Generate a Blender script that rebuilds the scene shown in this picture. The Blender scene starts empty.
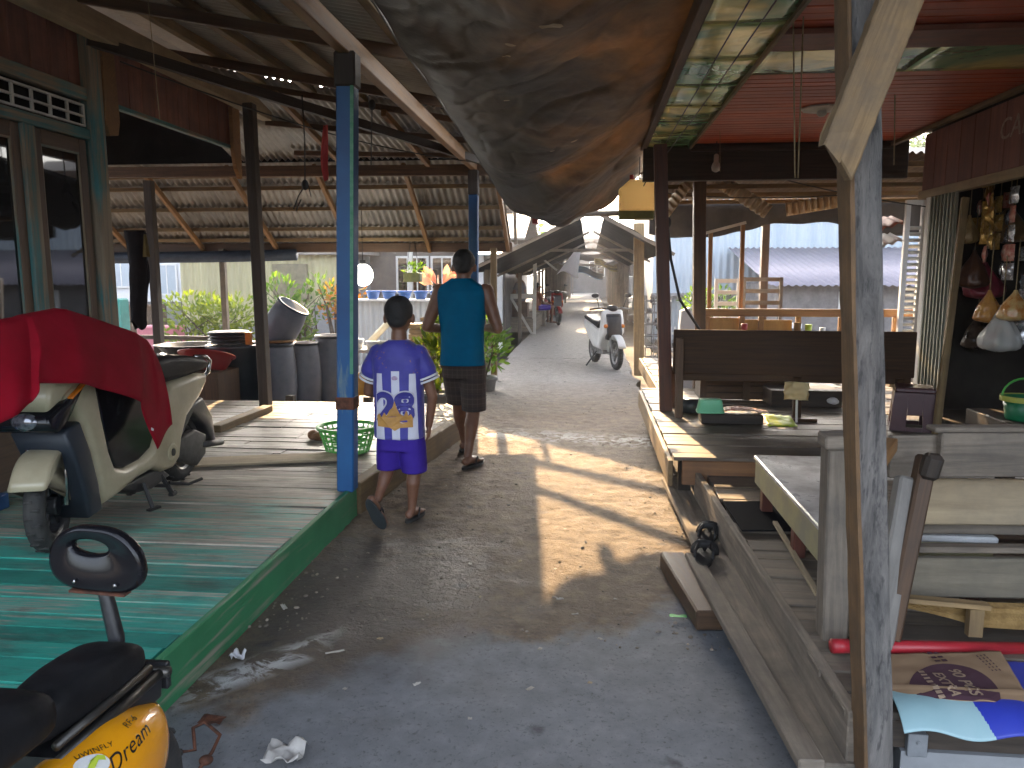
import bpy, bmesh, math, random
from mathutils import Vector as V3, Matrix, noise
random.seed(7)
sc = bpy.context.scene
COL = sc.collection
rad = math.radians
Z = V3((0, 0, 1))

# ---------------------------------------------------------------- camera maths
FPX = 769.0; PITCH = rad(8.07); YAW = rad(5.72); EYE = 1.5
_F = V3((-math.sin(YAW)*math.cos(PITCH), math.cos(YAW)*math.cos(PITCH), -math.sin(PITCH)))
_R = V3((math.cos(YAW), math.sin(YAW), 0))
_U = V3((-math.sin(YAW)*math.sin(PITCH), math.cos(YAW)*math.sin(PITCH), math.cos(PITCH)))

def W(px, py, x=None, y=None, z=None):
    """world point seen at a photo position, on a plane of the place"""
    d = _F + (px-512)/FPX*_R + (384-py)/FPX*_U
    if z is not None: t = (z-EYE)/d.z
    elif y is not None: t = y/d.y
    else: t = x/d.x
    return V3((d.x*t, d.y*t, EYE+d.z*t))

# ---------------------------------------------------------------- mesh builder
class MB:
    def __init__(s):
        s.V = []; s.F = []; s.U = []; s.R = []; s.M = []; s.open = False
    def face(s, idx, uv, r=0.5, m=0):
        s.F.append(tuple(idx)); s.U.append(uv); s.R.append(r); s.M.append(m)
    def hexa(s, c, L, A, B, l, a, b, r=None, m=0, taper=1.0):
        r = random.random() if r is None else r
        o1, o2 = random.uniform(0, 50), random.uniform(0, 50)
        b0 = len(s.V); loc = []
        for i in (-1, 1):
            k = taper if i > 0 else 1.0
            for j in (-1, 1):
                for q in (-1, 1):
                    s.V.append(c + L*(i*l) + A*(j*a*k) + B*(q*b*k)); loc.append((i*l, j*a*k, q*b*k))
        def uvf(ids, p, q): return [(o1+loc[i][p], o2+loc[i][q]) for i in ids]
        for ids, p, q in (((0,1,3,2),1,2), ((4,6,7,5),1,2), ((0,4,5,1),0,2), ((2,3,7,6),0,2), ((0,2,6,4),0,1), ((1,5,7,3),0,1)):
            s.face([b0+i for i in ids], uvf(ids, p, q), r, m)
        return s
    def bar(s, p, q, w, h, up=None, r=None, m=0, taper=1.0):
        p, q = V3(p), V3(q); d = q-p; l = d.length; L = d/l
        if up is None: up = V3((0, 1, 0)) if abs(L.z) > .9 else Z
        A = L.cross(V3(up)).normalized(); B = A.cross(L).normalized()
        return s.hexa((p+q)/2, L, A, B, l/2, w/2, h/2, r, m, taper)
    def box(s, x0, x1, y0, y1, z0, z1, r=None, m=0):
        d = [x1-x0, y1-y0, z1-z0]; ax = [V3((1,0,0)), V3((0,1,0)), V3((0,0,1))]
        o = sorted(range(3), key=lambda i: -abs(d[i]))
        c = V3(((x0+x1)/2, (y0+y1)/2, (z0+z1)/2))
        L, A = ax[o[0]], ax[o[1]]; B = L.cross(A)
        return s.hexa(c, L, A, B, abs(d[o[0]])/2, abs(d[o[1]])/2, abs(d[o[2]])/2, r, m)
    def rings(s, rings, caps=True, closed=True, r=None, m=0, us=None):
        r = random.random() if r is None else r
        n = len(rings[0]); b0 = len(s.V)
        for rg in rings:
            for p in rg: s.V.append(V3(p))
        acc = 0
        for i in range(len(rings)-1):
            step = (V3(rings[i+1][0])-V3(rings[i][0])).length
            for j in range(n if closed else n-1):
                k = (j+1) % n
                u0, u1 = acc, acc+step; v0, v1 = j/n, (j+1)/n
                s.face((b0+i*n+j, b0+i*n+k, b0+(i+1)*n+k, b0+(i+1)*n+j), [(u0,v0),(u0,v1),(u1,v1),(u1,v0)], r, m)
            acc += step
        if caps and closed:
            s.face([b0+j for j in range(n)][::-1], [(math.cos(j), math.sin(j)) for j in range(n)], r, m)
            e = b0+(len(rings)-1)*n
            s.face([e+j for j in range(n)], [(math.cos(j), math.sin(j)) for j in range(n)], r, m)
        return s
    def tube(s, pts, rad_, n=8, caps=True, r=None, m=0, flat=1.0):
        pts = [V3(p) for p in pts]; N = len(pts)
        rr = rad_ if isinstance(rad_, (list, tuple)) else [rad_]*N
        t0 = (pts[1]-pts[0]).normalized()
        up = V3((0,1,0)) if abs(t0.z) > .8 else Z
        a = t0.cross(up).normalized(); rgs = []
        for i in range(N):
            t = (pts[min(i+1,N-1)]-pts[max(i-1,0)])
            if t.length < 1e-9: t = t0.copy()
            t.normalize(); a = (a-t*a.dot(t)).normalized(); b = t.cross(a)
            rgs.append([pts[i]+(a*math.cos(2*math.pi*k/n)+b*(math.sin(2*math.pi*k/n)*flat))*rr[i] for k in range(n)])
        return s.rings(rgs, caps, True, r, m)
    def blob_limb(s, pts, rr, n=12, flat=1.0):
        """tapered limb with round ends"""
        pts = [V3(p) for p in pts]; P = []; Q = []
        d0 = (pts[0]-pts[1]).normalized(); d1 = (pts[-1]-pts[-2]).normalized()
        for k in (1.0, .8, .4): P.append(pts[0]+d0*rr[0]*k); Q.append(rr[0]*math.sqrt(max(0.0025, 1-k*k)))
        for i in range(len(pts)-1):
            for k in range(4):
                t = k/4; P.append(pts[i].lerp(pts[i+1], t)); Q.append(rr[i]+(rr[i+1]-rr[i])*t)
        P.append(pts[-1]); Q.append(rr[-1])
        for k in (.4, .8, 1.0): P.append(pts[-1]+d1*rr[-1]*k); Q.append(rr[-1]*math.sqrt(max(0.0025, 1-k*k)))
        return s.tube(P, Q, n, flat=flat)
    def ell(s, c, rx, ry, rz, n=16, k=10, M=None, r=None, m=0):
        c = V3(c); rg = []
        for i in range(k+1):
            th = math.pi*(i/k); th = min(max(th, .06), math.pi-.06)
            ring = []
            for j in range(n):
                ph = 2*math.pi*j/n
                p = V3((rx*math.sin(th)*math.cos(ph), ry*math.sin(th)*math.sin(ph), -rz*math.cos(th)))
                if M is not None: p = M @ p
                ring.append(c+p)
            rg.append(ring)
        return s.rings(rg, True, True, r, m)
    def lathe(s, prof, o, n=24, M=None, caps=True, r=None, m=0, sx=1.0, sy=1.0):
        o = V3(o); rg = []
        for (q, z) in prof:
            ring = []
            for j in range(n):
                p = V3((q*sx*math.cos(2*math.pi*j/n), q*sy*math.sin(2*math.pi*j/n), z))
                if M is not None: p = M @ p
                ring.append(o+p)
            rg.append(ring)
        return s.rings(rg, caps, True, r, m)
    def grid(s, fn, nu, nv, su=1.0, sv=1.0, r=None, m=0):
        r = random.random() if r is None else r
        b0 = len(s.V); s.open = True
        for i in range(nu+1):
            for j in range(nv+1): s.V.append(V3(fn(i/nu, j/nv)))
        for i in range(nu):
            for j in range(nv):
                a = b0+i*(nv+1)+j
                s.face((a, a+nv+1, a+nv+2, a+1), [(i/nu*su, j/nv*sv), ((i+1)/nu*su, j/nv*sv), ((i+1)/nu*su, (j+1)/nv*sv), (i/nu*su, (j+1)/nv*sv)], r, m)
        return s
    def pillow(s, pts, f, w0, w1, rnd=0.0, r=None, m=0, steps=3):
        """outline pts (u,v) carried from w0 to w1 through f(u,v,w), its rims rounded by rnd"""
        n = len(pts); r = random.random() if r is None else r
        area = sum(pts[i][0]*pts[(i+1)%n][1]-pts[(i+1)%n][0]*pts[i][1] for i in range(n))
        if area < 0: pts = pts[::-1]
        nor = []
        for i in range(n):
            a, b, c = pts[i-1], pts[i], pts[(i+1)%n]
            d1 = (b[0]-a[0], b[1]-a[1]); d2 = (c[0]-b[0], c[1]-b[1])
            l1 = math.hypot(*d1) or 1; l2 = math.hypot(*d2) or 1
            q = (-d1[1]/l1-d2[1]/l2, d1[0]/l1+d2[0]/l2); l = math.hypot(*q) or 1
            nor.append((q[0]/l, q[1]/l))
        lev = []
        if rnd > 0:
            for k in range(steps+1):
                t = k/steps; lev.append((rnd*(1-math.sin(t*math.pi/2)), rnd*(1-math.cos(t*math.pi/2))))
            sg = 1 if w1 > w0 else -1
            L = [(i_, w0+sg*(w_)) for i_, w_ in [(rnd*(1-math.sin(k/steps*math.pi/2)), rnd*(1-math.cos(k/steps*math.pi/2))) for k in range(steps+1)]]
            L += [(i_, w1-sg*(w_)) for i_, w_ in [(rnd*(1-math.sin(k/steps*math.pi/2)), rnd*(1-math.cos(k/steps*math.pi/2))) for k in range(steps, -1, -1)]]
        else: L = [(0, w0), (0, w1)]
        rg = [[f(p[0]+q[0]*i_, p[1]+q[1]*i_, w_) for p, q in zip(pts, nor)] for i_, w_ in L]
        return s.rings(rg, True, True, r, m)
    def leaves(s, c, rx, ry, rz, n, size, up=.3, shell=.35):
        c = V3(c)
        for _ in range(n):
            while True:
                p = V3((random.uniform(-1,1), random.uniform(-1,1), random.uniform(-1,1)))
                if shell < p.length < 1: break
            q = c+V3((p.x*rx, p.y*ry, p.z*rz))
            d = (p+V3((random.uniform(-.8,.8), random.uniform(-.8,.8), random.uniform(-.4,.9)+up))).normalized()
            s.leaf(q, d, size*random.uniform(.6, 1.3))
        return s
    def leaf(s, q, d, L, wid=.42, r=None):
        d = V3(d).normalized()
        a = d.cross(V3((random.uniform(-1,1), random.uniform(-1,1), random.uniform(-1,1))))
        if a.length < 1e-3: a = d.cross(V3((1,0,0)))
        a.normalize(); nrm = a.cross(d); w = L*wid
        b0 = len(s.V); r = random.random() if r is None else r
        for p in (q, q+d*L*.35+a*w*.5+nrm*L*.05, q+d*L*.7+a*w*.42+nrm*L*.03, q+d*L-nrm*L*.08, q+d*L*.7-a*w*.42+nrm*L*.03, q+d*L*.35-a*w*.5+nrm*L*.05): s.V.append(p)
        s.face((b0, b0+1, b0+2, b0+3), [(0,0),(.3,.5),(.7,.5),(1,0)], r); s.face((b0, b0+3, b0+4, b0+5), [(0,0),(1,0),(.7,-.5),(.3,-.5)], r)
    def build(s, name, mat, parent=None, smooth=False, bevel=0.0, bseg=1, sub=0, solid=0.0, remesh=0.0, relax=4, decim=0):
        if parent is not None:
            off = parent.location.copy(); p = parent.parent
            while p is not None: off += p.location; p = p.parent
            loc = V3((0,0,0))
        else:
            xs = [v.x for v in s.V]; ys = [v.y for v in s.V]; zs = [v.z for v in s.V]
            off = V3(((min(xs)+max(xs))/2, (min(ys)+max(ys))/2, min(zs))); loc = off
        me = bpy.data.meshes.new(name)
        me.from_pydata([tuple(v-off) for v in s.V], [], s.F)
        uv = me.uv_layers.new(name='UVMap'); i = 0; flat = []
        for f in s.U:
            for c in f: flat += [c[0], c[1]]
        uv.data.foreach_set('uv', flat)
        at = me.attributes.new('rnd', 'FLOAT', 'FACE'); at.data.foreach_set('value', s.R)
        for m in (mat if isinstance(mat, (list, tuple)) else [mat]): me.materials.append(m)
        me.polygons.foreach_set('material_index', s.M)
        if smooth: me.polygons.foreach_set('use_smooth', [True]*len(me.polygons))
        if not s.open:
            bm = bmesh.new(); bm.from_mesh(me); bmesh.ops.recalc_face_normals(bm, faces=bm.faces); bm.to_mesh(me); bm.free()
        me.update()
        o = bpy.data.objects.new(name, me); COL.objects.link(o); o.location = loc
        if parent is not None: o.parent = parent
        if remesh:
            m = o.modifiers.new('r', 'REMESH'); m.mode = 'VOXEL'; m.voxel_size = remesh; m.use_smooth_shade = True
            m = o.modifiers.new('s', 'SMOOTH'); m.factor = .5; m.iterations = relax
        if solid:
            m = o.modifiers.new('so', 'SOLIDIFY'); m.thickness = solid; m.offset = 0
        if bevel:
            m = o.modifiers.new('b', 'BEVEL'); m.width = bevel; m.segments = bseg; m.limit_method = 'ANGLE'; m.angle_limit = rad(40)
        if sub:
            m = o.modifiers.new('ss', 'SUBSURF'); m.levels = sub; m.render_levels = sub
        return o

def tag(o, label=None, cat=None, group=None, kind=None):
    if label: o['label'] = label
    if cat: o['category'] = cat
    if group: o['group'] = group
    if kind: o['kind'] = kind
    return o
def thing(name, label, cat, loc, group=None):
    o = bpy.data.objects.new(name, None); COL.objects.link(o); o.location = V3(loc); o.empty_display_size = .1
    return tag(o, label, cat, group)
def dup(o, loc=None, rz=None, label=None, parent=None):
    c = o.copy(); COL.objects.link(c)
    if parent is not None: c.parent = parent
    if loc is not None: c.location = V3(loc)
    if rz is not None: c.rotation_euler.z = rz
    if label: c['label'] = label
    for ch in list(o.children): dup(ch, parent=c)
    return c

# ---------------------------------------------------------------- materials
def M_(name):
    m = bpy.data.materials.new(name); m.use_nodes = True
    nt = m.node_tree; b = nt.nodes['Principled BSDF']; return m, nt, b
def nd(nt, t, props=None, **ins):
    n = nt.nodes.new(t)
    for k, v in (props or {}).items(): setattr(n, k, v)
    for k, v in ins.items():
        s = n.inputs[int(k[1:])] if (k[0] == 'i' and k[1:].isdigit()) else n.inputs[k.replace('_', ' ')]
        if hasattr(v, 'is_output') or hasattr(v, 'links'): nt.links.new(v, s)
        else: s.default_value = v
    return n
def c4(c): return (c[0], c[1], c[2], 1)
def ramp(nt, fac, stops):
    r = nt.nodes.new('ShaderNodeValToRGB'); nt.links.new(fac, r.inputs[0])
    while len(r.color_ramp.elements) < len(stops): r.color_ramp.elements.new(.5)
    for e, (p, c) in zip(r.color_ramp.elements, stops):
        e.position = p; e.color = c4(c) if not isinstance(c, (int, float)) else (c, c, c, 1)
    return r.outputs[0]
def mix(nt, fac, a, b, mode='MIX'):
    n = nt.nodes.new('ShaderNodeMix'); n.data_type = 'RGBA'; n.blend_type = mode
    for s, v in ((n.inputs[0], fac), (n.inputs[6], a), (n.inputs[7], b)):
        if hasattr(v, 'links'): nt.links.new(v, s)
        else: s.default_value = c4(v) if isinstance(v, tuple) else v
    return n.outputs[2]
def noise_(nt, vec, scale, detail=4, rough=.6, dist=0.0):
    n = nd(nt, 'ShaderNodeTexNoise', None, Scale=scale, Detail=detail, Roughness=rough, Distortion=dist)
    if vec is not None: nt.links.new(vec, n.inputs['Vector'])
    return n.outputs[0]
def geo(nt): return nt.nodes.new('ShaderNodeNewGeometry').outputs['Position']
def obj(nt): return nt.nodes.new('ShaderNodeTexCoord').outputs['Object']
def rnd(nt):
    a = nt.nodes.new('ShaderNodeAttribute'); a.attribute_name = 'rnd'; return a.outputs['Fac']
def math_(nt, op, a, b=0.0, c=None, clamp=False):
    n = nt.nodes.new('ShaderNodeMath'); n.operation = op; n.use_clamp = clamp
    for i, v in enumerate((a, b, c)):
        if v is None: continue
        if hasattr(v, 'links'): nt.links.new(v, n.inputs[i])
        else: n.inputs[i].default_value = v
    return n.outputs[0]
def bump(nt, b, h, strength, dist=.01):
    n = nd(nt, 'ShaderNodeBump', None, Strength=strength, Distance=dist, Height=h); nt.links.new(n.outputs[0], b.inputs['Normal'])
def grain(nt, su=1.6, sv=32, d=0.6):
    uv = nt.nodes.new('ShaderNodeUVMap').outputs[0]
    mp = nd(nt, 'ShaderNodeMapping', None, Vector=uv, Scale=(su, sv, 1))
    return noise_(nt, mp.outputs[0], 1.0, 8, .65, d)
def wood(name, c1, c2, rough=.75, su=1.6, sv=32, tone=.5, dirt=None, damt=.5, bmp=.35, spec=.4, dsc=3.0):
    m, nt, b = M_(name)
    g = grain(nt, su, sv)
    col = ramp(nt, g, [(.28, c1), (.72, c2)])
    t = math_(nt, 'MULTIPLY_ADD', rnd(nt), tone, 1-tone/2)
    col = mix(nt, 1.0, col, nd(nt, 'ShaderNodeCombineColor', None, i0=t, i1=t, i2=t).outputs[0], 'MULTIPLY')
    pos = geo(nt)
    if dirt:
        dn = noise_(nt, pos, dsc, 6, .7)
        k = ramp(nt, dn, [(.5-.25*damt, 0.0), (.72, min(1, damt*1.3))])
        col = mix(nt, k, col, dirt)
    nt.links.new(col, b.inputs['Base Color'])
    b.inputs['Specular IOR Level'].default_value = spec
    nt.links.new(ramp(nt, g, [(.2, max(.05, rough-.12)), (.8, min(1, rough+.12))]), b.inputs['Roughness'])
    bump(nt, b, g, bmp, .006)
    return m
def painted(name, p1, p2, w1, w2, wear=.5, rough=.5, tone=.25, grad=None, su=1.2, sv=22, bmp=.3, dirt=0.0):
    """paint worn through to the wood below; grad=(y0,y1): more worn towards y1"""
    m, nt, b = M_(name)
    g = grain(nt, su, sv); pos = geo(nt)
    wcol = ramp(nt, g, [(.3, w1), (.7, w2)])
    n2 = noise_(nt, pos, 2.2, 5, .65)
    pcol = ramp(nt, n2, [(.3, p1), (.7, p2)])
    t = math_(nt, 'MULTIPLY_ADD', rnd(nt), tone, 1-tone/2)
    n3 = noise_(nt, pos, 1.3, 5, .6)
    k = math_(nt, 'ADD', math_(nt, 'MULTIPLY', g, .75), math_(nt, 'MULTIPLY', n3, .55)); k = math_(nt, 'SUBTRACT', k, .075)
    k = math_(nt, 'ADD', k, math_(nt, 'MULTIPLY', rnd(nt), .1))
    if grad:
        sy = nd(nt, 'ShaderNodeSeparateXYZ', None, Vector=pos).outputs[1]
        mr = nd(nt, 'ShaderNodeMapRange', None, Value=sy)
        mr.inputs[1].default_value = grad[0]; mr.inputs[2].default_value = grad[1]; mr.inputs[3].default_value = -.17; mr.inputs[4].default_value = .34
        k = math_(nt, 'ADD', k, mr.outputs[0])
    mask = ramp(nt, k, [(max(0, 1.06-wear-.065), 0.0), (min(1, 1.06-wear+.065), 1.0)])
    col = mix(nt, mask, pcol, wcol)
    col = mix(nt, 1.0, col, nd(nt, 'ShaderNodeCombineColor', None, i0=t, i1=t, i2=t).outputs[0], 'MULTIPLY')
    if dirt:
        mp2 = nd(nt, 'ShaderNodeMapping', None, Vector=pos, Scale=(2.2, 7, 1)).outputs[0]
        col = mix(nt, ramp(nt, noise_(nt, mp2, 1.6, 9, .72, .4), [(.48, 0.0), (.68, dirt)]), col, (.035,.033,.028))
    nt.links.new(col, b.inputs['Base Color'])
    nt.links.new(ramp(nt, mask, [(0, rough), (1, min(1, rough+.15))]), b.inputs['Roughness'])
    bump(nt, b, g, bmp, .005)
    return m
def surf(name, c1, c2=None, scale=6.0, rough=.6, metal=0.0, bmp=0.0, tone=0.0, coat=0.0, spec=.5, lo=.35, hi=.65, detail=6, rv=.1, world=False):
    m, nt, b = M_(name)
    c2 = c2 or tuple(x*.8 for x in c1)
    v = geo(nt) if world else obj(nt)
    n = noise_(nt, v, scale, detail, .65)
    col = ramp(nt, n, [(lo, c1), (hi, c2)])
    if tone:
        t = math_(nt, 'MULTIPLY_ADD', rnd(nt), tone, 1-tone/2)
        col = mix(nt, 1.0, col, nd(nt, 'ShaderNodeCombineColor', None, i0=t, i1=t, i2=t).outputs[0], 'MULTIPLY')
    nt.links.new(col, b.inputs['Base Color'])
    b.inputs['Metallic'].default_value = metal; b.inputs['Coat Weight'].default_value = coat
    b.inputs['Specular IOR Level'].default_value = spec
    nt.links.new(ramp(nt, n, [(.3, max(.02, rough-rv)), (.7, min(1, rough+rv))]), b.inputs['Roughness'])
    if bmp: bump(nt, b, noise_(nt, v, scale*4, 5, .6), bmp, .01)
    return m
def leafmat(name, c1, c2, trans=.45):
    m, nt, b = M_(name)
    col = ramp(nt, rnd(nt), [(0, c1), (1, c2)])
    nt.links.new(col, b.inputs['Base Color']); b.inputs['Roughness'].default_value = .45
    tr = nd(nt, 'ShaderNodeBsdfTranslucent', None, Color=mix(nt, 1.0, col, (1.0, 1.0, .55), 'MULTIPLY'))
    ms = nd(nt, 'ShaderNodeMixShader', None, Fac=trans); nt.links.new(b.outputs[0], ms.inputs[1]); nt.links.new(tr.outputs[0], ms.inputs[2])
    nt.links.new(ms.outputs[0], nt.nodes['Material Output'].inputs[0]); return m
def clothmat(name, c1, c2, rough=.85, trans=.15, scale=8, weave=True):
    m, nt, b = M_(name)
    n = noise_(nt, obj(nt), scale, 4, .6); col = ramp(nt, n, [(.3, c1), (.7, c2)])
    nt.links.new(col, b.inputs['Base Color']); b.inputs['Roughness'].default_value = rough; b.inputs['Specular IOR Level'].default_value = .12
    if weave: bump(nt, b, noise_(nt, obj(nt), 350, 2, .5), .15, .002)
    if trans:
        tr = nd(nt, 'ShaderNodeBsdfTranslucent', None, Color=col)
        ms = nd(nt, 'ShaderNodeMixShader', None, Fac=trans); nt.links.new(b.outputs[0], ms.inputs[1]); nt.links.new(tr.outputs[0], ms.inputs[2])
        nt.links.new(ms.outputs[0], nt.nodes['Material Output'].inputs[0])
    return m

K = {}
K['deck'] = painted('teal_deck', (.020,.25,.20), (.055,.40,.31), (.10,.085,.068), (.44,.39,.32), .52, .34, .6, grad=(3.0, 6.3), bmp=.7, sv=55, su=1.6, dirt=.6)
K['green_edge'] = painted('green_edge', (.028,.19,.08), (.055,.28,.12), (.16,.15,.11), (.34,.32,.25), .38, .55, .2)
K['raw'] = wood('raw_timber', (.13,.083,.037), (.32,.22,.105), .7, dirt=(.06,.05,.04), damt=.45)
K['raw_orange'] = wood('orange_timber', (.16,.08,.028), (.34,.185,.075), .65, dirt=(.09,.06,.035), damt=.3)
K['grey_wood'] = wood('weathered_timber', (.10,.092,.088), (.30,.285,.275), .85, su=2.2, sv=24, tone=.3, dirt=(.045,.042,.045), damt=.55, bmp=.9, dsc=9)
K['grey_wood2'] = wood('silver_timber', (.10,.08,.06), (.29,.24,.185), .85, su=1.8, sv=26, tone=.35, dirt=(.07,.065,.06), damt=.45, bmp=.6, dsc=5)
K['tan_wood'] = wood('tan_board', (.24,.18,.11), (.48,.38,.24), .8, su=1.4, sv=14, tone=.25, dirt=(.16,.14,.11), damt=.5, bmp=.45)
K['dark_wood'] = wood('dark_timber', (.022,.017,.013), (.075,.055,.04), .65, tone=.4)
K['brown_wood'] = wood('brown_timber', (.05,.028,.016), (.15,.085,.045), .6, tone=.4, dirt=(.03,.025,.02), damt=.4)
K['maroon'] = wood('maroon_board', (.13,.052,.034), (.28,.12,.08), .6, su=1.2, sv=20, tone=.3, dirt=(.035,.02,.017), damt=.45, bmp=.2)
K['maroon2'] = wood('fascia_board', (.12,.048,.036), (.24,.11,.08), .6, su=1.2, sv=20, tone=.3, dirt=(.08,.04,.032), damt=.4, bmp=.2)
K['redceil'] = wood('red_ceiling', (.34,.055,.022), (.55,.12,.045), .5, su=.9, sv=26, tone=.3, dirt=(.13,.025,.017), damt=.4, bmp=.25)
K['deck2'] = wood('grey_deck', (.085,.07,.055), (.25,.205,.155), .6, su=1.3, sv=26, tone=.55, dirt=(.055,.046,.038), damt=.6, bmp=.5, dsc=2.5)
K['bluepost'] = painted('blue_post_paint', (.003,.055,.18), (.007,.09,.25), (.10,.20,.15), (.2,.23,.2), .25, .5, .15, su=2.0, sv=16)
K['tealpaint'] = painted('teal_trim', (.035,.13,.135), (.06,.19,.19), (.14,.105,.07), (.28,.22,.15), .46, .6, .2)
K['door'] = wood('door_wood', (.055,.035,.022), (.14,.085,.05), .55, tone=.25)
K['roofmetal'] = surf('corrugated_old', (.26,.235,.20), (.44,.40,.345), 1.8, .5, .1, .15, tone=.25, world=True)
K['roofmetalB'] = surf('corrugated_grey', (.16,.148,.135), (.29,.265,.235), 1.8, .55, .3, .15, tone=.25, world=True)
K['rust'] = surf('rusty_steel', (.16,.055,.028), (.06,.03,.02), 25, .8, .3, .3)
K['blackplastic'] = surf('black_plastic', (.012,.012,.014), (.022,.022,.024), 30, .38, 0, .05)
K['blackleather'] = surf('black_vinyl', (.007,.007,.008), (.015,.015,.016), 9, .55, 0, .12, spec=.18)
K['glossblack'] = surf('gloss_black', (.006,.006,.008), (.010,.010,.012), 9, .14, 0, 0, coat=0, rv=.04, spec=.35)
K['rubber'] = surf('tyre_rubber', (.02,.02,.02), (.05,.047,.043), 14, .85, 0, .3)
K['chrome'] = surf('chrome', (.65,.65,.66), (.4,.4,.4), 20, .2, 1.0)
K['steel'] = surf('grey_steel', (.28,.28,.28), (.16,.15,.14), 15, .45, .8)
K['beige'] = surf('beige_body', (.44,.385,.26), (.36,.31,.20), 5, .42, 0, 0, coat=.25)
K['yellow'] = surf('yellow_body', (.82,.36,.008), (.74,.29,.006), 4, .22, 0, 0, coat=.7, rv=.05)
K['amber'] = surf('amber_lens', (.72,.22,.015), (.5,.13,.01), 30, .15, 0, 0, coat=.5)
K['lens'] = surf('clear_lens', (.22,.23,.26), (.05,.05,.07), 35, .08, .5, 0, coat=1)
K['redcloth'] = clothmat('red_cloth', (.235,.003,.012), (.30,.005,.018), .85, .05)
K['white'] = surf('white_paint', (.72,.72,.70), (.6,.6,.58), 4, .5, 0, .05)
K['offwhite'] = surf('offwhite', (.55,.54,.5), (.42,.40,.36), 5, .6, 0, .05)
K['concrete_wall'] = surf('grey_render', (.30,.31,.32), (.21,.215,.22), 2.2, .85, 0, .2)
K['cwall'] = surf('white_render', (.72,.73,.74), (.6,.61,.62), 1.6, .8, 0, .1)
K['glass'] = surf('dark_glass', (.006,.006,.007), (.01,.01,.011), 3, .03, 0, 0, spec=.8, rv=.01)
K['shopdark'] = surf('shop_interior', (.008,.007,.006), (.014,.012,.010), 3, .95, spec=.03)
K['soil'] = surf('soil', (.10,.078,.055), (.05,.04,.03), 1.2, .95, 0, .5, world=True)
K['drum'] = surf('drum_plastic', (.10,.115,.15), (.16,.17,.20), 4, .5, 0, .05)
K['tub'] = surf('dark_tub', (.018,.024,.032), (.035,.042,.05), 5, .35)
K['redtub'] = surf('red_tub', (.34,.03,.03), (.26,.022,.022), 5, .35)
K['greenplastic'] = surf('green_plastic', (.08,.38,.06), (.12,.46,.09), 5, .4)
K['mint'] = surf('mint_plastic', (.22,.62,.36), (.18,.54,.30), 5, .35)
K['lime'] = surf('lime_plastic', (.5,.62,.06), (.42,.54,.05), 5, .4)
K['stoolp'] = surf('maroon_plastic', (.085,.03,.035), (.065,.022,.028), 5, .38)
K['skin'] = surf('brown_skin', (.20,.095,.055), (.15,.068,.040), 9, .5, 0, .05)
K['hair'] = surf('black_hair', (.010,.009,.009), (.02,.017,.015), 60, .55, 0, .6)
K['blueshirt'] = clothmat('blue_shirt', (.0,.105,.215), (.0,.13,.26), .85, .05)
K['indigo'] = clothmat('indigo_cloth', (.045,.022,.27), (.06,.03,.32), .75, .05)
K['whitecloth'] = clothmat('white_cloth', (.68,.68,.72), (.75,.75,.78), .8, .1)
K['foam'] = surf('black_foam', (.015,.014,.014), (.03,.028,.026), 30, .8)
K['whiterubber'] = surf('pale_insole', (.5,.47,.42), (.4,.37,.33), 30, .7)
K['wire'] = surf('wire', (.012,.012,.012), (.02,.02,.02), 30, .6)
K['rope'] = surf('cord', (.30,.23,.13), (.2,.15,.08), 60, .85)
K['leaf'] = leafmat('green_leaf', (.045,.12,.012), (.16,.26,.03))
K['leafyellow'] = leafmat('lime_leaf', (.08,.14,.012), (.26,.32,.03))
K['leafdark'] = leafmat('deep_leaf', (.025,.07,.015), (.08,.15,.03))
K['leafred'] = leafmat('red_leaf', (.50,.17,.13), (.66,.36,.27), .45)
K['croton'] = leafmat('croton_leaf', (.50,.14,.02), (.35,.25,.03), .5)
K['bark'] = surf('bark', (.09,.065,.045), (.05,.037,.026), 18, .9, 0, .4)
K['pot'] = surf('grey_pot', (.22,.215,.21), (.15,.145,.14), 6, .7)
K['blue'] = surf('blue_plastic', (.03,.16,.5), (.025,.12,.4), 4, .45)
K['cardboard'] = surf('cardboard', (.33,.215,.125), (.28,.18,.10), 3, .85, 0, .05)
K['purpleprint'] = surf('purple_print', (.075,.03,.045), (.06,.024,.036), 4, .8)
K['vinyl_cyan'] = surf('cyan_vinyl', (.26,.42,.45), (.32,.47,.50), 4, .4)
K['vinyl_blue'] = surf('blue_vinyl', (.02,.035,.33), (.03,.05,.4), 4, .4)
K['redpipe'] = surf('red_pipe', (.42,.025,.035), (.33,.02,.03), 8, .4)
K['foamboard'] = surf('yellow_foam', (.30,.19,.065), (.20,.12,.04), 26, .9, 0, .6)
K['sunglow'] = None
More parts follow.
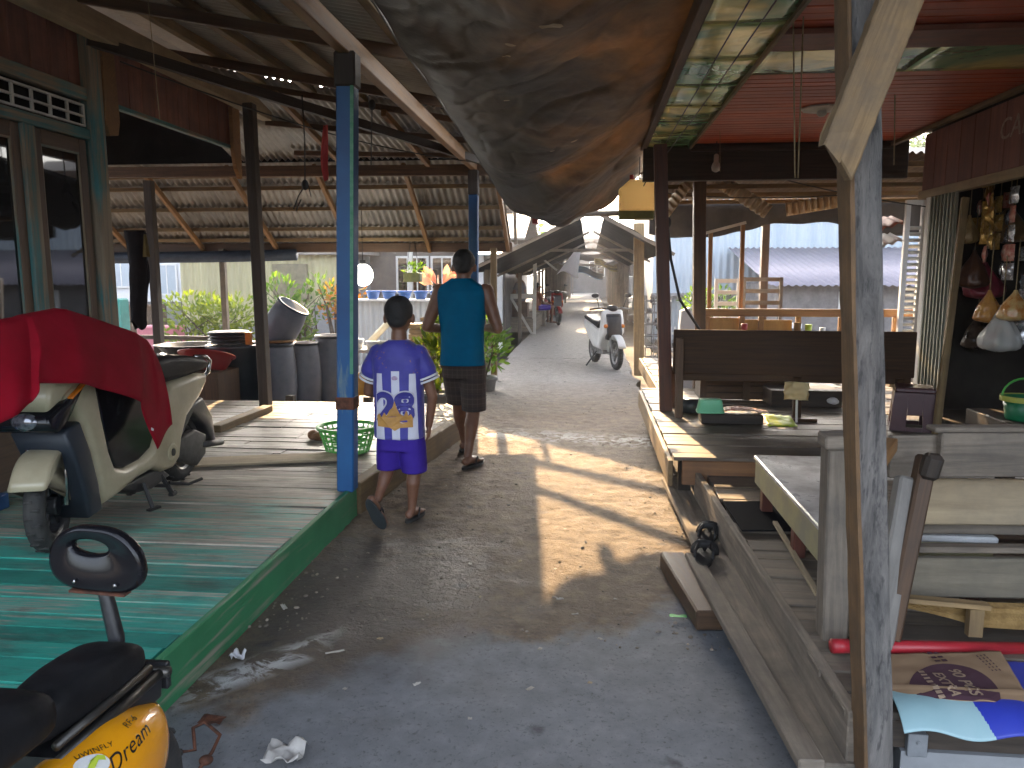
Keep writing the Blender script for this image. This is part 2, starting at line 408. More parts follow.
# ---------------------------------------------------------------- special materials
def path_mat():
    m, nt, b = M_('path_concrete')
    p = geo(nt); sx = nd(nt, 'ShaderNodeSeparateXYZ', None, Vector=p)
    x, y = sx.outputs[0], sx.outputs[1]
    nb = noise_(nt, p, 1.1, 6, .6); nf = noise_(nt, p, 9, 8, .7); nff = noise_(nt, p, 60, 4, .7)
    conc = ramp(nt, nf, [(.25, (.125,.132,.142)), (.55, (.175,.185,.197)), (.78, (.235,.243,.25))])
    dirt = ramp(nt, nf, [(.22, (.06,.043,.031)), (.5, (.135,.10,.068)), (.78, (.235,.175,.115))])
    # newer screed in front, with a ragged edge
    e = math_(nt, 'ADD', y, math_(nt, 'MULTIPLY', math_(nt, 'SUBTRACT', nb, .5), 2.2))
    e = math_(nt, 'ADD', e, math_(nt, 'MULTIPLY', x, -.42))
    k = ramp(nt, math_(nt, 'MULTIPLY', e, .2), [(.602, 0.0), (.645, 1.0)])
    far = ramp(nt, math_(nt, 'MULTIPLY', e, .05), [(.42, 0.0), (.56, 1.0)])
    dirt = mix(nt, far, dirt, ramp(nt, nf, [(.3, (.22,.20,.18)), (.7, (.33,.31,.28))]))
    col = mix(nt, k, conc, dirt)
    # damp dark stain beside the deck
    dx = math_(nt, 'ADD', x, .98); dy = math_(nt, 'MULTIPLY', math_(nt, 'SUBTRACT', y, 3.5), .75)
    d = math_(nt, 'SQRT', math_(nt, 'ADD', math_(nt, 'MULTIPLY', dx, dx), math_(nt, 'MULTIPLY', dy, dy)))
    d = math_(nt, 'ADD', d, math_(nt, 'MULTIPLY', math_(nt, 'SUBTRACT', noise_(nt, p, 3.5, 6, .65), .5), 1.3))
    st = ramp(nt, d, [(.35, .85), (.8, 0.0)])
    col = mix(nt, st, col, (.052,.045,.042))
    # oil spots
    v = nd(nt, 'ShaderNodeTexVoronoi', None, Scale=2.6, Vector=p, Randomness=1.0)
    vd = math_(nt, 'ADD', v.outputs['Distance'], math_(nt, 'MULTIPLY', math_(nt, 'SUBTRACT', nf, .5), .25))
    col = mix(nt, ramp(nt, vd, [(.05, .8), (.12, 0.0)]), col, (.04,.04,.043))
    col = mix(nt, ramp(nt, nff, [(.33, .6), (.43, 0.0)]), col, (.055,.05,.048))
    # spilt cement
    w = noise_(nt, p, 6.5, 8, .72, 1.2)
    dd = math_(nt, 'ABSOLUTE', math_(nt, 'SUBTRACT', y, math_(nt, 'MULTIPLY_ADD', x, -.15, 7.05)))
    band = ramp(nt, dd, [(.0, 1.0), (.38, 0.0)])
    d2 = math_(nt, 'ABSOLUTE', math_(nt, 'SUBTRACT', math_(nt, 'ADD', y, math_(nt, 'MULTIPLY', x, -1.15)), 4.13))
    d3 = math_(nt, 'ABSOLUTE', math_(nt, 'ADD', x, 1.26))
    d2 = math_(nt, 'MAXIMUM', math_(nt, 'MULTIPLY', d2, 1.6), d3)
    band2 = ramp(nt, d2, [(.08, 1.0), (.26, 0.0)])
    kk = math_(nt, 'MULTIPLY', math_(nt, 'MAXIMUM', band, band2), ramp(nt, w, [(.46, 0.0), (.54, .9)]))
    col = mix(nt, kk, col, (.47,.47,.46))
    nt.links.new(col, b.inputs['Base Color'])
    nt.links.new(ramp(nt, st, [(0, .82), (1, .55)]), b.inputs['Roughness']); b.inputs['Specular IOR Level'].default_value = .35
    h = math_(nt, 'ADD', math_(nt, 'MULTIPLY', nff, .5), math_(nt, 'MULTIPLY', nf, 1.2))
    bs = math_(nt, 'MULTIPLY_ADD', k, .65, .3)
    n = nd(nt, 'ShaderNodeBump', None, Strength=bs, Distance=.02, Height=h); nt.links.new(n.outputs[0], b.inputs['Normal'])
    return m
K['path'] = path_mat()
def tarp_mat():
    m, nt, b = M_('tarp_plastic'); p = geo(nt)
    n1 = noise_(nt, p, 1.0, 6, .6, .4); n2 = noise_(nt, p, 5, 6, .65)
    col = ramp(nt, n1, [(.3, (.03,.028,.026)), (.5, (.10,.08,.058)), (.72, (.30,.22,.13))])
    col = mix(nt, ramp(nt, n2, [(.45, 0.0), (.75, .45)]), col, (.22,.17,.11))
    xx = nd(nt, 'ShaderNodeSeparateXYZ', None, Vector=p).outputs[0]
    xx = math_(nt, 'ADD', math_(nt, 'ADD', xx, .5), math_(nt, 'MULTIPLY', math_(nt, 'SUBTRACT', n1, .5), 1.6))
    col = mix(nt, ramp(nt, xx, [(.0, .8), (.55, 0.0)]), col, (.026,.026,.027))  # charcoal left, brown right: shaded and lit sides put into the colour
    nt.links.new(col, b.inputs['Base Color']); b.inputs['Roughness'].default_value = .48
    bump(nt, b, math_(nt, 'ADD', noise_(nt, p, 14, 6, .65), math_(nt, 'MULTIPLY', noise_(nt, p, 4, 6, .7, 1.5), 1.5)), .25, .012)
    tr = nd(nt, 'ShaderNodeBsdfTranslucent', None, Color=mix(nt, 1.0, col, (1.0,.8,.5), 'MULTIPLY'))
    ms = nd(nt, 'ShaderNodeMixShader', None, Fac=.35); nt.links.new(b.outputs[0], ms.inputs[1]); nt.links.new(tr.outputs[0], ms.inputs[2])
    nt.links.new(ms.outputs[0], nt.nodes['Material Output'].inputs[0]); return m
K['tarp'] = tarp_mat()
def foil_mat():
    m, nt, b = M_('green_foil'); p = geo(nt); n = noise_(nt, p, 1.9, 3, .5, .8)
    col = ramp(nt, n, [(.36, (.05,.24,.13)), (.5, (.25,.40,.19)), (.64, (.80,.70,.24))])
    nt.links.new(col, b.inputs['Base Color']); b.inputs['Metallic'].default_value = .2; b.inputs['Roughness'].default_value = .16
    bump(nt, b, noise_(nt, p, 3.2, 3, .5, .6), .45, .05); return m
K['foil'] = foil_mat()
def plaid_mat():
    m, nt, b = M_('dark_plaid'); s = nd(nt, 'ShaderNodeSeparateXYZ', None, Vector=obj(nt)); col = (.05,.034,.028)
    def line(v, f, w): 
        return math_(nt, 'LESS_THAN', math_(nt, 'FRACT', math_(nt, 'MULTIPLY', v, f)), w)
    col = mix(nt, math_(nt, 'MULTIPLY', line(s.outputs[0], 26, .12), .35), col, (.13,.10,.085))
    col = mix(nt, math_(nt, 'MULTIPLY', line(s.outputs[2], 26, .12), .35), col, (.13,.10,.085))
    col = mix(nt, math_(nt, 'MULTIPLY', line(s.outputs[2], 9, .3), .4), col, (.02,.017,.02))
    nt.links.new(col, b.inputs['Base Color']); b.inputs['Roughness'].default_value = .9; return m
K['plaid'] = plaid_mat()
def jersey_mat():
    m, nt, b = M_('striped_jersey'); s = nd(nt, 'ShaderNodeSeparateXYZ', None, Vector=obj(nt)); x, y, z = s.outputs[0], s.outputs[1], s.outputs[2]
    ax = math_(nt, 'ABSOLUTE', x)
    blue = ramp(nt, noise_(nt, obj(nt), 12, 3), [(.3, (.04,.035,.26)), (.7, (.055,.05,.33))])
    c = math_(nt, 'MULTIPLY', math_(nt, 'LESS_THAN', ax, .024), math_(nt, 'LESS_THAN', z, .945))
    wd = math_(nt, 'MULTIPLY_ADD', math_(nt, 'SUBTRACT', .93, z), .03, .017)
    sd = math_(nt, 'MULTIPLY', math_(nt, 'LESS_THAN', math_(nt, 'ABSOLUTE', math_(nt, 'SUBTRACT', ax, .098)), wd), math_(nt, 'LESS_THAN', z, .93))
    col = mix(nt, math_(nt, 'MAXIMUM', c, sd), blue, (.62,.62,.72))
    up = math_(nt, 'MULTIPLY', math_(nt, 'GREATER_THAN', z, .93), math_(nt, 'GREATER_THAN', ax, .05))
    fl = math_(nt, 'MULTIPLY', up, ramp(nt, noise_(nt, obj(nt), 38, 4, .7), [(.60, 0.0), (.66, .7)]))
    col = mix(nt, fl, col, (.30,.13,.10))
    nt.links.new(col, b.inputs['Base Color']); b.inputs['Roughness'].default_value = .6; b.inputs['Sheen Weight'].default_value = .2; return m
K['jersey'] = jersey_mat()
def sheet_mat(name, c1, c2, streak=.5):
    m, nt, b = M_(name); p = geo(nt)
    mp = nd(nt, 'ShaderNodeMapping', None, Vector=p, Scale=(3, 3, .25))
    n = noise_(nt, mp.outputs[0], 1.0, 6, .7); col = ramp(nt, n, [(.3, c1), (.7, c2)])
    nt.links.new(col, b.inputs['Base Color']); b.inputs['Roughness'].default_value = .55; b.inputs['Metallic'].default_value = .15; return m
K['bluesheet'] = sheet_mat('pale_blue_sheet', (.34,.42,.50), (.48,.55,.60))
K['creamsheet'] = sheet_mat('cream_sheet', (.46,.44,.26), (.34,.32,.20))
K['purplesheet'] = sheet_mat('mauve_sheet', (.20,.185,.225), (.26,.24,.28))
K['palesheet'] = sheet_mat('pale_sheet', (.52,.53,.52), (.38,.40,.40))
def emis(name, c, s):
    m, nt, b = M_(name); b.inputs['Base Color'].default_value = c4(c); b.inputs['Emission Color'].default_value = c4(c); b.inputs['Emission Strength'].default_value = s; return m

def text_part(name, body, size, mat, parent, mw, extrude=.0006, font_shear=0.0, wrap=None, align='CENTER', off=.003, spacing=1.0, bold=0.0):
    cu = bpy.data.curves.new(name, 'FONT'); cu.body = body; cu.size = size; cu.extrude = extrude; cu.align_x = align; cu.align_y = 'CENTER'; cu.shear = font_shear; cu.space_character = spacing; cu.offset = bold
    t = bpy.data.objects.new(name, cu); COL.objects.link(t)
    dg = bpy.context.evaluated_depsgraph_get(); me = bpy.data.meshes.new_from_object(t.evaluated_get(dg))
    bpy.data.objects.remove(t); bpy.data.curves.remove(cu)
    o = bpy.data.objects.new(name, me); COL.objects.link(o); me.materials.clear(); me.materials.append(mat)
    base = V3((0,0,0)); p = parent
    while p is not None: base += p.location; p = p.parent
    me.transform(mw); me.transform(Matrix.Translation(-base)); o.parent = parent
    if wrap is not None:
        s = o.modifiers.new('w', 'SHRINKWRAP'); s.target = wrap; s.offset = off; s.wrap_mode = 'ABOVE_SURFACE'
    return o
def frame(o, ex, ey):
    """matrix whose local x,y run along ex,ey at o"""
    ex = V3(ex).normalized(); ey = V3(ey); ez = ex.cross(ey).normalized(); ey = ez.cross(ex)
    M = Matrix((ex, ey, ez)).transposed().to_4x4(); M.translation = V3(o); return M

def mottled():
    m, nt, b = M_('mottled_post'); p = geo(nt)
    mp = nd(nt, 'ShaderNodeMapping', None, Vector=p, Scale=(1, 1, .2)).outputs[0]
    n1 = noise_(nt, mp, 16, 9, .72, .9); n2 = noise_(nt, mp, 5, 6, .65); n3 = noise_(nt, mp, 60, 5, .7)
    col = ramp(nt, n1, [(.32, (.03,.026,.023)), (.46, (.11,.098,.088)), (.6, (.19,.17,.152)), (.78, (.29,.265,.24))])
    col = mix(nt, ramp(nt, n2, [(.35, 0.0), (.7, .4)]), col, (.14,.145,.145))
    col = mix(nt, ramp(nt, n3, [(.36, .7), (.46, 0.0)]), col, (.03,.028,.028))
    nt.links.new(col, b.inputs['Base Color']); b.inputs['Roughness'].default_value = .85
    bump(nt, b, math_(nt, 'ADD', n1, math_(nt, 'MULTIPLY', n3, .35)), .9, .012); return m
K['mottled'] = mottled()

# ================================================================= SETTING
PL, PR = -1.45, .68
def struct(mb, name, mat, **k): return tag(mb.build(name, mat, **k), kind='structure')
g = MB(); g.grid(lambda u, v: (-75+150*u, -40+145*v, -.42+.05*noise.noise(V3((u*40, v*40, 0)))), 60, 60)
struct(g, 'ground', K['soil'])
def path_h(x, y):
    b = noise.noise(V3((x*3.1, y*3.1, 1)))*.008 + noise.noise(V3((x*9, y*9, 4)))*.006*min(1, max(.15, (y-3)*.6)) + noise.noise(V3((x*24, y*24, 7)))*.007*min(1, max(0, (y-3.2)*.8))+noise.noise(V3((x*13, y*13, 17)))*.008*min(1, max(0, (y-3.2)*.8))
    return b-.008
def edgeL(y): return PL-.02+.05*noise.noise(V3((y*.9, 3, 0)))*(1 if y > 6 else .2)
def edgeR(y): return PR+(.10*noise.noise(V3((y*1.3, 9, 0)))+.05*noise.noise(V3((y*4, 19, 0))) if y > 4.5 else -.02)
g = MB()
def pfun(u, v):
    y = -3+17*v; a, b = edgeL(y), edgeR(y); x = a+(b-a)*u
    return (x, y, path_h(x, y))
g.grid(pfun, 72, 560)
g.grid(lambda u, v: ((edgeL(14+76*v)*(1-u)+edgeR(14+76*v)*u)*1.03, 14+76*v, path_h(0, 14)*.5-.002), 6, 90)
for e in (edgeL, edgeR):
    g.grid(lambda u, v, e=e: (e(-3+17*v), -3+17*v, path_h(e(-3+17*v), -3+17*v)-.4*u), 1, 200)
struct(g, 'concrete_path', K['path'], smooth=True)

g = MB(); rs = random.Random(5)
for _ in range(900):
    y = 3.0+rs.random()**1.6*8; x = edgeL(y)+rs.random()*(edgeR(y)-edgeL(y))
    if rs.random() < .45: x = (edgeL(y)+.25*rs.random()**2) if rs.random() < .5 else (edgeR(y)-.3*rs.random()**2)
    q = .0025+.0065*rs.random()**3; M3 = Matrix.Rotation(rs.random()*3, 3, 'Z')
    g.ell((x, y, path_h(x, y)+q*.3), q*(.8+rs.random()), q*(.7+.6*rs.random()), q*.7, 6, 4, M3)
tag(g.build('gravel', surf('gravel', (.13,.11,.09), (.30,.26,.21), 14, .9, tone=.9)), kind='stuff')
# ================================================================= LEFT DECK
DX0, DX1, DZ = -3.6, -1.485, .18
deck = thing('porch_deck', 'raised teal plank porch deck, paint worn to bare grey wood towards the back', 'deck', (-2.5, 4, 0))
g = MB(); y = .3
while y < 7.72:
    w = random.uniform(.115, .155); zz = DZ+random.uniform(-.004, .003)
    xr = DX1+random.uniform(-.012, .004)
    if y < 5.3:
        g.bar((DX0-.3, y+w/2+random.uniform(-.004,.004), zz-.012), (xr, y+w/2+random.uniform(-.004,.004), zz-.012+random.uniform(-.0015,.0015)), w-random.uniform(.007,.014), .024)
    else:
        cut = random.uniform(-3.2, -1.9)
        xr2 = DX1+.25*min(1, (y-5.3)/1.2)+random.uniform(-.015, .01)
        g.bar((DX0-1.7, y+w/2, zz-.012), (cut-.003, y+w/2, zz-.012), w-.007, .024)
        g.bar((cut+.003, y+w/2, zz-.014+random.uniform(-.004,.004)), (xr2, y+w/2, zz-.012), w-.007, .024)
    y += w
g.build('decking', K['deck'], deck)
g = MB(); g.bar((DX1+.022, .3, .085), (DX1+.022, 4.60, .085), .03, .21, up=Z)
g.build('edge_board', K['green_edge'], deck, bevel=.004)
g = MB(); g.bar((DX1+.012, 4.62, .085), (DX1+.27, 6.9, .075), .09, .23, up=Z); g.build('end_beam', K['raw'], deck, bevel=.008)
g = MB()
for yy in (1.2, 2.4, 3.6, 4.8, 6.2, 7.5): g.box(-3.6, DX1-.03, yy, yy+.07, .03, DZ-.027)
for yy in (1.3, 3.7, 6.3, 8.2):
    for xx in (-3.4, -2.5, -1.62): g.box(xx, xx+.09, yy+.075, yy+.16, -.45, .15)
g.build('joists', K['dark_wood'], deck)
g = MB(); g.bar(W(215,430,z=.2), W(268,409,z=.2), .10, .08); tag(g.build('timber_baulk', K['raw'], bevel=.006), 'short squared timber lying across the back of the porch deck', 'timber')
g = MB(); g.bar((-2.9, 5.0, .19), (-1.75, 5.32, .196), .24, .016); tag(g.build('loose_board', K['tan_wood'], bevel=.003), 'loose pale board lying flat on the porch deck behind the scooter', 'board')
# threshold step of the house, painted blue
g = MB(); g.box(-3.50, -3.28, 2.2, 3.95, .185, .27); tag(g.build('door_step', K['bluepost'], bevel=.006), 'blue painted timber step lying at the house wall behind the scooter wheel', 'step')

# ================================================================= LEFT HOUSE
HX = -3.55
house = thing('wooden_house', 'wooden house with teal door frames, brown glazed doors and maroon plank gable', 'house', (-3.6, 4, 0))
g = MB(); g.box(-8.2, HX-.06, .4, 5.40, .14, 3.5); g.build('wall', K['maroon'], house)
g = MB(); y = .5
while y < 5.28:
    g.box(HX-.05, HX-.02, y, y+.176, 2.80, 3.32); y += .18
g.build('upper_boarding', K['maroon'], house, bevel=.004)
g = MB(); g.box(HX-.05, HX-.025, .5, 3.9, .2, 2.40); g.build('lower_boarding', K['brown_wood'], house)
g = MB(); g.box(HX-.06, HX+.06, 5.30, 5.43, .18, 3.22); g.build('corner_post', K['tealpaint'], house, bevel=.006)
g = MB(); g.box(HX-.05, HX+.03, .5, 5.297, 2.71, 2.795); g.box(HX-.05, HX+.03, .5, 5.297, 2.44, 2.515); g.build('lintel', K['tealpaint'], house, bevel=.005)
tr = MB(); tr.box(HX-.045, HX-.03, 3.3, 5.28, 2.52, 2.705); tv = tr.build('vent', K['shopdark'], house)
g = MB()
for z in (2.535, 2.60, 2.675): g.bar((HX+.005, 3.3, z), (HX+.005, 5.27, z), .02, .014)
yy = 3.4
while yy < 5.3: g.bar((HX+.005, yy, 2.53), (HX+.005, yy, 2.68), .014, .02); yy += .17
g.build('vent_bars', K['offwhite'], tv)
for (a, b) in ((3.75, 4.615), (4.73, 5.26)):
    d = MB(); fw = .075
    d.box(HX-.03, HX+.015, a, a+fw, .19, 2.435); d.box(HX-.03, HX+.015, b-fw, b, .19, 2.435)
    d.box(HX-.03, HX+.015, a+fw+.002, b-fw-.002, 2.34, 2.435); d.box(HX-.03, HX+.015, a+fw+.002, b-fw-.002, .19, .62)
    dd = d.build('door', K['door'], house, bevel=.005)
    q = MB(); q.box(HX-.012, HX-.004, a+fw, b-fw, .62, 2.34); q.build('pane', K['glass'], dd)
    q = MB()
    for p0, p1 in (((a+fw, .62), (a+fw, 2.34)), ((b-fw, .62), (b-fw, 2.34)), ((a+fw, 2.335), (b-fw, 2.335))):
        q.bar((HX+.004, p0[0], p0[1]), (HX+.004, p1[0], p1[1]), .012, .016)
    q.build('bead', K['tealpaint'], dd)
g = MB(); g.box(HX-.04, HX+.04, 4.618, 4.727, .185, 2.437); g.build('door_post', K['tealpaint'], house, bevel=.005)
# hanging plank panel over the side porch
g = MB(); y = 5.46; k = 0
while y < 7.45:
    lo = 2.76-.0*(y-5.4); g.box(HX+.0, HX+.025, y, y+.172, lo, 3.22); y += .178
g.build('porch_panel', K['maroon'], house, bevel=.004)
g = MB(); g.bar((HX+.012, 5.45, 2.742), (HX+.012, 7.6, 2.742), .05, .03, up=Z); g.build('panel_trim', K['tealpaint'], house)
br = [(5.44,3.15),(5.58,3.15),(5.60,2.62),(5.57,2.52),(5.47,2.50),(5.43,2.6)]
g = MB(); g.pillow(br, lambda u, v, w: V3((w, u, v)), HX+.03, HX+.07, .006); g.build('bracket_board', K['raw_orange'], house, bevel=.003)
br = [(7.46,3.12),(7.62,3.12),(7.62,2.45),(7.58,2.45),(7.50,2.55),(7.46,2.72)]
g = MB(); g.pillow(br, lambda u, v, w: V3((w, u, v)), HX+.03, HX+.07, .006); g.build('bracket_board', K['raw_orange'], house, bevel=.003)
g = MB(); g.box(-9, HX-.06, .2, 9.42, 3.52, 3.57); g.build('roof', K['roofmetal'], house)
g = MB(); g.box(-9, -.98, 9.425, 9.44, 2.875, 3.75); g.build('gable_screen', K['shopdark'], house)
# house bulb
bl = thing('light_bulb', 'unlit light bulb hanging from a cord at the house corner post', 'light bulb', W(103,166,y=5.6))
c = bl.location.copy()
g = MB(); g.lathe([(.004,.02),(.016,.018),(.018,-.01),(.024,-.03),(.033,-.055),(.033,-.075),(.022,-.095),(.005,-.102)][::-1], c, 16); g.build('bulb', K['offwhite'], bl, smooth=True)
g = MB(); g.tube([c+V3((0,0,.02)), c+V3((0,0,.34))], .004, 6); g.build('cord', K['wire'], bl)

# ================================================================= PORCH ROOF A
porch = thing('porch_roof', 'corrugated iron porch roof on timber rafters over the teal deck', 'roof', (-2.4, 5, 2.7))
def roofz(x): return 3.48+(x+3.55)*(-.19)
g = MB()
for k, (y0, y1) in enumerate(((.2,2.1),(2.0,3.9),(3.8,5.7),(5.6,7.5))):
    dz = .006*k
    g.grid(lambda u, v: (-3.7+2.7*u, y0+(y1-y0)*v, roofz(-3.7+2.7*u)+.016*math.sin((y0+(y1-y0)*v)/.076*2*math.pi)+dz), 4, int((y1-y0)/.076*8))
g.build('roof_sheets', K['roofmetal'], porch, smooth=True, solid=.001)
g = MB()
for x in (-3.15, -2.65, -2.15, -1.68, -1.22): g.bar((x, .3, roofz(x)-.058), (x, 7.45, roofz(x)-.058), .06, .075)
g.build('purlins', K['raw'], porch, bevel=.003)
g = MB()
for y in (2.6, 3.55, 5.05, 6.5): g.bar((-3.62, y, roofz(-3.62)-.135), (-1.08, y, roofz(-1.08)-.135), .045, .075)
g.build('rafters', K['brown_wood'], porch, bevel=.004)
g = MB(); g.bar((-1.40, .3, 2.80), (-1.40, 9.45, 2.80), .07, .12, up=Z); g.build('post_plate', K['raw_orange'], porch, bevel=.005)
def rz_(x, y): k = (y-7.3)/2.12; return (roofz(x)-.035)*(1-k)+2.915*k
g = MB(); g.grid(lambda u, v: (-4.40+3.40*u, 7.3+1.06*v, rz_(-4.40+3.40*u, 7.3+1.06*v)+.016*math.sin((-4.40+3.40*u)/.076*2*math.pi)), 360, 3); g.grid(lambda u, v: (-4.40+3.40*u, 8.28+1.14*v, rz_(-4.40+3.40*u, 8.28+1.14*v)-.012+.016*math.sin((-4.40+3.40*u)/.076*2*math.pi)), 270, 3); g.build('rear_sheets', K['roofmetalB'], porch, smooth=True, solid=.001)
g = MB()
for y in (7.42, 8.3, 9.1): g.bar((-3.5, y, rz_(-3.5, y)-.065), (-1.05, y, rz_(-1.05, y)-.065), .045, .055)
g.build('battens', K['brown_wood'], porch, bevel=.003)
g = MB()
for x in (-3.0, -1.95): g.bar((x, 7.35, rz_(x, 7.35)-.125), (x, 9.38, rz_(x, 9.38)-.10), .05, .065)
g.build('rear_rafters', K['raw_orange'], porch, bevel=.003)
g = MB(); g.bar((-3.42, .3, 3.20), (-3.42, 8.15, 3.20), .11, .17, up=Z); g.build('wall_plate', K['tan_wood'], porch, bevel=.005)
g = MB(); g.bar((-9, 9.45, 2.80), (.62, 9.45, 2.74), .07, .13, up=Z); g.build('end_beam', K['brown_wood'], porch, bevel=.005)
g = MB(); g.bar((-3.5, 5.3, 3.12), (-.95, 9.2, 2.72), .05, .08, up=Z); g.build('diagonal_tie', K['dark_wood'], porch)
p = thing('porch_post', 'bright blue porch post with a green streak and a rusty band, at the deck edge', 'post', (-1.47, 4.50, DZ))
b0, t0 = V3((-1.475, 4.50, DZ+.001)), V3((-1.40, 4.50, 2.62))
g = MB(); g.bar(b0, t0, .105, .105); g.build('shaft', K['bluepost'], p, bevel=.008)
g = MB(); g.bar(b0.lerp(t0,.985)+V3((0,0,-.02)), V3((-1.398,4.50,2.755)), .125, .125); g.build('head_block', K['dark_wood'], p, bevel=.01)
q = b0.lerp(t0, .225); g = MB(); g.bar(q+V3((0,0,-.035)), q+V3((0,0,.04)), .114, .114); g.build('rusty_band', K['rust'], p, bevel=.003)
g = MB(); g.bar(b0.lerp(t0,.30)+V3((.042,-.054,0)), b0.lerp(t0,.995)+V3((.042,-.054,0)), .020, .004); g.build('green_streak', surf('green_paint', (.03,.22,.10), (.12,.30,.2), 20, .5), p)
p = thing('porch_post', 'farther blue porch post standing behind the man', 'post', (-1.40, 9.36, -.1))
g = MB(); g.bar((-1.42, 9.36, -.1), (-1.40, 9.36, 2.45), .11, .11); g.build('shaft', K['bluepost'], p, bevel=.008)
g = MB(); g.bar((-1.40, 9.36, 2.452), (-1.40, 9.36, 2.738), .12, .12); g.build('head_block', K['dark_wood'], p, bevel=.006)
g = MB(); g.bar((-3.27, 7.45, DZ+.001), (-3.30, 7.45, 3.14), .10, .11); tag(g.build('porch_post', K['dark_wood'], bevel=.006), 'dark square post below the maroon plank panel, in front of the drums', 'post')

# ================================================================= LEAN-TO ROOF B
lean = thing('lean_to_roof', 'low corrugated lean-to roof sloping down over the yard, on light timber rafters', 'roof', (-5, 11, 2))
def bz(y): return 2.95-(y-9.5)*.64
g = MB(); X0, X1 = -10.5, -1.12
for k, (y0, y1) in enumerate(((9.45,9.92),(9.85,10.32),(10.25,10.72),(10.65,11.12))):
    g.grid(lambda u, v: (X0+(X1-X0)*u, y0+(y1-y0)*v, bz(y0+(y1-y0)*v)-.02*k*0+.02*v*0+.018*math.sin((X0+(X1-X0)*u)/.09*2*math.pi)+(.03*(1-v) if k else 0)-.0), int((X1-X0)/.09*6), 2)
g.build('roof_sheets', K['roofmetalB'], lean, smooth=True, solid=.001)
g = MB()
for y in (9.72, 9.93, 10.30, 10.68, 10.9): g.bar((X0, y, bz(y)-.055), (X1-.02, y, bz(y)-.055), .045, .05)
g.build('battens', K['raw'], lean, bevel=.003)
g = MB()
x = -10.2
while x < -1.0:
    g.bar((x, 9.5, bz(9.5)-.115), (x, 11.05, bz(11.05)-.115), .05, .07); x += 1.13
g.build('rafters', K['raw_orange'], lean, bevel=.003)
g = MB(); g.bar((X0, 11.03, 1.90), (X1+.02, 11.03, 1.89), .05, .13, up=Z); g.build('eave_beam', K['brown_wood'], lean, bevel=.004)
g = MB(); g.tube([(-10.2,10.95,1.765),(-7.5,10.95,1.745),(-5.4,10.95,1.765),(-4.25,10.96,1.79)], .085, 10); tag(g.build('rolled_tarp', surf('navy_tarp', (.03,.045,.075), (.02,.03,.05), 9, .6), smooth=True), 'dark blue tarp rolled up under the eave of the lean-to roof', 'tarp')
for (x0, y0, zt, zb, w, mt, lab) in ((-5.52, 9.40, 2.74, -.1, .10, 'dark_wood', 'dark post beside the hanging black garment, left of the yard'), (-5.38, 10.98, 1.95, -.3, .08, 'grey_wood2', 'thin grey yard post rising in front of the yellow bush'), (-1.36, 10.98, 1.95, -.3, .085, 'raw', 'slim tan post at the far corner of the lean-to roof, right of the man'), (-7.5, 10.98, 1.95, -.3, .09, 'dark_wood', 'dark post at the far left of the lean-to eave')):
    g = MB(); g.bar((x0, y0, zb), (x0, y0, zt-.07), w, w); tag(g.build('yard_post', K[mt], bevel=.004), lab, 'post')
g = MB(); g.bar((-7.45, 10.98, .58), (-5.43, 10.98, .56), .05, .06); tag(g.build('yard_rail', K['dark_wood'], bevel=.003), 'low dark rail between the yard posts in front of the bush', 'rail')
# ================================================================= BEIGE SCOOTER
def wheel(parent, c, R, w, ax=V3((1,0,0)), spokes=5, rim=K['blackplastic'], rimc=.66, n=36, name='wheel'):
    c = V3(c); ax = V3(ax).normalized(); e1 = Z.cross(ax).normalized(); M = Matrix((e1, ax.cross(e1), ax)).transposed()
    g = MB(); prof = []
    rt = w/2
    for k in range(13):
        a = math.pi*(k/12)-math.pi/2; prof.append((R-rt*.9+rt*.9*math.cos(a), rt*math.sin(a)))
    prof = [(R*rimc, -w*.42)]+prof+[(R*rimc, w*.42)]
    prof.append(prof[0]); g.lathe(prof, c, n, M, caps=False)
    for k in range(n):   # tread blocks
        a = 2*math.pi*k/n; d = e1*math.cos(a)+M.col[1]*math.sin(a); t = ax.cross(d)
        sg = 1 if k % 2 else -1
        g.bar(c+d*(R-.001)-ax*w*.05*sg, c+d*(R-.004)+ax*w*.36*sg, R*.07, .006, up=d)
    wv = g.build(name, K['rubber'], parent, smooth=True)
    r = MB(); q = R*rimc
    r.lathe([(q*.90, -w*.3),(q*1.02, -w*.42),(q*1.02, w*.42),(q*.90, w*.3),(q*.90,-w*.3)], c, n, M, caps=False)
    for k in range(spokes):
        a = 2*math.pi*k/spokes+.3; d = e1*math.cos(a)+M.col[1]*math.sin(a)
        r.bar(c+d*q*.2, c+d*q*.95, w*.28, w*.32, up=ax)
    r.lathe([(q*.3,-w*.5),(q*.34,-w*.45),(q*.34,w*.45),(q*.3,w*.5)], c, 16, M)
    r.build('rim', rim, wv, smooth=False, bevel=.002)
    return wv
YZ = lambda u, v, w: V3((w, u, v))
S = thing('electric_scooter', 'beige electric scooter with black seat standing on the teal deck under a red cloth', 'scooter', (-2.63, 3.95, DZ))
xa, xb = -2.79, -2.485
g = MB(); g.pillow([(3.25,1.00),(3.27,.93),(3.40,.87),(3.47,.76),(3.51,.62),(3.545,.46),(3.56,.335),(3.70,.345),(3.90,.385),(4.08,.395),(4.18,.35),(4.30,.345),(4.38,.39),(4.42,.50),(4.50,.62),(4.68,.71),(4.79,.80),(4.79,.86),(4.62,.875),(4.32,.86),(4.26,.80),(4.17,.66),(4.06,.515),(3.95,.485),(3.78,.475),(3.70,.50),(3.66,.60),(3.62,.78),(3.59,.95),(3.55,1.02),(3.40,1.06)], YZ, xa, xb, .045, steps=5)
g.build('body', K['beige'], S, smooth=True)
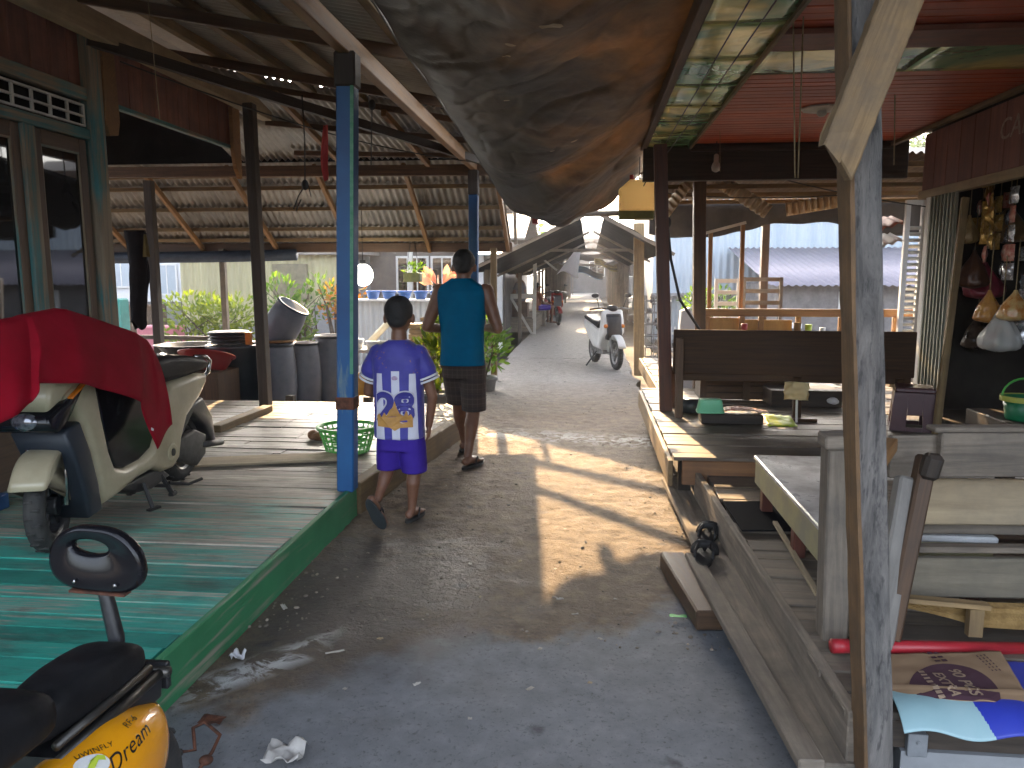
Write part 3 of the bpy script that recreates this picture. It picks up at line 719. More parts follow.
g = MB(); g.pillow([(3.585,.98),(3.63,.78),(3.67,.60),(3.715,.50),(3.80,.472),(3.95,.48),(4.07,.52),(4.18,.67),(4.27,.82),(4.22,.93),(3.8,1.0)], YZ, xa+.03, xb-.022, .012); g.build('inner_panel', K['glossblack'], S)
g = MB(); g.pillow([(4.08,.97),(4.16,1.01),(4.35,1.02),(4.58,1.0),(4.80,.965),(4.865,.925),(4.83,.885),(4.62,.87),(4.32,.865),(4.2,.87),(4.1,.91)], YZ, xa+.012, xb-.012, .04, steps=5); st = g.build('seat', K['blackleather'], S, smooth=True)
g = MB(); g.tube([(xb-.06,4.74,.975),(xb-.03,4.84,.965),(xb-.025,4.885,.93),(xb-.03,4.86,.86),(xb-.05,4.80,.82)], .014, 8); g.tube([(xa+.06,4.74,.975),(xa+.03,4.84,.965),(xa+.025,4.885,.93),(xa+.03,4.86,.86),(xa+.05,4.80,.82)], .014, 8); g.build('grab_rail', K['chrome'], S, smooth=True)
g = MB(); g.lathe([(.055,0),(.055,.010),(.045,.014),(.026,.014),(.024,.004)], (xb-.004,4.27,.45), 24, Matrix(((0,0,1),(1,0,0),(0,1,0)))); g.build('pivot_cover', K['beige'], S, smooth=False, bevel=.002)
g = MB(); g.lathe([(.022,0),(.022,.013)], (xb-.002,4.27,.45), 16, Matrix(((0,0,1),(1,0,0),(0,1,0)))); g.build('pivot_bolt', K['blackplastic'], S)
FA = rad(17); fax = V3((math.cos(FA), math.sin(FA), 0)); fdr = V3((-math.sin(FA), math.cos(FA), 0)); FO = V3((-2.625,3.34,0))
def FR(u, v, w): return FO+fax*w+fdr*(u-3.32)+Z*v
wheel(S, FR(3.32,.402,0), .222, .092, ax=fax)
wr = wheel(S, (-2.64,4.63,.402), .222, .105, rim=K['steel'])
g = MB(); cx, cz = 3.32, .402; out = []; inn = []
for k in range(15):
    a = rad(158-k*11.4); out.append((cx-math.cos(math.pi-a)*.0+math.cos(a)*.285, cz+math.sin(a)*.275)); inn.append((cx+math.cos(a)*.262, cz+math.sin(a)*.25))
out = [(cx+math.cos(rad(a))*.29, cz+math.sin(rad(a))*.275) for a in range(150, -16, -10)]; inn = [(cx+math.cos(rad(a))*.25, cz+math.sin(rad(a))*.245) for a in range(-15, 151, 10)]
g.pillow(out+[(cx+.30,cz-.13)]+inn, FR, -.082, .082, .02); g.build('front_mudguard', K['beige'], S, smooth=True)
g = MB()
for x in (-.075,.075): g.tube([FR(3.32,.40,x),FR(3.345,.56,x),FR(3.37,.78,x)], .017, 10)
g.build('fork', K['chrome'], S, smooth=True)
g = MB(); g.pillow([(3.185,.80),(3.19,.86),(3.30,.905),(3.44,.985),(3.475,.975),(3.40,.89),(3.33,.815),(3.25,.775)], YZ, xa-.008, xb+.010, .02); g.build('front_panel', K['glossblack'], S, smooth=True)
g = MB(); g.pillow([(3.30,.76),(3.42,.80),(3.49,.64),(3.535,.46),(3.545,.32),(3.44,.31),(3.40,.50),(3.345,.66)], YZ, xa+.03, xb+.004, .02); g.build('leg_shield_lining', surf('navy_black',(.012,.016,.024),(.02,.026,.036),6,.45), S, smooth=True)
g = MB(); g.ell((-2.60,3.20,.835), .07, .03, .042); g.build('headlight', K['lens'], S, smooth=True)
for x in (xa-.014, xb+.014):
    g = MB(); g.bar((x,3.335,.925), (x,3.475,.992), .012, .028, up=V3((1,0,0))); g.build('indicator', K['amber'], S, bevel=.004)
g = MB(); g.pillow([(3.195,.885),(3.21,.97),(3.27,1.05),(3.40,1.08),(3.50,1.04),(3.46,1.0),(3.31,.925)], YZ, xa+.0, xb+.008, .025); g.build('nose_cover', K['beige'], S, smooth=True)
g = MB(); g.tube([(-2.88,3.50,1.13),(-2.80,3.44,1.15),(-2.66,3.42,1.10),(-2.60,3.44,1.15),(-2.54,3.48,1.13)], .016, 10); g.tube([(-2.64,3.42,1.14),(-2.64,3.36,.9)], .03, 10)
g.build('handlebar', K['blackplastic'], S, smooth=True)
g = MB(); g.pillow([(4.40,.50),(4.46,.60),(4.66,.68),(4.80,.70),(4.93,.55),(4.96,.38),(4.90,.36),(4.80,.50),(4.66,.62),(4.5,.5)], YZ, -2.74, -2.53, .02); g.build('rear_mudguard', K['blackplastic'], S, smooth=True)
g = MB(); g.pillow([(4.30,.42),(4.36,.50),(4.62,.52),(4.76,.46),(4.74,.33),(4.62,.28),(4.40,.36)], YZ, -2.56, -2.50, .02); g.tube([(-2.51,4.70,.40),(-2.50,4.97,.36)], .022, 8); g.build('motor_housing', surf('motor_grey',(.05,.048,.045),(.035,.033,.03),20,.6), S, smooth=True)
g = MB(); g.pillow([(3.75,.37),(4.2,.38),(4.3,.30),(4.1,.27),(3.9,.30)], YZ, -2.72, -2.52, .02); g.build('underbody', K['blackplastic'], S)
g = MB()
for x in (-2.76,-2.50): g.tube([(x+(.03 if x<-2.6 else -.03),4.20,.33),(x,4.27,.195)], .014, 8); g.tube([(x,4.25,.19),(x,4.30,.192)], .017, 8)
g.tube([(-2.76,4.24,.25),(-2.50,4.24,.25)], .011, 8); g.tube([(-2.50,4.24,.27),(-2.44,4.36,.23),(-2.40,4.45,.24)], .010, 8)
g.build('centre_stand', K['wire'], S)
g = MB(); g.tube([(-2.51,3.98,.34),(-2.46,3.97,.20)], .012, 8); g.bar((-2.47,3.94,.192),(-2.45,4.02,.192), .03, .012); g.build('side_stand', K['wire'], S)
# cloth
S.rotation_euler.z = rad(2.2); S.location.x += .025
XO = .045
cols = [((-45,325),(-45,445),-2.62,-2.48),((0,321),(0,418),-2.60,-2.44),((24,317),(25,402),-2.60,-2.43),((29,315),(30,383),-2.60,-2.43),((65,308),(70,383),-2.60,-2.42),((105,321),(100,390),-2.58,-2.42),((134,331),(136,402),-2.58,-2.42),((146,338),(150,449),-2.57,-2.41),((153,350),(168,424),-2.57,-2.42)]
P_ = []
for (rg, ed, xr, xe) in cols:
    a = W(*rg, x=xr+XO); b = W(*ed, x=xe+XO); P_.append((a, b))
def clothf(u, v):
    t = u*(len(P_)-1); i = min(int(t), len(P_)-2); f = t-i; f = f*f*(3-2*f)*.5+f*.5
    a = P_[i][0].lerp(P_[i+1][0], f); b = P_[i][1].lerp(P_[i+1][1], f)
    fold = .018*math.sin(u*34+v*3)*max(0, v-.4)+.03*noise.noise(V3((u*5, v*2.5, 3)))*abs(v-.45)
    if v < .45:
        k = 1-v/.45; p = a+V3((-.30*k-.05, .02*k, -.10*k-.32*k*k))
    else:
        k = (v-.45)/.55; p = a.lerp(b, k**1.15); p.x += .07*math.sin(k*math.pi*.6)*(1-k*.5)
    return p+V3((fold, fold*.4, 0))
g = MB(); g.grid(clothf, 72, 34)
cl = g.build('red_cloth', K['redcloth'], smooth=True, solid=.004); tag(cl, 'dark red cloth draped over the handlebar and seat of the beige scooter', 'cloth')
g = MB(); q = W(152,431,x=-2.34); g.hexa(q, V3((0,.5,.86)).normalized(), V3((0,-.86,.5)).normalized(), V3((1,0,0)), .016, .012, .001); g.build('care_label', K['whitecloth'], cl)

# hanging things on the left
g = MB(); c = W(134,232,y=8.85)
def garm(u, v):
    a = 2*math.pi*u; w = .125-.035*v+.03*math.sin(a*3+v*2)*.6+.022*noise.noise(V3((math.cos(a)*2, math.sin(a)*2, v*5)))
    return c+V3((w*math.cos(a)+.02*math.sin(v*5), .05*math.sin(a), .02-v*1.13+.06*math.sin(a*2)*(v>.97)))
g.grid(garm, 24, 30); tag(g.build('hanging_garment', clothmat('black_cloth', (.010,.009,.011), (.02,.018,.02), .9, 0), smooth=True, solid=.004), 'long black garment hanging from the roof beam beside the dark post', 'garment')
g = MB(); q = W(145,236,y=8.6); g.grid(lambda u, v: q+V3((-.045+.09*u*(1)+.03*(1-2*u)*(1-v), .01*math.sin(u*9), .02-.26*v)), 8, 8); tag(g.build('cloth_scrap', clothmat('olive_cloth', (.16,.13,.045), (.2,.17,.07)), smooth=True, solid=.004), 'olive cloth scrap hanging next to the black garment', 'cloth')
g = MB(); q = W(329,128,y=5.6)
def rag(u, v): return q+V3((-.03+.07*(u-.3)*(.45+1.2*v*(1-v))-.05*v*(1-v)*2, .02*math.sin(u*6+v*5), .02-.40*v+.05*u*v))
g.grid(rag, 8, 16); tag(g.build('red_rag', clothmat('faded_red', (.42,.05,.05), (.55,.10,.09), .8, .3), smooth=True, solid=.003), 'faded red rag tied up beside the near blue post', 'cloth')
g = MB(); a = W(302,95,y=6.6); b = W(305,185,y=6.6); g.tube([a, a.lerp(b,.5)+V3((.01,0,0)), b], .006, 6); g.tube([b, b+V3((-.06,0,-.09)), b+V3((-.11,0,-.2)), b+V3((-.09,0,-.22)), b+V3((-.04,0,-.12))], .006, 6); g.ell(b, .03,.03,.045); g.tube([b+V3((.03,0,.0)), b+V3((.05,0,-.1))], .004, 6)
tag(g.build('hanging_flex', K['wire'], smooth=True), 'black electric flex with a knotted end hanging below the porch roof', 'cable')
g = MB(); a = W(372,105,y=6.6); b = W(371,165,y=6.6); g.tube([a, b], .005, 6); g.ell(a, .03,.02,.045); tag(g.build('hanging_hook', K['wire']), 'short dark hook line hanging right of the near blue post', 'hook')
g = MB(); a, b = V3((-3.45,5.6,3.05)), V3((-1.1,9.0,2.75)); g.tube([a.lerp(b,k/14)+V3((0,0,-.13*math.sin(math.pi*k/14))) for k in range(15)], .006, 6); tag(g.build('roof_cable', K['wire']), 'black cable sagging under the porch roof towards the tarp', 'cable')
g = MB(); a, b = V3((-2.55,3.3,3.2)), V3((-2.5,3.35,2.1)); a = W(148,0,y=4.2); b = W(160,120,y=4.2); g.tube([a,b], .0025, 6); tag(g.build('hanging_string', K['rope']), 'thin pale string hanging in front of the maroon plank panel', 'string')

# ================================================================= YARD STUFF (left)
def drum_prof(R, H): return [(R*.86,0),(R*.93,.02),(R,H*.3),(R*1.0,H*.5),(R*.95,H*.75),(R*.86,H*.93),(R*.84,H*.95),(R*.9,H*.96),(R*.9,H),(R*.82,H),(R*.80,H*.96),(R*.3,H*.94)]
def drum(x, y, z, R, H, label, mat='drum', M=None):
    t = thing('storage_drum', label, 'drum', (x, y, z), 'plastic drums stored behind the deck')
    g = MB(); g.lathe(drum_prof(R, H), (x,y,z), 28, M); g.build('shell', K[mat], t, smooth=True)
    g = MB(); pr_ = [(R*.88,H*.955),(R*.93,H*.96),(R*.93,H*.99),(R*.88,H*.995),(R*.88,H*.955)]; g.lathe(pr_, (x,y,z), 28, M, caps=False)
    if M is not None: g.lathe([(.01,H*.99),(R*.89,H*.99),(R*.89,H*.965),(.01,H*.965)], (x,y,z), 28, M)
    g.build('rim', K['tub'] if M is None else surf('drum_blue', (.03,.06,.11), (.05,.08,.13), 5, .95, spec=.05), t, smooth=M is None)
    return t
ZF = -.12
drum(-3.82, 9.10, ZF, .225, .79, 'grey blue plastic drum directly below the tilted drum', 'drum')
drum(-3.57, 9.40, ZF, .185, .78, 'narrow grey blue drum second from the near blue post')
drum(-3.33, 9.70, ZF, .235, .85, 'grey blue drum nearest the near blue post, beside the leaning pole')
drum(-4.08, 9.40, ZF, .21, .79, 'grey blue drum half hidden behind the dark square post')
Mt = Matrix.Rotation(rad(33), 3, 'Y')
drum(-3.90, 9.22, .71, .225, .50, 'grey blue drum with a blue rim lying tilted on top of the other drums', 'drum', Mt)
g = MB(); g.lathe([(.2,0),(.23,.012),(.2,.028)], (-3.82,9.12,.682), 24); tag(g.build('drum_lid', K['raw_orange'], smooth=True), 'flat brown lid on the drum under the tilted one', 'lid')
t = thing('water_tub', 'large dark blue water tub left of the dark square post', 'tub', (-4.37,9.1,ZF))
g = MB(); g.lathe([(.27,0),(.30,.03),(.325,.72),(.34,.74),(.34,.77),(.31,.775),(.30,.7)], (-4.37,9.1,ZF), 30); g.build('shell', K['tub'], t, smooth=True)
st_ = thing('lid_stack', 'stack of dark lids on the large blue tub', 'lids', (-4.40,9.1,.66))
for k in range(4):
    g = MB(); g.lathe([(.2,0),(.24,.005),(.25,.02),(.22,.032),(.05,.036)], (-4.42+random.uniform(-.02,.02),9.1,.662+k*.040), 26); g.build('lid', K['tub'], st_, smooth=True)
g = MB(); q = V3((-4.12,8.98,.66)); g.box(q.x-.035,q.x+.035,q.y-.03,q.y+.03,q.z,q.z+.15); tag(g.build('orange_carton', surf('orange_carton',(.62,.2,.03),(.5,.15,.02),6,.6), bevel=.006), 'small orange carton beside the stack of dark lids', 'carton')
for (x,y,z,R,H,mt,lab) in ((-5.0,9.2,.40,.36,.13,'tub','big dark basin beneath the topmost basin of the pile'),(-5.0,9.2,.53,.40,.11,'tub','topmost wide dark basin with a bright rim'),(-5.3,8.9,.28,.3,.16,'tub','dark basin lowest at the left of the basin pile')):
    g = MB(); g.lathe([(R*.7,0),(R*.75,.01),(R*.97,H*.9),(R*1.06,H*.95),(R*1.06,H),(R*.97,H),(R*.7,.03)], (x,y,z), 30); tag(g.build('wash_basin', K[mt], smooth=True), lab, 'basin', 'basins piled behind the scooter')
g = MB(); g.box(-5.6,-4.55,8.75,9.6,-.15,.28); tag(g.build('yard_crate', K['dark_wood'], bevel=.01), 'low dark timber crate carrying the piled basins', 'crate')
c = V3((-4.42,8.45,.40)); g = MB(); M_t = Matrix.Rotation(rad(-18), 3, 'X')
g.lathe([(.20,0),(.21,.01),(.29,.17),(.32,.18),(.32,.195),(.285,.195),(.2,.02)], c, 30, M_t); tag(g.build('red_basin', K['redtub'], smooth=True), 'red plastic basin standing between the scooter seat and the blue tub', 'basin')
g = MB(); g.box(-4.7,-4.15,8.2,8.75,-.2,.41); tag(g.build('brown_box', K['brown_wood'], bevel=.01), 'brown wooden box carrying the red basin', 'box')
g = MB(); g.tube([V3((-3.05,10.4,.55)), V3((-2.55,10.4,1.05))], .045, 12); g.tube([V3((-2.7,10.4,.9)), V3((-2.55,10.4,1.05))], .05, 12)
tag(g.build('leaning_pole', surf('bone_white', (.62,.58,.44), (.5,.46,.34), 5, .6), smooth=True), 'thick cream pole leaning to the right behind the drums', 'pole')
# green basket
BK = W(348,452,z=DZ); BK.z = DZ+.005
t = thing('plastic_basket', 'green open weave plastic basket on the deck behind the near blue post', 'basket', BK)
g = MB(); n = 26
def br_(k): return .155+.055*k
for k in range(n):
    a = 2*math.pi*k/n; g.tube([BK+V3((math.cos(a)*br_(0), math.sin(a)*br_(0), .005)), BK+V3((math.cos(a+.04)*br_(1), math.sin(a+.04)*br_(1), .185))], .0065, 5)
for h in (.02,.06,.10,.14): g.lathe([(br_(h/.185)-.006,h),(br_(h/.185)+.004,h),(br_(h/.185)+.004,h+.014),(br_(h/.185)-.006,h+.014),(br_(h/.185)-.006,h)], BK, 32, caps=False)
g.lathe([(.01,.003),(br_(0),.003),(br_(0),.010),(.01,.010)], BK, 32)
g.build('mesh_wall', K['greenplastic'], t)
g = MB(); g.lathe([(.205,.178),(.226,.180),(.226,.200),(.205,.202),(.205,.178)], BK, 36, caps=False); g.build('rim', K['greenplastic'], t, smooth=True)
g = MB(); q = W(318,440,z=DZ)
g.ell(q+V3((0,0,.03)), .05,.04,.035); g.ell(q+V3((-.05,.03,.035)), .045,.04,.04); g.ell(q+V3((.04,-.02,.02)), .035,.03,.022)
tag(g.build('coconut_husk', surf('husk',(.30,.15,.07),(.18,.09,.045),18,.9,0,.6), smooth=True), 'brown coconut husks lying left of the green basket', 'husk')
# plants
def potted(x, y, zb, R, H, c, rx, ry, rz, n, size, lm, label, cat='plant', name='potted_plant', potmat='pot'):
    t = thing(name, label, cat, (x, y, zb))
    g = MB(); g.lathe([(R*.72,0),(R*.75,.01),(R*.98,H*.86),(R*1.08,H*.87),(R*1.08,H),(R*.96,H),(R*.94,H*.9),(R*.1,H*.88)], (x,y,zb), 24); g.build('pot', K[potmat], t, smooth=True)
    g = MB()
    for _ in range(7): g.tube([(x,y,zb+H*.85),(x+random.uniform(-.5,.5)*rx,y+random.uniform(-.5,.5)*ry,c[2]-rz*.3),(x+random.uniform(-1,1)*rx*.8,y+random.uniform(-1,1)*ry*.8,c[2]+rz*random.uniform(.2,.8))], [.012,.008,.004], 5)
    g.build('stem', K['bark'], t)
    g = MB(); g.leaves(c, rx, ry, rz, n, size, shell=.1); g.build('foliage', K[lm], t); return t
potted(-1.66,8.3,-.10,.17,.32,(-1.60,8.3,.62),.27,.25,.36,300,.13,'leafyellow','lush lime green plant in a grey pot left of the man')
potted(-1.36,9.95,-.12,.16,.30,(-1.33,9.95,.58),.27,.25,.34,260,.12,'leaf','leafy green plant right of the man by the path edge')
def bush(x, y, zb, c, rx, ry, rz, n, size, lm, label, cat='bush', name='garden_bush'):
    t = thing(name, label, cat, (x, y, zb)); g = MB()
    for _ in range(9): g.tube([(x+random.uniform(-.1,.1),y,zb),(c[0]+random.uniform(-.5,.5)*rx,c[1]+random.uniform(-.5,.5)*ry,c[2]-rz*.2),(c[0]+random.uniform(-1,1)*rx*.8,c[1]+random.uniform(-1,1)*ry*.8,c[2]+rz*random.uniform(.3,.9))], [.03,.018,.006], 5)
    g.build('branches', K['bark'], t); g = MB()
    for _ in range(7):
        q = V3((c[0]+random.uniform(-.6,.6)*rx, c[1]+random.uniform(-.6,.6)*ry, c[2]+random.uniform(-.6,.6)*rz)); g.leaves(q, rx*.55, ry*.55, rz*.55, n//7, size, shell=.15)
    g.build('foliage', K[lm], t); return t
bush(-7.3,14.2,-.42,(-7.25,14.2,.45),1.15,.7,.78,1500,.13,'leafyellow','yellow green garden bush beyond the yard rail')
bush(-5.6,14.8,-.42,(-5.75,14.8,.6),.8,.6,.85,900,.14,'leaf','darker green shrub right of the yellow bush')
bush(-5.0,15.0,-.42,(-5.0,15.0,1.0),.55,.4,.45,420,.13,'croton','orange leaved croton shrub behind the tilted drum')
# ================================================================= PEOPLE
def hand(mb, w, d, side, nrm, s=1.0, curl=.5, thumb=1):
    """palm + five fingers; d along the hand, side across it, nrm the way the palm faces"""
    w, d, side, nrm = V3(w), V3(d).normalized(), V3(side), V3(nrm)
    side = (side-d*side.dot(d)).normalized(); nrm = d.cross(side)*(1 if d.cross(side).dot(nrm) > 0 else -1)
    M = Matrix((side, nrm, d)).transposed()
    mb.ell(w+d*.045*s, .041*s, .016*s, .056*s, 14, 10, M)
    for k, (o, L) in enumerate(((-.030,.062),(-.010,.074),(.010,.069),(.029,.054))):
        b = w+d*.078*s+side*o*s; e1 = (d+nrm*curl*.7+side*o*2).normalized(); e2 = (d+nrm*curl*1.8).normalized()
        mb.blob_limb([b-d*.02*s, b+e1*L*.5*s, b+e1*L*.5*s+e2*L*.5*s], [.0095*s, .0088*s, .0075*s], 8)
    t0 = w+d*.022*s-side*.03*s*thumb
    mb.blob_limb([t0, t0+(-side*thumb*.6+d*.7+nrm*.35).normalized()*.038*s, t0+(-side*thumb*.35+d+nrm*.6).normalized()*.068*s], [.013*s, .011*s, .009*s], 8)
def foot(mb, heel, toe, up, s=1.0):
    heel, toe = V3(heel), V3(toe); d = (toe-heel).normalized(); up = V3(up); side = d.cross(up).normalized(); up = side.cross(d)
    L = (toe-heel).length
    mb.blob_limb([heel+d*.03*s+up*.034*s, heel+d*L*.35+up*.036*s, heel+d*L*.68+up*.022*s], [.033*s, .034*s, .03*s], 12)
    mb.ell(heel+d*L*.70+up*.018*s, .046*s, .05*s, .02*s, 14, 8, Matrix((side, d, up)).transposed())
    for k, o in enumerate((-.034,-.017,0,.016,.032)):
        r_ = .012-.001*abs(k-1) if k else .010
        mb.blob_limb([heel+d*L*.76+side*o*s+up*.014*s, heel+d*(L*(.98-.035*abs(k-3)))+side*o*1.05*s+up*.012*s], [r_*s, r_*s], 8)
def flipflop(parent, heel, toe, up, s, sole, strap, name='flip_flop'):
    heel, toe = V3(heel), V3(toe); d = (toe-heel).normalized(); up = V3(up); side = d.cross(up).normalized(); up = side.cross(d)
    L = (toe-heel).length+.03*s; o = heel-d*.015*s
    out = []
    for k in range(28):
        a = 2*math.pi*k/28; v = .5-.5*math.cos(a); w = (.036+.014*v)*math.sin(a)*1.15
        w *= 1-.14*math.exp(-((v-.42)/.14)**2)
        out.append((w*s, v*L))
    g = MB(); g.pillow(out, lambda u, v, w: o+side*u+d*v+up*w, -.022*s, -.001, .004); f = g.build(name, sole, parent)
    g = MB()
    for sg in (-1, 1):
        g.tube([o+d*L*.80+up*.0, o+d*L*.74+up*.03*s+side*sg*.01*s, o+d*L*.60+up*.052*s+side*sg*.03*s, o+d*L*.46+up*.03*s+side*sg*.043*s, o+d*L*.44+side*sg*.044*s-up*.005], .007*s, 8)
    g.build('strap', strap, f); return f
def head_mesh(mb, c, s=1.0, tilt=0.0):
    M = Matrix.Rotation(tilt, 3, 'X')
    def P(x, y, z): return c+M@V3((x*s, y*s, z*s))
    mb.ell(P(0,-.005,.015), .084*s, .097*s, .106*s, 18, 14, M)
    mb.ell(P(0,.028,-.045), .056*s, .062*s, .068*s, 16, 10, M)
    mb.ell(P(0,.095,-.015), .014*s, .018*s, .026*s, 10, 8, M)
    mb.ell(P(0,.088,-.058), .024*s, .012*s, .012*s, 10, 8, M)
    mb.ell(P(0,.084,.018), .05*s, .012*s, .012*s, 10, 8, M)
    for sg in (-1, 1): mb.ell(P(sg*.089,-.002,-.012), .012*s, .020*s, .033*s, 10, 8, M)
    return P, M
def face_parts(parent, P, M, s):
    for sg in (-1, 1):
        g = MB(); g.ell(P(sg*.032,.084,.0), .014*s, .008*s, .008*s, 10, 8, M); e = g.build('eye', K['offwhite'], parent, smooth=True)
        g = MB(); g.ell(P(sg*.032,.090,.0), .006*s, .004*s, .006*s, 8, 6, M); g.build('iris', K['hair'], e)
        g = MB(); g.bar(P(sg*.015,.094,.020), P(sg*.048,.084,.022), .008*s, .006*s); g.build('eyebrow', K['hair'], parent)
    g = MB(); g.bar(P(-.02,.100,-.058), P(.02,.100,-.058), .004*s, .004*s); g.build('mouth', surf('lip',(.16,.05,.045),(.13,.04,.035),9,.5), parent)
def hair_mesh(P, M, s, parent, seed, low=.0):
    g = MB(); n, k = 26, 18; rg = []
    for i in range(k+1):
        th = math.pi*min(max(i/k, .02), .98); ring = []
        for j in range(n):
            ph = 2*math.pi*j/n; d = V3((math.sin(th)*math.cos(ph), math.sin(th)*math.sin(ph), -math.cos(th)))
            r_ = 1+.045*noise.noise(d*6+V3((seed,0,0)))+.03*noise.noise(d*16+V3((seed,3,0)))
            ring.append(P(.0905*d.x*r_, -.020+.097*d.y*r_, .036+.096*d.z*r_))
        rg.append(ring)
    g.rings(rg)
    g.ell(P(0,-.052,-.022-low), .066*s, .045*s, .05*s, 16, 10, M)
    return g.build('hair', K['hair'], parent, remesh=.006, relax=2)

# ---- man
MC = V3((-.975, 5.96, 0))
man = thing('person', 'man in sleeveless blue shirt and dark plaid shorts walking away in flip flops', 'person', MC)
hd = V3((-.975, 5.985, 1.565))
g = MB(); P, Mh = head_mesh(g, hd, 1.0, rad(-14))
g.blob_limb([(-.975,5.955,1.36), (-.975,5.965,1.50)], [.062,.056], 14)
def ring(cx, cy, z, rx, ry, n=24, e=2.4):
    r_ = []
    for j in range(n):
        a = 2*math.pi*j/n; ca, sa = math.cos(a), math.sin(a)
        r_.append(V3((cx+rx*math.copysign(abs(ca)**(2/e), ca), cy+ry*math.copysign(abs(sa)**(2/e), sa), z)))
    return r_
g.rings([ring(-.985,5.95,z,rx,ry) for z,rx,ry in ((.80,.155,.105),(.95,.145,.10),(1.10,.15,.10),(1.25,.168,.105),(1.36,.17,.10),(1.41,.13,.08),(1.45,.06,.05))])
for sx, pts in ((-1, [(-1.155,5.95,1.375),(-1.265,5.93,1.10),(-1.13,6.14,1.06)]), (1, [(-.80,5.95,1.375),(-.705,5.92,1.09),(-.83,6.14,1.08)])):
    g.blob_limb(pts[:2], [.062,.043], 14, 1.0); g.blob_limb(pts[1:], [.043,.029], 12)
    hand(g, pts[2], V3(( -sx*.35, 1, .15)), V3((0,0,1)), V3((-sx,0,0)), 1.0, .9, -1)
LR = [(-.905,5.96,.84),(-.90,5.955,.46),(-.935,5.835,.085)]; LL = [(-1.06,5.97,.84),(-1.055,6.13,.48),(-1.045,6.36,.09)]
for L_ in (LR, LL):
    g.blob_limb(L_[:2], [.088,.054], 16)
    k, a = V3(L_[1]), V3(L_[2]); cf = k.lerp(a, .33)+V3((0,-.022,0))
    g.blob_limb([k, cf, k.lerp(a,.7), a], [.052,.056,.038,.032], 14)
foot(g, (-.955,5.77,.022), (-.855,6.005,.022), Z); foot(g, (-1.06,6.31,.03), (-1.03,6.565,.03), V3((0,-.05,1)))
g.build('body', K['skin'], man, remesh=.0068, relax=3)
face_parts(man, P, Mh, 1.0); hair_mesh(P, Mh, 1.0, man, 1)
def shell(rings_, parent, name, mat, holes=False, fold=.006, seed=0, solid=.005):
    g = MB(); R2 = []
    for i in range(len(rings_)-1):
        for k in range(4):
            t = k/4; R2.append([V3(a).lerp(V3(b), t) for a, b in zip(rings_[i], rings_[i+1])])
    R2.append([V3(p) for p in rings_[-1]])
    for q in R2:
        c = sum(q, V3((0,0,0)))/len(q)
        for i, p in enumerate(q):
            d = (p-c); d.z = 0; q[i] = p+d.normalized()*fold*(noise.noise(V3((p.x*9+seed, p.y*9, p.z*5)))+.6*noise.noise(V3((p.x*22+seed, p.y*22, p.z*9))))
    g.rings(R2, caps=False); return g.build(name, mat, parent, smooth=True, solid=solid, sub=1)
shell([ring(-.988,5.95,z,rx,ry,30,2.6) for z,rx,ry in ((.80,.178,.125),(.92,.170,.118),(1.08,.167,.115),(1.22,.182,.120),(1.32,.194,.120),(1.375,.190,.112),(1.415,.162,.098),(1.448,.112,.082),(1.475,.074,.068))], man, 'shirt', K['blueshirt'], seed=3, fold=.009)
for i, L_ in enumerate((LR, LL)):
    h, k = V3(L_[0]), V3(L_[1]); rg = []
    for t, r_ in ((0,.100),(.3,.106),(.62,.103),(1.06,.100)):
        c = h.lerp(k, t)+V3((0,0,.0)); rg.append([c+V3((r_*.98*math.cos(2*math.pi*j/24), r_*1.12*math.sin(2*math.pi*j/24), 0)) for j in range(24)])
    if i == 0: parts_r = rg
    else: parts_l = rg
g = MB(); g.rings([ring(-.983,5.955,z,rx,ry,28) for z,rx,ry in ((.70,.168,.125),(.80,.168,.12),(.86,.164,.112))])
g.rings(parts_r); g.rings(parts_l); g.build('shorts', K['plaid'], man, remesh=.008, relax=3)
ff = K['foam']; stp = surf('strap_black', (.02,.018,.018), None, 9, .5)
flipflop(man, (-.957,5.765,.020), (-.853,6.010,.020), Z, 1.0, ff, stp); flipflop(man, (-1.06,6.31,.028), (-1.03,6.565,.028), Z, 1.0, ff, K['redtub'])

# ---- boy
BC = V3((-1.12, 4.46, 0)); s = .82
boy = thing('person', 'boy in indigo and white striped jersey and purple shorts, stepping with one sole raised', 'person', BC)
hd = V3((-1.12, 4.475, 1.255)); hs = .95
g = MB(); P, Mh = head_mesh(g, hd, hs, rad(-6))
g.blob_limb([(-1.12,4.455,1.02), (-1.12,4.465,1.16)], [.052,.047], 14)
g.rings([ring(-1.125,4.455,z,rx,ry) for z,rx,ry in ((.52,.115,.08),(.65,.11,.078),(.80,.115,.078),(.95,.122,.08),(1.02,.115,.07),(1.07,.06,.045))])
for sx, pts in ((1, [(-.990,4.455,1.03),(-.925,4.47,.78),(-.955,4.50,.60)]), (-1, [(-1.260,4.455,1.03),(-1.325,4.50,.80),(-1.24,4.67,.74)])):
    g.blob_limb(pts[:2], [.043,.032], 12); g.blob_limb(pts[1:], [.032,.022], 12)
    if sx > 0: hand(g, pts[2], V3((-.05,.12,-1)), V3((0,1,0)), V3((-1,0,0)), .80, .55, -1)
    else: hand(g, pts[2], V3((.4,1,0)), V3((0,0,1)), V3((1,0,0)), .80, .8, -1)
RR = [(-1.055,4.46,.56),(-1.045,4.475,.335),(-1.065,4.475,.075)]; RL = [(-1.185,4.46,.56),(-1.205,4.50,.345),(-1.235,4.335,.185)]
for L_ in (RR, RL):
    g.blob_limb(L_[:2], [.066,.042], 14); k, a = V3(L_[1]), V3(L_[2]); cf = k.lerp(a, .33)+V3((0,-.014,0))
    g.blob_limb([k, cf, k.lerp(a,.7), a], [.041,.043,.031,.026], 12)
foot(g, (-1.085,4.435,.022), (-1.04,4.640,.022), Z, s); 
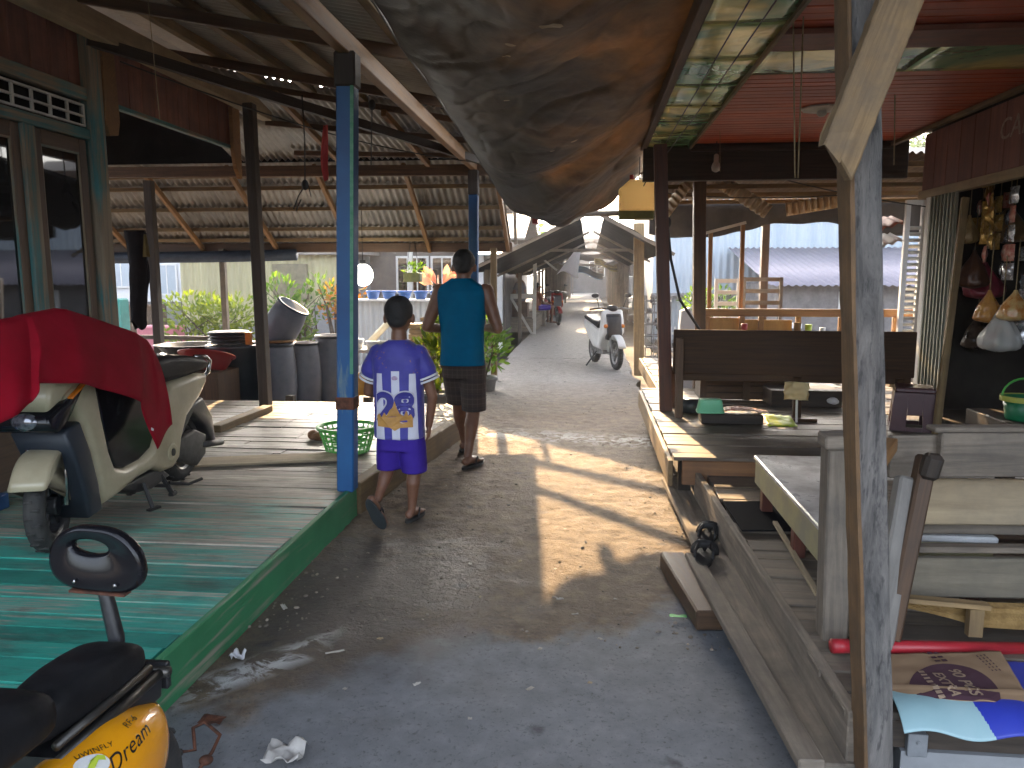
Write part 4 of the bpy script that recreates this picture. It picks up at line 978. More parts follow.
hl, tl = V3((-1.262,4.225,.205)), V3((-1.20,4.315,.020)); upv = V3((0,.9,.45))
foot(g, hl, tl, upv, s)
g.build('body', K['skin'], boy, remesh=.0056, relax=3)
face_parts(boy, P, Mh, hs); hair_mesh(P, Mh, hs, boy, 7)
flipflop(boy, (-1.085,4.432,.020), (-1.04,4.645,.020), Z, s, ff, stp); flipflop(boy, hl-upv*.0, tl, upv, s, surf('dark_sole', (.018,.024,.026), (.03,.036,.036), 30, .8), stp)
g = MB(); g.rings([ring(-1.125,4.455,z,rx,ry,30,2.7) for z,rx,ry in ((.535,.152,.112),(.65,.150,.108),(.78,.147,.105),(.90,.150,.107),(1.02,.158,.105),(1.062,.140,.09),(1.098,.095,.075),(1.122,.060,.057))])
for pts in ([(-1.005,4.455,1.035),(-.957,4.462,.935)], [(-1.245,4.455,1.035),(-1.296,4.475,.935)]):
    p0, p1 = V3(pts[0]), V3(pts[1]); g.blob_limb([p0, p1], [.060,.062], 18)
js = g.build('jersey', K['jersey'], boy, remesh=.0075, relax=4)
tx = js.modifiers.new('d', 'DISPLACE'); tex = bpy.data.textures.new('folds', 'CLOUDS'); tex.noise_scale = .09; tx.texture = tex; tx.strength = .012; tx.mid_level = .5
for pts in ([(-1.005,4.455,1.035),(-.940,4.464,.868)], [(-1.245,4.455,1.035),(-1.314,4.482,.868)]):
    p0, p1 = V3(pts[0]), V3(pts[1]); d = (p1-p0).normalized(); g = MB()
    for o_ in (.0, .020): g.tube([p1-d*(.022+o_), p1-d*(.010+o_)], [.066,.067], 20, caps=False)
    g.build('cuff', K['whitecloth'], boy, solid=.003)
g = MB(); g.lathe([(.054,0),(.060,.003),(.060,.012),(.053,.013),(.054,0)], (-1.122,4.457,1.106), 28, sx=1.0, sy=.95, caps=False); g.build('collar', K['whitecloth'], boy, smooth=True)
bx = K['indigo']
by = 4.455-.112
for (tx_, xo) in (('2', -.060), ('8', .062)):
    text_part('jersey_number', tx_, .255, surf('number_edge', (.62,.60,.68), None, 9, .6), boy, frame((-1.125+xo, by, .725), (1,0,0), (0,0,1))@Matrix.Diagonal((1.12,.92,1,1)), wrap=js, off=.0035, bold=.016)
    text_part('jersey_number', tx_, .255, surf('number_blue', (.04,.035,.25), None, 9, .6), boy, frame((-1.125+xo, by-.004, .725), (1,0,0), (0,0,1))@Matrix.Diagonal((1.12,.92,1,1)), wrap=js, off=.006, bold=.007)
sk = [(-.115,.635),(-.118,.70),(-.10,.715),(-.085,.69),(-.065,.72),(-.05,.70),(-.03,.735),(-.012,.75),(0,.79),(.012,.75),(.03,.715),(.055,.70),(.07,.735),(.085,.70),(.10,.715),(.112,.69),(.112,.635),(.03,.63),(0,.612),(-.03,.63)]
g = MB(); g.pillow(sk, lambda u, v, w: V3((-1.125+u, by-.006+w, v-.018)), 0, .001)
o = g.build('skyline_print', surf('orange_print', (.52,.27,.06), (.40,.20,.05), 22, .6), boy); mm = o.modifiers.new('w', 'SHRINKWRAP'); mm.target = js; mm.offset = .0085; mm.wrap_mode = 'ABOVE_SURFACE'
g = MB(); g.ell((-1.122,by-.001,.905), .019,.002,.013, 16, 8); o = g.build('badge', surf('badge', (.30,.14,.28), (.5,.42,.55), 60, .6), boy); mm = o.modifiers.new('w', 'SHRINKWRAP'); mm.target = js; mm.offset = .005; mm.wrap_mode = 'ABOVE_SURFACE'
g = MB(); g.rings([ring(-1.122,4.458,z,rx,ry,28) for z,rx,ry in ((.46,.140,.10),(.55,.138,.10),(.60,.13,.095))])
for L_ in (RR, RL):
    h, k = V3(L_[0]), V3(L_[1]); rg = []
    for t, r_ in ((0,.078),(.4,.083),(.75,.082),(1.08,.079)):
        c = h.lerp(k, t); rg.append([c+V3((r_*.98*math.cos(2*math.pi*j/22), r_*1.15*math.sin(2*math.pi*j/22), 0)) for j in range(22)])
    g.rings(rg)
g.build('shorts', K['indigo'], boy, remesh=.0075, relax=3)

# ================================================================= YELLOW ELECTRIC BIKE (foreground)
EB = thing('electric_bike', 'yellow electric bike with black seats and backrest parked on the path beside the deck', 'electric bike', (-1.15, 1.2, 0))
ang = rad(3); ca, sa = math.cos(ang), math.sin(ang); O = V3((-1.13, 1.45, 0))
def E_(u, v, w): # u to the right of the bike, v towards its tail, w up
    return O+V3((u*ca-v*sa*-1*0+v*sa, -u*sa*0+v*ca, w))
YZE = lambda v, w, u: E_(u, v, w)
# tail cushion
def cushion(v0, v1, hw, z0, z1, nose=.6, name='rear_seat'):
    g = MB(); n = 26; rg = []
    for i in range(n+1):
        t = i/n; v = v0+(v1-v0)*t; e = min(1, math.sqrt(max(0, 1-(abs(2*t-1))**6)))*.98+.02
        wd = hw*(nose+(1-nose)*min(1, t*2.2))*e; zt = z0+(z1-z0)*(.25+.75*e)+.02*math.sin(t*math.pi)
        row = []
        for j in range(20):
            a = 2*math.pi*j/20; x = math.copysign(abs(math.cos(a))**.55, math.cos(a))*wd; zz = math.copysign(abs(math.sin(a))**.6, math.sin(a))
            row.append(E_(x, v, (z0+zt)/2+zz*(zt-z0)/2))
        rg.append(row)
    g.rings(rg); return g.build(name, K['blackleather'], EB, smooth=True)
cushion(-.13, .225, .082, .55, .63, .8)
cushion(-.52, -.10, .125, .60, .70, .45, 'saddle')
g = MB(); g.tube([E_(.080,-.12,.56), E_(.080,.19,.565)], .010, 8); g.tube([E_(.082,-.12,.525), E_(.080,.225,.53)], .013, 8); g.tube([E_(-.10,-.12,.525), E_(-.10,.235,.53)], .014, 8); g.tube([E_(-.10,.235,.53), E_(.10,.235,.53)], .014, 8); g.build('rack', surf('dark_tube',(.10,.095,.085),(.05,.048,.045),12,.35,.7), EB, smooth=True)
g = MB(); g.pillow([(-.12,.535),(.235,.54),(.225,.47),(-.12,.45)], YZE, -.085, .085, .01); g.build('battery_case', K['blackplastic'], EB)
g = MB(); g.box(0,.001,0,.001,0,.001); g = MB(); g.hexa(E_(.055,.250,.515), V3((0,0,1)), V3((1,0,0)), V3((0,1,0)), .035, .035, .01); g.build('reflector_bracket', K['blackplastic'], EB, bevel=.004)
g = MB(); g.tube([E_(-.02,.215,.55), E_(-.025,.225,.62), E_(-.05,.235,.72), E_(-.06,.24,.76)], [.019,.019,.017,.017], 10); g.build('backrest_stem', K['blackplastic'], EB, smooth=True)
# padded backrest with oval slot
def bk(u, z, t): return E_(-.062+u*.985, .232+t+.03*u*u, .818+z-.06*u)
outer = []
for k in range(40):
    a = 2*math.pi*k/40; x = math.copysign(abs(math.cos(a))**.62, math.cos(a))*.123; zz = math.copysign(abs(math.sin(a))**.72, math.sin(a))*.082
    if zz > -.03: x *= 1-.30*((zz+.03)/.112)**2
    outer.append((x, zz))
inner = [(math.cos(2*math.pi*k/40)*.046-.012, math.sin(2*math.pi*k/40)*.019+.030) for k in range(40)]
g = MB(); rg = []
for ins, t in ((.008,-.016),(.002,-.013),(0,-.008),(0,.008),(.002,.013),(.008,.016)):
    rg.append([bk(p[0]*(1-ins/.12), p[1]*(1-ins/.08), t) for p in outer])
for ins, t in ((.008,.016),(.002,.011),(.0,0),(.002,-.011),(.008,-.016)):
    rg.append([bk(-.012+(p[0]+.012)*(1+ins/.03), .030+(p[1]-.030)*(1+ins/.02), t) for p in inner])
rg.append(rg[0]); g.rings(rg, caps=False); g.build('backrest', K['glossblack'], EB, smooth=True)
g = MB(); g.bar(bk(-.07,-.083,-.005), bk(.075,-.08,-.005), .03, .006); g.build('backrest_bracket', K['rust'], EB)
g = MB()
for u in (-.05, .055): g.ell(bk(u,-.055,-.022), .005,.004,.005, 8, 6)
g.build('rivets', K['chrome'], EB)
# yellow shell over the rear wheel
g = MB(); n, k = 30, 24; rg = []
for i in range(n+1):
    t = i/n; v = -.34+.53*t
    prof = math.sin(min(1, t*1.15+.08)*math.pi*.5)**.6*math.sqrt(max(.004, 1-max(0, (t-.55)/.45)**2.4))
    hw = .095*prof+.004; top = .535-.30*max(0, t-.62)**1.7; bot = top-.26*prof-.01
    if t > .62: bot = bot+.05*(t-.62)
    rg.append([E_(.085+math.copysign(abs(math.cos(2*math.pi*j/k))**.8, math.cos(2*math.pi*j/k))*hw, v, (top+bot)/2+math.sin(2*math.pi*j/k)*(top-bot)/2) for j in range(k)])
g.rings(rg); fen = g.build('rear_mudguard', K['yellow'], EB, smooth=True)
ey = V3((-.42,0,.9))
def onf(u, v, z): return E_(u, v, z)
inkm = surf('black_ink', (.012,.010,.010), None, 9, .5)
from mathutils.bvhtree import BVHTree
_bv = BVHTree.FromPolygons([tuple(v) for v in g.V], [list(f) for f in g.F]); CAM = V3((0,0,EYE))
def spot(px, py):
    d = (W(px, py, y=3)-CAM).normalized(); h = _bv.ray_cast(CAM, d); return (h[0], h[1] if h[1].dot(d) < 0 else -h[1])
def decal_frame(px, py, dx, dy):
    p, n = spot(px, py); q, _ = spot(px+dx, py+dy); ex = (q-p); ex = (ex-n*ex.dot(n)).normalized(); return p+n*.004, ex, n.cross(ex), n
for (tx_, sz, px, py, dx, dy, sh_) in (('Dream', .050, 131, 746, 6, -7, .35), ('RF-6', .024, 130, 722, 5, -5, .1), ('UWINFLY', .019, 94, 751, 8, -3, 0)):
    p, ex, ey, n = decal_frame(px, py, dx, dy)
    text_part('lettering', tx_, sz, inkm, fen, frame(p, ex, ey), font_shear=sh_, wrap=fen, off=.0015, spacing=1.05)
p, ex, ey, n = decal_frame(92, 765, 8, -1)
g = MB(); g.pillow([(.040*math.cos(2*math.pi*q/20), .024*math.sin(2*math.pi*q/20)) for q in range(20)], lambda u, v, w: p+ex*u+ey*v+n*w, 0, .001); o = g.build('emblem', K['white'], fen); mm = o.modifiers.new('w','SHRINKWRAP'); mm.target = fen; mm.offset = .0015; mm.wrap_mode='ABOVE_SURFACE'
sw = [(-.03,-.015),(-.012,-.006),(-.004,.010),(.012,.020),(.028,.016),(.030,.006),(.014,.008),(.006,-.004),(-.008,-.018)]
g = MB(); g.pillow(sw, lambda u, v, w: p+ex*u+ey*v+n*(w+.003), 0, .001); o = g.build('emblem_swoosh', K['lime'], fen); mm = o.modifiers.new('w','SHRINKWRAP'); mm.target = fen; mm.offset = .0032; mm.wrap_mode='ABOVE_SURFACE'
wheel(EB, E_(.075,.05,.245), .238, .075, ax=V3((1,0,0)), rim=K['steel'])
wheel(EB, E_(.0,-1.05,.212), .205, .06, ax=V3((1,0,0)), rim=K['steel'])
g = MB(); g.tube([E_(0,.0,.215),E_(0,-.15,.40),E_(0,-.30,.45),E_(0,-.45,.30),E_(0,-.75,.28),E_(0,-.92,.62)], .028, 10); g.tube([E_(0,-.32,.45),E_(0,-.30,.60)], .02, 10); g.tube([E_(0,-.89,.55),E_(0,-.93,.75)], .03, 10); g.build('frame', K['blackplastic'], EB, smooth=True)
g = MB()
for sg in (-.05,.05): g.tube([E_(sg,-1.05,.212),E_(sg,-.93,.60)], .015, 8)
g.build('fork', K['steel'], EB)
g = MB(); g.tube([E_(-.30,-.80,.98),E_(-.12,-.92,.95),E_(0,-.93,.90),E_(.12,-.92,.95),E_(.30,-.80,.98)], .013, 8); g.tube([E_(0,-.93,.72),E_(0,-.93,.91)], .016, 8); g.build('handlebar', K['blackplastic'], EB, smooth=True)
# rusty wire and card by the wheel
g = MB(); q = W(205,750,z=.01); g.tube([W(180,752,z=.03),W(195,750,z=.04),W(193,728,z=.06),W(205,722,z=.06),W(220,735,z=.05),W(212,752,z=.02),W(200,768,z=.015)], .006, 8); g.ell(W(206,760,z=.02), .022,.02,.014)
tag(g.build('rusty_wire', K['rust'], smooth=True), 'bent rusty wire loop lying on the path behind the yellow bike', 'wire')
# ================================================================= RIGHT PORCH ROOF
RZ = 2.72
rp = thing('shop_porch_roof', 'shop porch roof with red plank ceiling and green foil strips along its edges', 'roof', (1.7, 4, 2.6))
def slats(y0, y1):
    g = MB(); y = y0
    while y < y1-.02:
        g.box(.94, 2.80, y, min(y+.098, y1), RZ+.004+random.uniform(0,.003), RZ+.022); y += .105
    return g
slats(.3, 4.40).build('ceiling_boards', K['redceil'], rp, bevel=.004); slats(5.02, 7.66).build('ceiling_boards', K['redceil'], rp, bevel=.004)
g = MB(); g.box(.5, 4.6, .2, 7.9, 2.83, 2.87); g.build('roof_deck', K['dark_wood'], rp)
def foilf(x0, x1, y0, y1):
    def f(u, v):
        x, y = x0+(x1-x0)*u, y0+(y1-y0)*v
        return (x, y, RZ-.012+.012*noise.noise(V3((x*3, y*2.2, 5)))-.006*abs(math.sin(y*math.pi/.62))**12*0)
    return f
g = MB(); y = .3
while y < 7.7:
    y1 = min(y+.62, 7.72); g.grid(foilf(.53, .93, y+.003, y1), 8, 10); y = y1
g.build('foil_strip', K['foil'], rp, smooth=True, solid=.002)
g = MB(); g.grid(foilf(.934, 1.85, 4.49, 5.03), 16, 10); g.grid(foilf(1.853, 2.80, 4.49, 5.03), 16, 10); g.build('foil_strip', K['foil'], rp, smooth=True, solid=.002)
g = MB(); g.box(.94, 2.82, 4.17, 4.48, 2.692, RZ); g.build('cross_beam', K['maroon'], rp, bevel=.005)
g = MB(); g.box(.50, 2.95, 7.74, 7.84, 2.40, 2.825); g.box(.94, 2.8, 7.66, 7.70, 2.66, 2.71); g.build('end_beam', K['dark_wood'], rp, bevel=.005)
g = MB(); g.bar((.936, .3, RZ-.02), (.936, 7.7, RZ-.02), .02, .03); g.bar((2.775, .3, RZ-.02), (2.775, 7.7, RZ-.02), .05, .03); g.build('ceiling_trim', K['raw'], rp)
g = MB(); g.bar((.505, .2, 2.76), (.505, 7.9, 2.76), .05, .11, up=Z); g.build('edge_beam', K['brown_wood'], rp, bevel=.004)
t = thing('ceiling_rose', 'pale eight sided lamp holder fixed to the red plank ceiling', 'lamp holder', W(822,108,z=RZ)); c = t.location.copy()
g = MB(); g.lathe([(.15,0),(.15,-.012),(.06,-.02)][::-1], c, 8); g.build('base', K['offwhite'], t)
g = MB(); g.lathe([(.03,-.02),(.035,-.045),(.02,-.06)][::-1], c, 16); g.build('socket', K['offwhite'], t, smooth=True)
t = thing('light_bulb', 'pale light bulb hanging beneath the dark beam at the end of the red ceiling', 'light bulb', W(716,165,y=7.5)); c = t.location.copy()
g = MB(); g.lathe([(.008,.10),(.022,.09),(.022,.03),(.035,.005),(.042,-.02),(.036,-.05),(.01,-.065)][::-1], c, 16); g.build('bulb', K['offwhite'], t, smooth=True)
g = MB(); g.tube([c+V3((0,0,.1)), c+V3((0,0,.3))], .004, 6); g.build('cord', K['wire'], t)

# ================================================================= SHOP
SX = 2.78
shop = thing('village_shop', 'open fronted shop with maroon plank fascia and dark interior behind the benches', 'shop', (3.5, 4, .3))
g = MB(); y = 1.2
while y < 6.95:
    g.box(SX, SX+.03, y, y+.208, 2.20, 2.66); y += .214
fas = g.build('fascia', K['maroon2'], shop, bevel=.004)
g = MB(); g.box(SX-.02, SX+.05, 1.2, 7.0, 2.13, 2.197); g.build('fascia_trim', K['tan_wood'], shop, bevel=.004)
text_part('sign_lettering', 'CAHAYA', .20, surf('faded_paint', (.34,.28,.23), (.20,.14,.11), 40, .8), fas, frame((SX-.004, 5.76, 2.47), (0,-1,0), (0,0,1)), font_shear=.15, align='LEFT', extrude=.001)
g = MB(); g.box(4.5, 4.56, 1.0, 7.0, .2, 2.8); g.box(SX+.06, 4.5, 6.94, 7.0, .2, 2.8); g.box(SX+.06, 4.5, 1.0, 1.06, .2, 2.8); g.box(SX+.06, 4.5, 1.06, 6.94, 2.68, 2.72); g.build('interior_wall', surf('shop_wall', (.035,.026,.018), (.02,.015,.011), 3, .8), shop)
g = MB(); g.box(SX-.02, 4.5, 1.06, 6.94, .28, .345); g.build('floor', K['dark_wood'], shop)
g = MB()
for k in range(14): 
    y = 6.26+k*.030; g.pillow([(0,0),(.022,.009),(.022,-.009)], lambda u, v, w, y=y: V3((SX-.03-u*(1 if k % 2 else .3), y+v, w)), .36, 2.125)
for k in range(15): g.box(SX-.028, SX-.016, 6.25+k*.030, 6.25+k*.030+.026, .36, 2.12)
sh_ = g.build('folding_shutter', sheet_mat('shutter_paint', (.33,.32,.25), (.22,.22,.18)), shop, bevel=.002)
g = MB(); g.box(SX-.03, SX+.04, 6.72, 6.80, .3, 2.13); g.build('door_jamb', K['white'], shop, bevel=.004)
g = MB(); g.bar((2.50,5.72,.36), (2.72,6.05,2.06), .05, .035); tag(g.build('leaning_stick', K['raw'], bevel=.004), 'brown wooden stick leaning against the shop front beside the folded shutter', 'stick')
g = MB(); g.box(SX+.02, 3.5, 3.0, 5.95, .347, .52); tag(g.build('shop_counter', K['dark_wood'], bevel=.006), 'low dark counter inside the shop opening', 'counter')
# goods
pk = [surf('packet_silver', (.55,.55,.57), (.35,.36,.4), 40, .25, .6), surf('packet_red', (.45,.05,.04), (.6,.4,.3), 40, .35), surf('packet_gold', (.55,.36,.10), (.35,.2,.05), 40, .3, .4)]
def packet(c, w, h, par, m, rz=0.0):
    g = MB(); c = V3(c)
    g.grid(lambda u, v: c+V3((math.sin(rz)*w*(u-.5)-.022*math.sin(u*math.pi)*math.sin(v*math.pi)+.006*noise.noise(V3((u*6,v*6,c.z*9))), math.cos(rz)*w*(u-.5), h*(v-.5))), 8, 8)
    g.grid(lambda u, v: c+V3((math.sin(rz)*w*(u-.5)+.022*math.sin(u*math.pi)*math.sin(v*math.pi), math.cos(rz)*w*(u-.5), h*(v-.5))), 8, 8)
    return g.build('packet', m, par, smooth=True)
for i, (px, y0, n, lab) in enumerate(((1017, 186, 5, 'strip of silver snack packets hanging at the picture edge of the shop'), (1001, 196, 3, 'short strip of golden snack packets hanging left of the silver strip'))):
    a = W(px, y0, x=3.0); t = thing('snack_strip', lab, 'snack strip', a)
    g = MB(); g.tube([a+V3((0,0,.3)), a+V3((0,0,-.13*n))], .003, 5); g.build('string', K['rope'], t)
    for k in range(n): packet(a+V3((-.012,0,-.06-.135*k)), .115, .12, t, pk[0] if i == 0 and k % 2 == 0 else (pk[1] if i == 0 else pk[2]), random.uniform(-.3,.3))
rs = random.Random(11)
for i in range(11):
    a = V3((rs.uniform(2.9,3.35), rs.uniform(4.3,6.2), rs.uniform(1.75,2.35))); n = rs.randint(4, 9); t = thing('snack_strip', 'strip of small packets hanging among the crowded goods of the shop', 'snack strip', a, 'small snack strips crowding the shop')
    g = MB(); g.tube([a+V3((0,0,.3)), a+V3((0,0,-.10*n))], .003, 5); g.build('string', K['rope'], t); mk = rs.choice(pk+[pk[2], surf('packet_brown', (.22,.11,.05), (.12,.06,.03), 30, .4), surf('packet_orange', (.6,.25,.05), (.5,.35,.2), 40, .35)])
    for k in range(n): packet(a+V3((rs.uniform(-.02,.02), rs.uniform(-.03,.03), -.05-.10*k)), rs.uniform(.07,.11), .10, t, mk, rs.uniform(-1,1))
for i, (px, y0, n, dx, lab) in enumerate(((992,190,4,2.93,'string of golden packets nearest the leaning stick, just inside the shop front'),(1011,192,5,3.25,'string of silver packets deepest inside the shop'),(983,200,2,3.1,'short pair of brown packets at the left of the shop opening'))):
    a = W(px, y0, x=dx); t = thing('snack_strip', lab, 'snack strip', a)
    g = MB(); g.tube([a+V3((0,0,.3)), a+V3((0,0,-.13*n))], .003, 5); g.build('string', K['rope'], t)
    for k in range(n): packet(a+V3((-.012,random.uniform(-.02,.02),-.06-.135*k)), random.uniform(.09,.13), .12, t, pk[(2, 0, 2)[i]] if k % 3 else pk[1], random.uniform(-.6,.6))
def bag(c, r_, H, mat, lab, seed):
    t = thing('plastic_bag', lab, 'bag', c); c = V3(c); g = MB()
    def f(u, v):
        a = 2*math.pi*u; rr = r_*(.12+.88*math.sin(min(1, v*1.25)*math.pi*.5)**1.5)*(1 if v < .85 else math.sqrt(max(.02, 1-((v-.85)/.15)**2)))
        rr *= 1+.16*noise.noise(V3((math.cos(a)*2+seed, math.sin(a)*2, v*4)))+.06*math.sin(a*9+seed)
        return c+V3((rr*math.cos(a), rr*math.sin(a), -H*v))
    g.grid(f, 32, 18); g.build('film', mat, t, smooth=True)
    g = MB(); g.tube([c+V3((0,0,-.02)), c+V3((0,0,.35))], .004, 5); g.build('string', K['rope'], t)
    return t
film, nt, b = M_('clear_film'); b.inputs['Base Color'].default_value = (.75,.76,.74,1); b.inputs['Roughness'].default_value = .12; b.inputs['Alpha'].default_value = .5
bg = bag(W(1003,305,x=2.95), .13, .34, film, 'clear plastic bag of sweets hanging in the shop, lit by the sun', 2); c = bg.location
g = MB()
for _ in range(16): g.ell(c+V3((random.uniform(-.06,.06), random.uniform(-.07,.07), random.uniform(-.31,-.16))), .025,.03,.022, 8, 6)
g.build('sweets', surf('sweets', (.6,.08,.15), (.15,.4,.08), 30, .4), bg, smooth=True)
bag(W(975,250,x=3.0), .11, .30, surf('brown_bag', (.14,.06,.03), (.07,.03,.02), 8, .4), 'brown bag of goods hanging highest behind the leaning stick', 9)
bag(W(985,262,x=3.2), .15, .30, surf('pink_bag', (.40,.05,.09), (.22,.04,.05), 8, .35), 'dark pink bag hanging above the clear bag of sweets', 5)
bag(W(978,315,x=3.15), .10, .28, surf('dark_bag', (.06,.045,.04), (.12,.08,.05), 14, .3), 'dark bag hanging behind and left of the clear bag', 14)
bag(W(1010,205,x=3.3), .15, .3, surf('tan_bag', (.35,.22,.09), (.2,.12,.05), 14, .35), 'tan bag hanging behind the snack strips', 24)
bag(W(990,290,x=2.92), .09, .24, surf('amber_bag', (.55,.30,.08), (.35,.15,.04), 16, .3), 'amber bag of crackers hanging beside the clear bag', 31)
bag(W(1016,290,x=2.98), .10, .22, surf('orange_bag', (.5,.20,.05), (.6,.45,.2), 16, .3), 'orange and cream bag hanging below the silver snack strip', 37)
bag(W(970,215,x=2.9), .07, .22, surf('straw_bag', (.42,.30,.12), (.25,.15,.06), 16, .4), 'straw coloured bag hanging high beside the top of the leaning stick', 41)
c = W(1022,424,x=2.95); c.z = .522; g = MB(); t = thing('green_bucket', 'green plastic basket with a rim standing on the shop counter', 'basket', c)
g.lathe([(.10,0),(.105,.01),(.13,.16),(.12,.16),(.1,.02)], c, 24); g.build('wall', surf('bottle_green', (.01,.14,.06), (.015,.19,.08), 5, .4), t, smooth=True); g = MB(); g.lathe([(.125,.13),(.145,.13),(.145,.165),(.125,.165),(.125,.13)], c, 24, caps=False); g.build('rim', surf('yellowgreen_rim', (.42,.45,.08), (.35,.4,.06), 5, .4), t); g = MB(); g.tube([c+V3((.135*math.cos(a), .02, .16+.12*math.sin(a))) for a in [math.pi*k/12 for k in range(13)]], .008, 6); g.build('handle', K['greenplastic'], t)

# ================================================================= RIGHT DECKS
def planks(x0, x1, y0, y1, z, mat, name, par, jx=.02):
    g = MB(); y = y0
    while y < y1-.03:
        w = min(random.uniform(.10,.145), y1-y); dz = random.uniform(-.006,.003)
        g.bar((x0+random.uniform(-.004,jx), y+w/2, z-.012+dz), (x1, y+w/2+random.uniform(-.006,.006), z-.012+dz), w-random.uniform(.004,.012), .024); y += w
    return g.build(name, mat, par, bevel=.003)
rd = thing('shop_deck', 'worn grey plank deck in front of the shop carrying the near bench and table', 'deck', (1.7, 3.5, 0))
planks(.745, 2.78, 2.16, 4.84, .25, K['deck2'], 'decking', rd)
g = MB(); g.bar((.775, 2.14, .155), (.700, 4.86, .155), .035, .21, up=Z); g.build('edge_board', K['grey_wood2'], rd, bevel=.004)
g = MB()
for yy in (2.2, 3.2, 4.2, 4.7):
    g.box(.8, 2.7, yy, yy+.06, .12, .222)
    for xx in (.82, 1.7, 2.6): g.box(xx, xx+.08, yy+.062, yy+.14, -.4, .2)
g.build('joists', K['dark_wood'], rd)
g = MB(); g.box(.93, 2.75, 2.19, 2.30, -.35, .115); g.build('footing', K['concrete_wall'], rd)
rd2 = thing('raised_platform', 'higher brown plank platform under the dark bench with a sunlit front corner', 'platform', (1.7, 6.4, 0))
planks(.545, 2.78, 4.86, 7.95, .35, K['deck2'], 'decking', rd2, .01)
g = MB(); g.bar((.60, 4.852, .255), (2.1, 4.846, .26), .03, .155, up=Z); g.build('front_fascia', wood('amber_board', (.16,.075,.035), (.33,.17,.075), .6, tone=.2, dirt=(.1,.06,.04), damt=.4), rd2, bevel=.004)
g = MB(); g.bar((.530, 4.86, .245), (.530, 7.9, .245), .03, .17, up=Z); g.build('side_fascia', K['raw'], rd2, bevel=.004)
for yy in (5.0, 6.2, 7.6):
    for xx in (.6, 1.6, 2.6): g = MB(); g.box(xx, xx+.08, yy, yy+.08, -.4, .32); g.build('stump', K['dark_wood'], rd2)
g = MB(); g.box(.79, 4.2, -2, 2.12, -.4, -.03); struct(g, 'forecourt_slab', K['concrete_wall'])
g = MB(); g.bar((.60, 5.36, .075), (.705, 2.12, .085), .155, .04); tag(g.build('kerb_plank', K['grey_wood2'], bevel=.005), 'wide grey plank lying along the foot of the shop deck, under the sandals', 'plank')
g = MB(); g.bar((.535, 3.80, .095), (.640, 2.06, .135), .075, .035, r=.2); tag(g.build('kerb_plank', K['grey_wood2'], bevel=.005), 'narrow dark grey plank beside the wide one, nearest the path', 'plank')
g = MB(); g.bar((.44, 3.86, .045), (.53, 3.16, .045), .12, .09, r=.1); tag(g.build('wood_block', K['brown_wood'], bevel=.008), 'short squared timber block lying on the path beside the narrow plank', 'timber')
g = MB(); g.bar((.53, 2.07, .05), (.83, 2.03, .04), .06, .06, r=.3); tag(g.build('cross_timber', K['grey_wood2'], bevel=.006), 'stub of grey timber under the near ends of the planks', 'timber')
g = MB(); q = [W(722,502,z=.262), W(790,502,z=.262), W(806,531,z=.262), W(742,531,z=.262)]; g.rings([[p+V3((0,0,-.004)) for p in q], [p+V3((0,0,.006)) for p in q]]); tag(g.build('door_mat', surf('mat_black', (.010,.010,.012), (.016,.016,.018), 90, .95, 0, .4, spec=.05), bevel=.003), 'black rubber mat lying on the shop deck beside the table', 'mat')
g = MB(); q = W(775,522,z=.30); g.bar(q, W(818,595,z=.262), .022, .012); tag(g.build('loose_batten', K['tan_wood']), 'thin loose batten slanting across the deck by the table leg', 'batten')
# sandals
for (px, py, ln, lab) in ((707,536,(.09,.25),'black slide sandal on the wide plank, the farther of the two'),(704,556,(.05,.26),'black slide sandal on the wide plank, the nearer of the two')):
    h = W(px,py,z=.118); d = V3((ln[0], ln[1], 0)).normalized(); t = thing('sandal', lab, 'sandal', h)
    flipflop(t, h-d*.12, h+d*.12, Z, 1.0, K['foam'], stp, 'sole')
    sd = d.cross(Z)
    g = MB()
    for sg in (.025, .06): g.tube([h+d*(sg+.02*abs(math.cos(a)))+sd*.056*math.cos(a)+V3((0,0,.055*math.sin(a)-.004)) for a in [math.pi*k/12 for k in range(13)]], .016, 8, flat=.5)
    g.build('upper', K['foam'], t, smooth=True)

# ================================================================= RIGHT POSTS
t = thing('porch_post', 'big weathered grey timber post in the right foreground with an orange batten on its side', 'post', (.86, 2.25, -.3))
g = MB(); pts = [tuple(W(px_, py_, y=2.12)) for px_, py_ in ((878,900),(874,768),(867,500),(862,300),(859,100),(857,-90),(855,-280))]
def postf(w, d_, dx, n=60):
    rg = []
    for i in range(n+1):
        t_ = i/n*(len(pts)-1); k = min(int(t_), len(pts)-2); p = V3(pts[k]).lerp(V3(pts[k+1]), t_-k); row = []
        for (a, b_) in ((-1,-1),(-.4,-1.0),(.3,-1.0),(1,-1),(1,0),(1,1),(0,1),(-1,1),(-1,0)):
            nz = .0045*noise.noise(V3((a*2+dx*30, b_*2, p.z*4)))*.5+.0018*noise.noise(V3((a*5, b_*5, p.z*17)))
            row.append(p+V3((dx+a*(w/2+nz), b_*(d_/2+nz*1.2), 0)))
        rg.append(row)
    return rg
g.rings(postf(.074, .10, .0)); g.build('shaft', K['mottled'], t, bevel=.003)
g = MB(); g.rings([[q+V3((0,-.02,0)) for q in row] for row in postf(.010, .10, -.0435)]); g.build('side_batten', wood('batten_wood', (.11,.06,.026), (.25,.145,.068), .7, su=2, sv=24, tone=.2, dirt=(.06,.045,.03), damt=.6, bmp=.5, dsc=9), t)
g = MB(); a, b_ = W(836,160,y=2.00), W(921,-55,y=1.96); L = (b_-a).normalized(); A = V3((L.z,0,-L.x)).normalized(); B = L.cross(A)
n = 30; rg = []
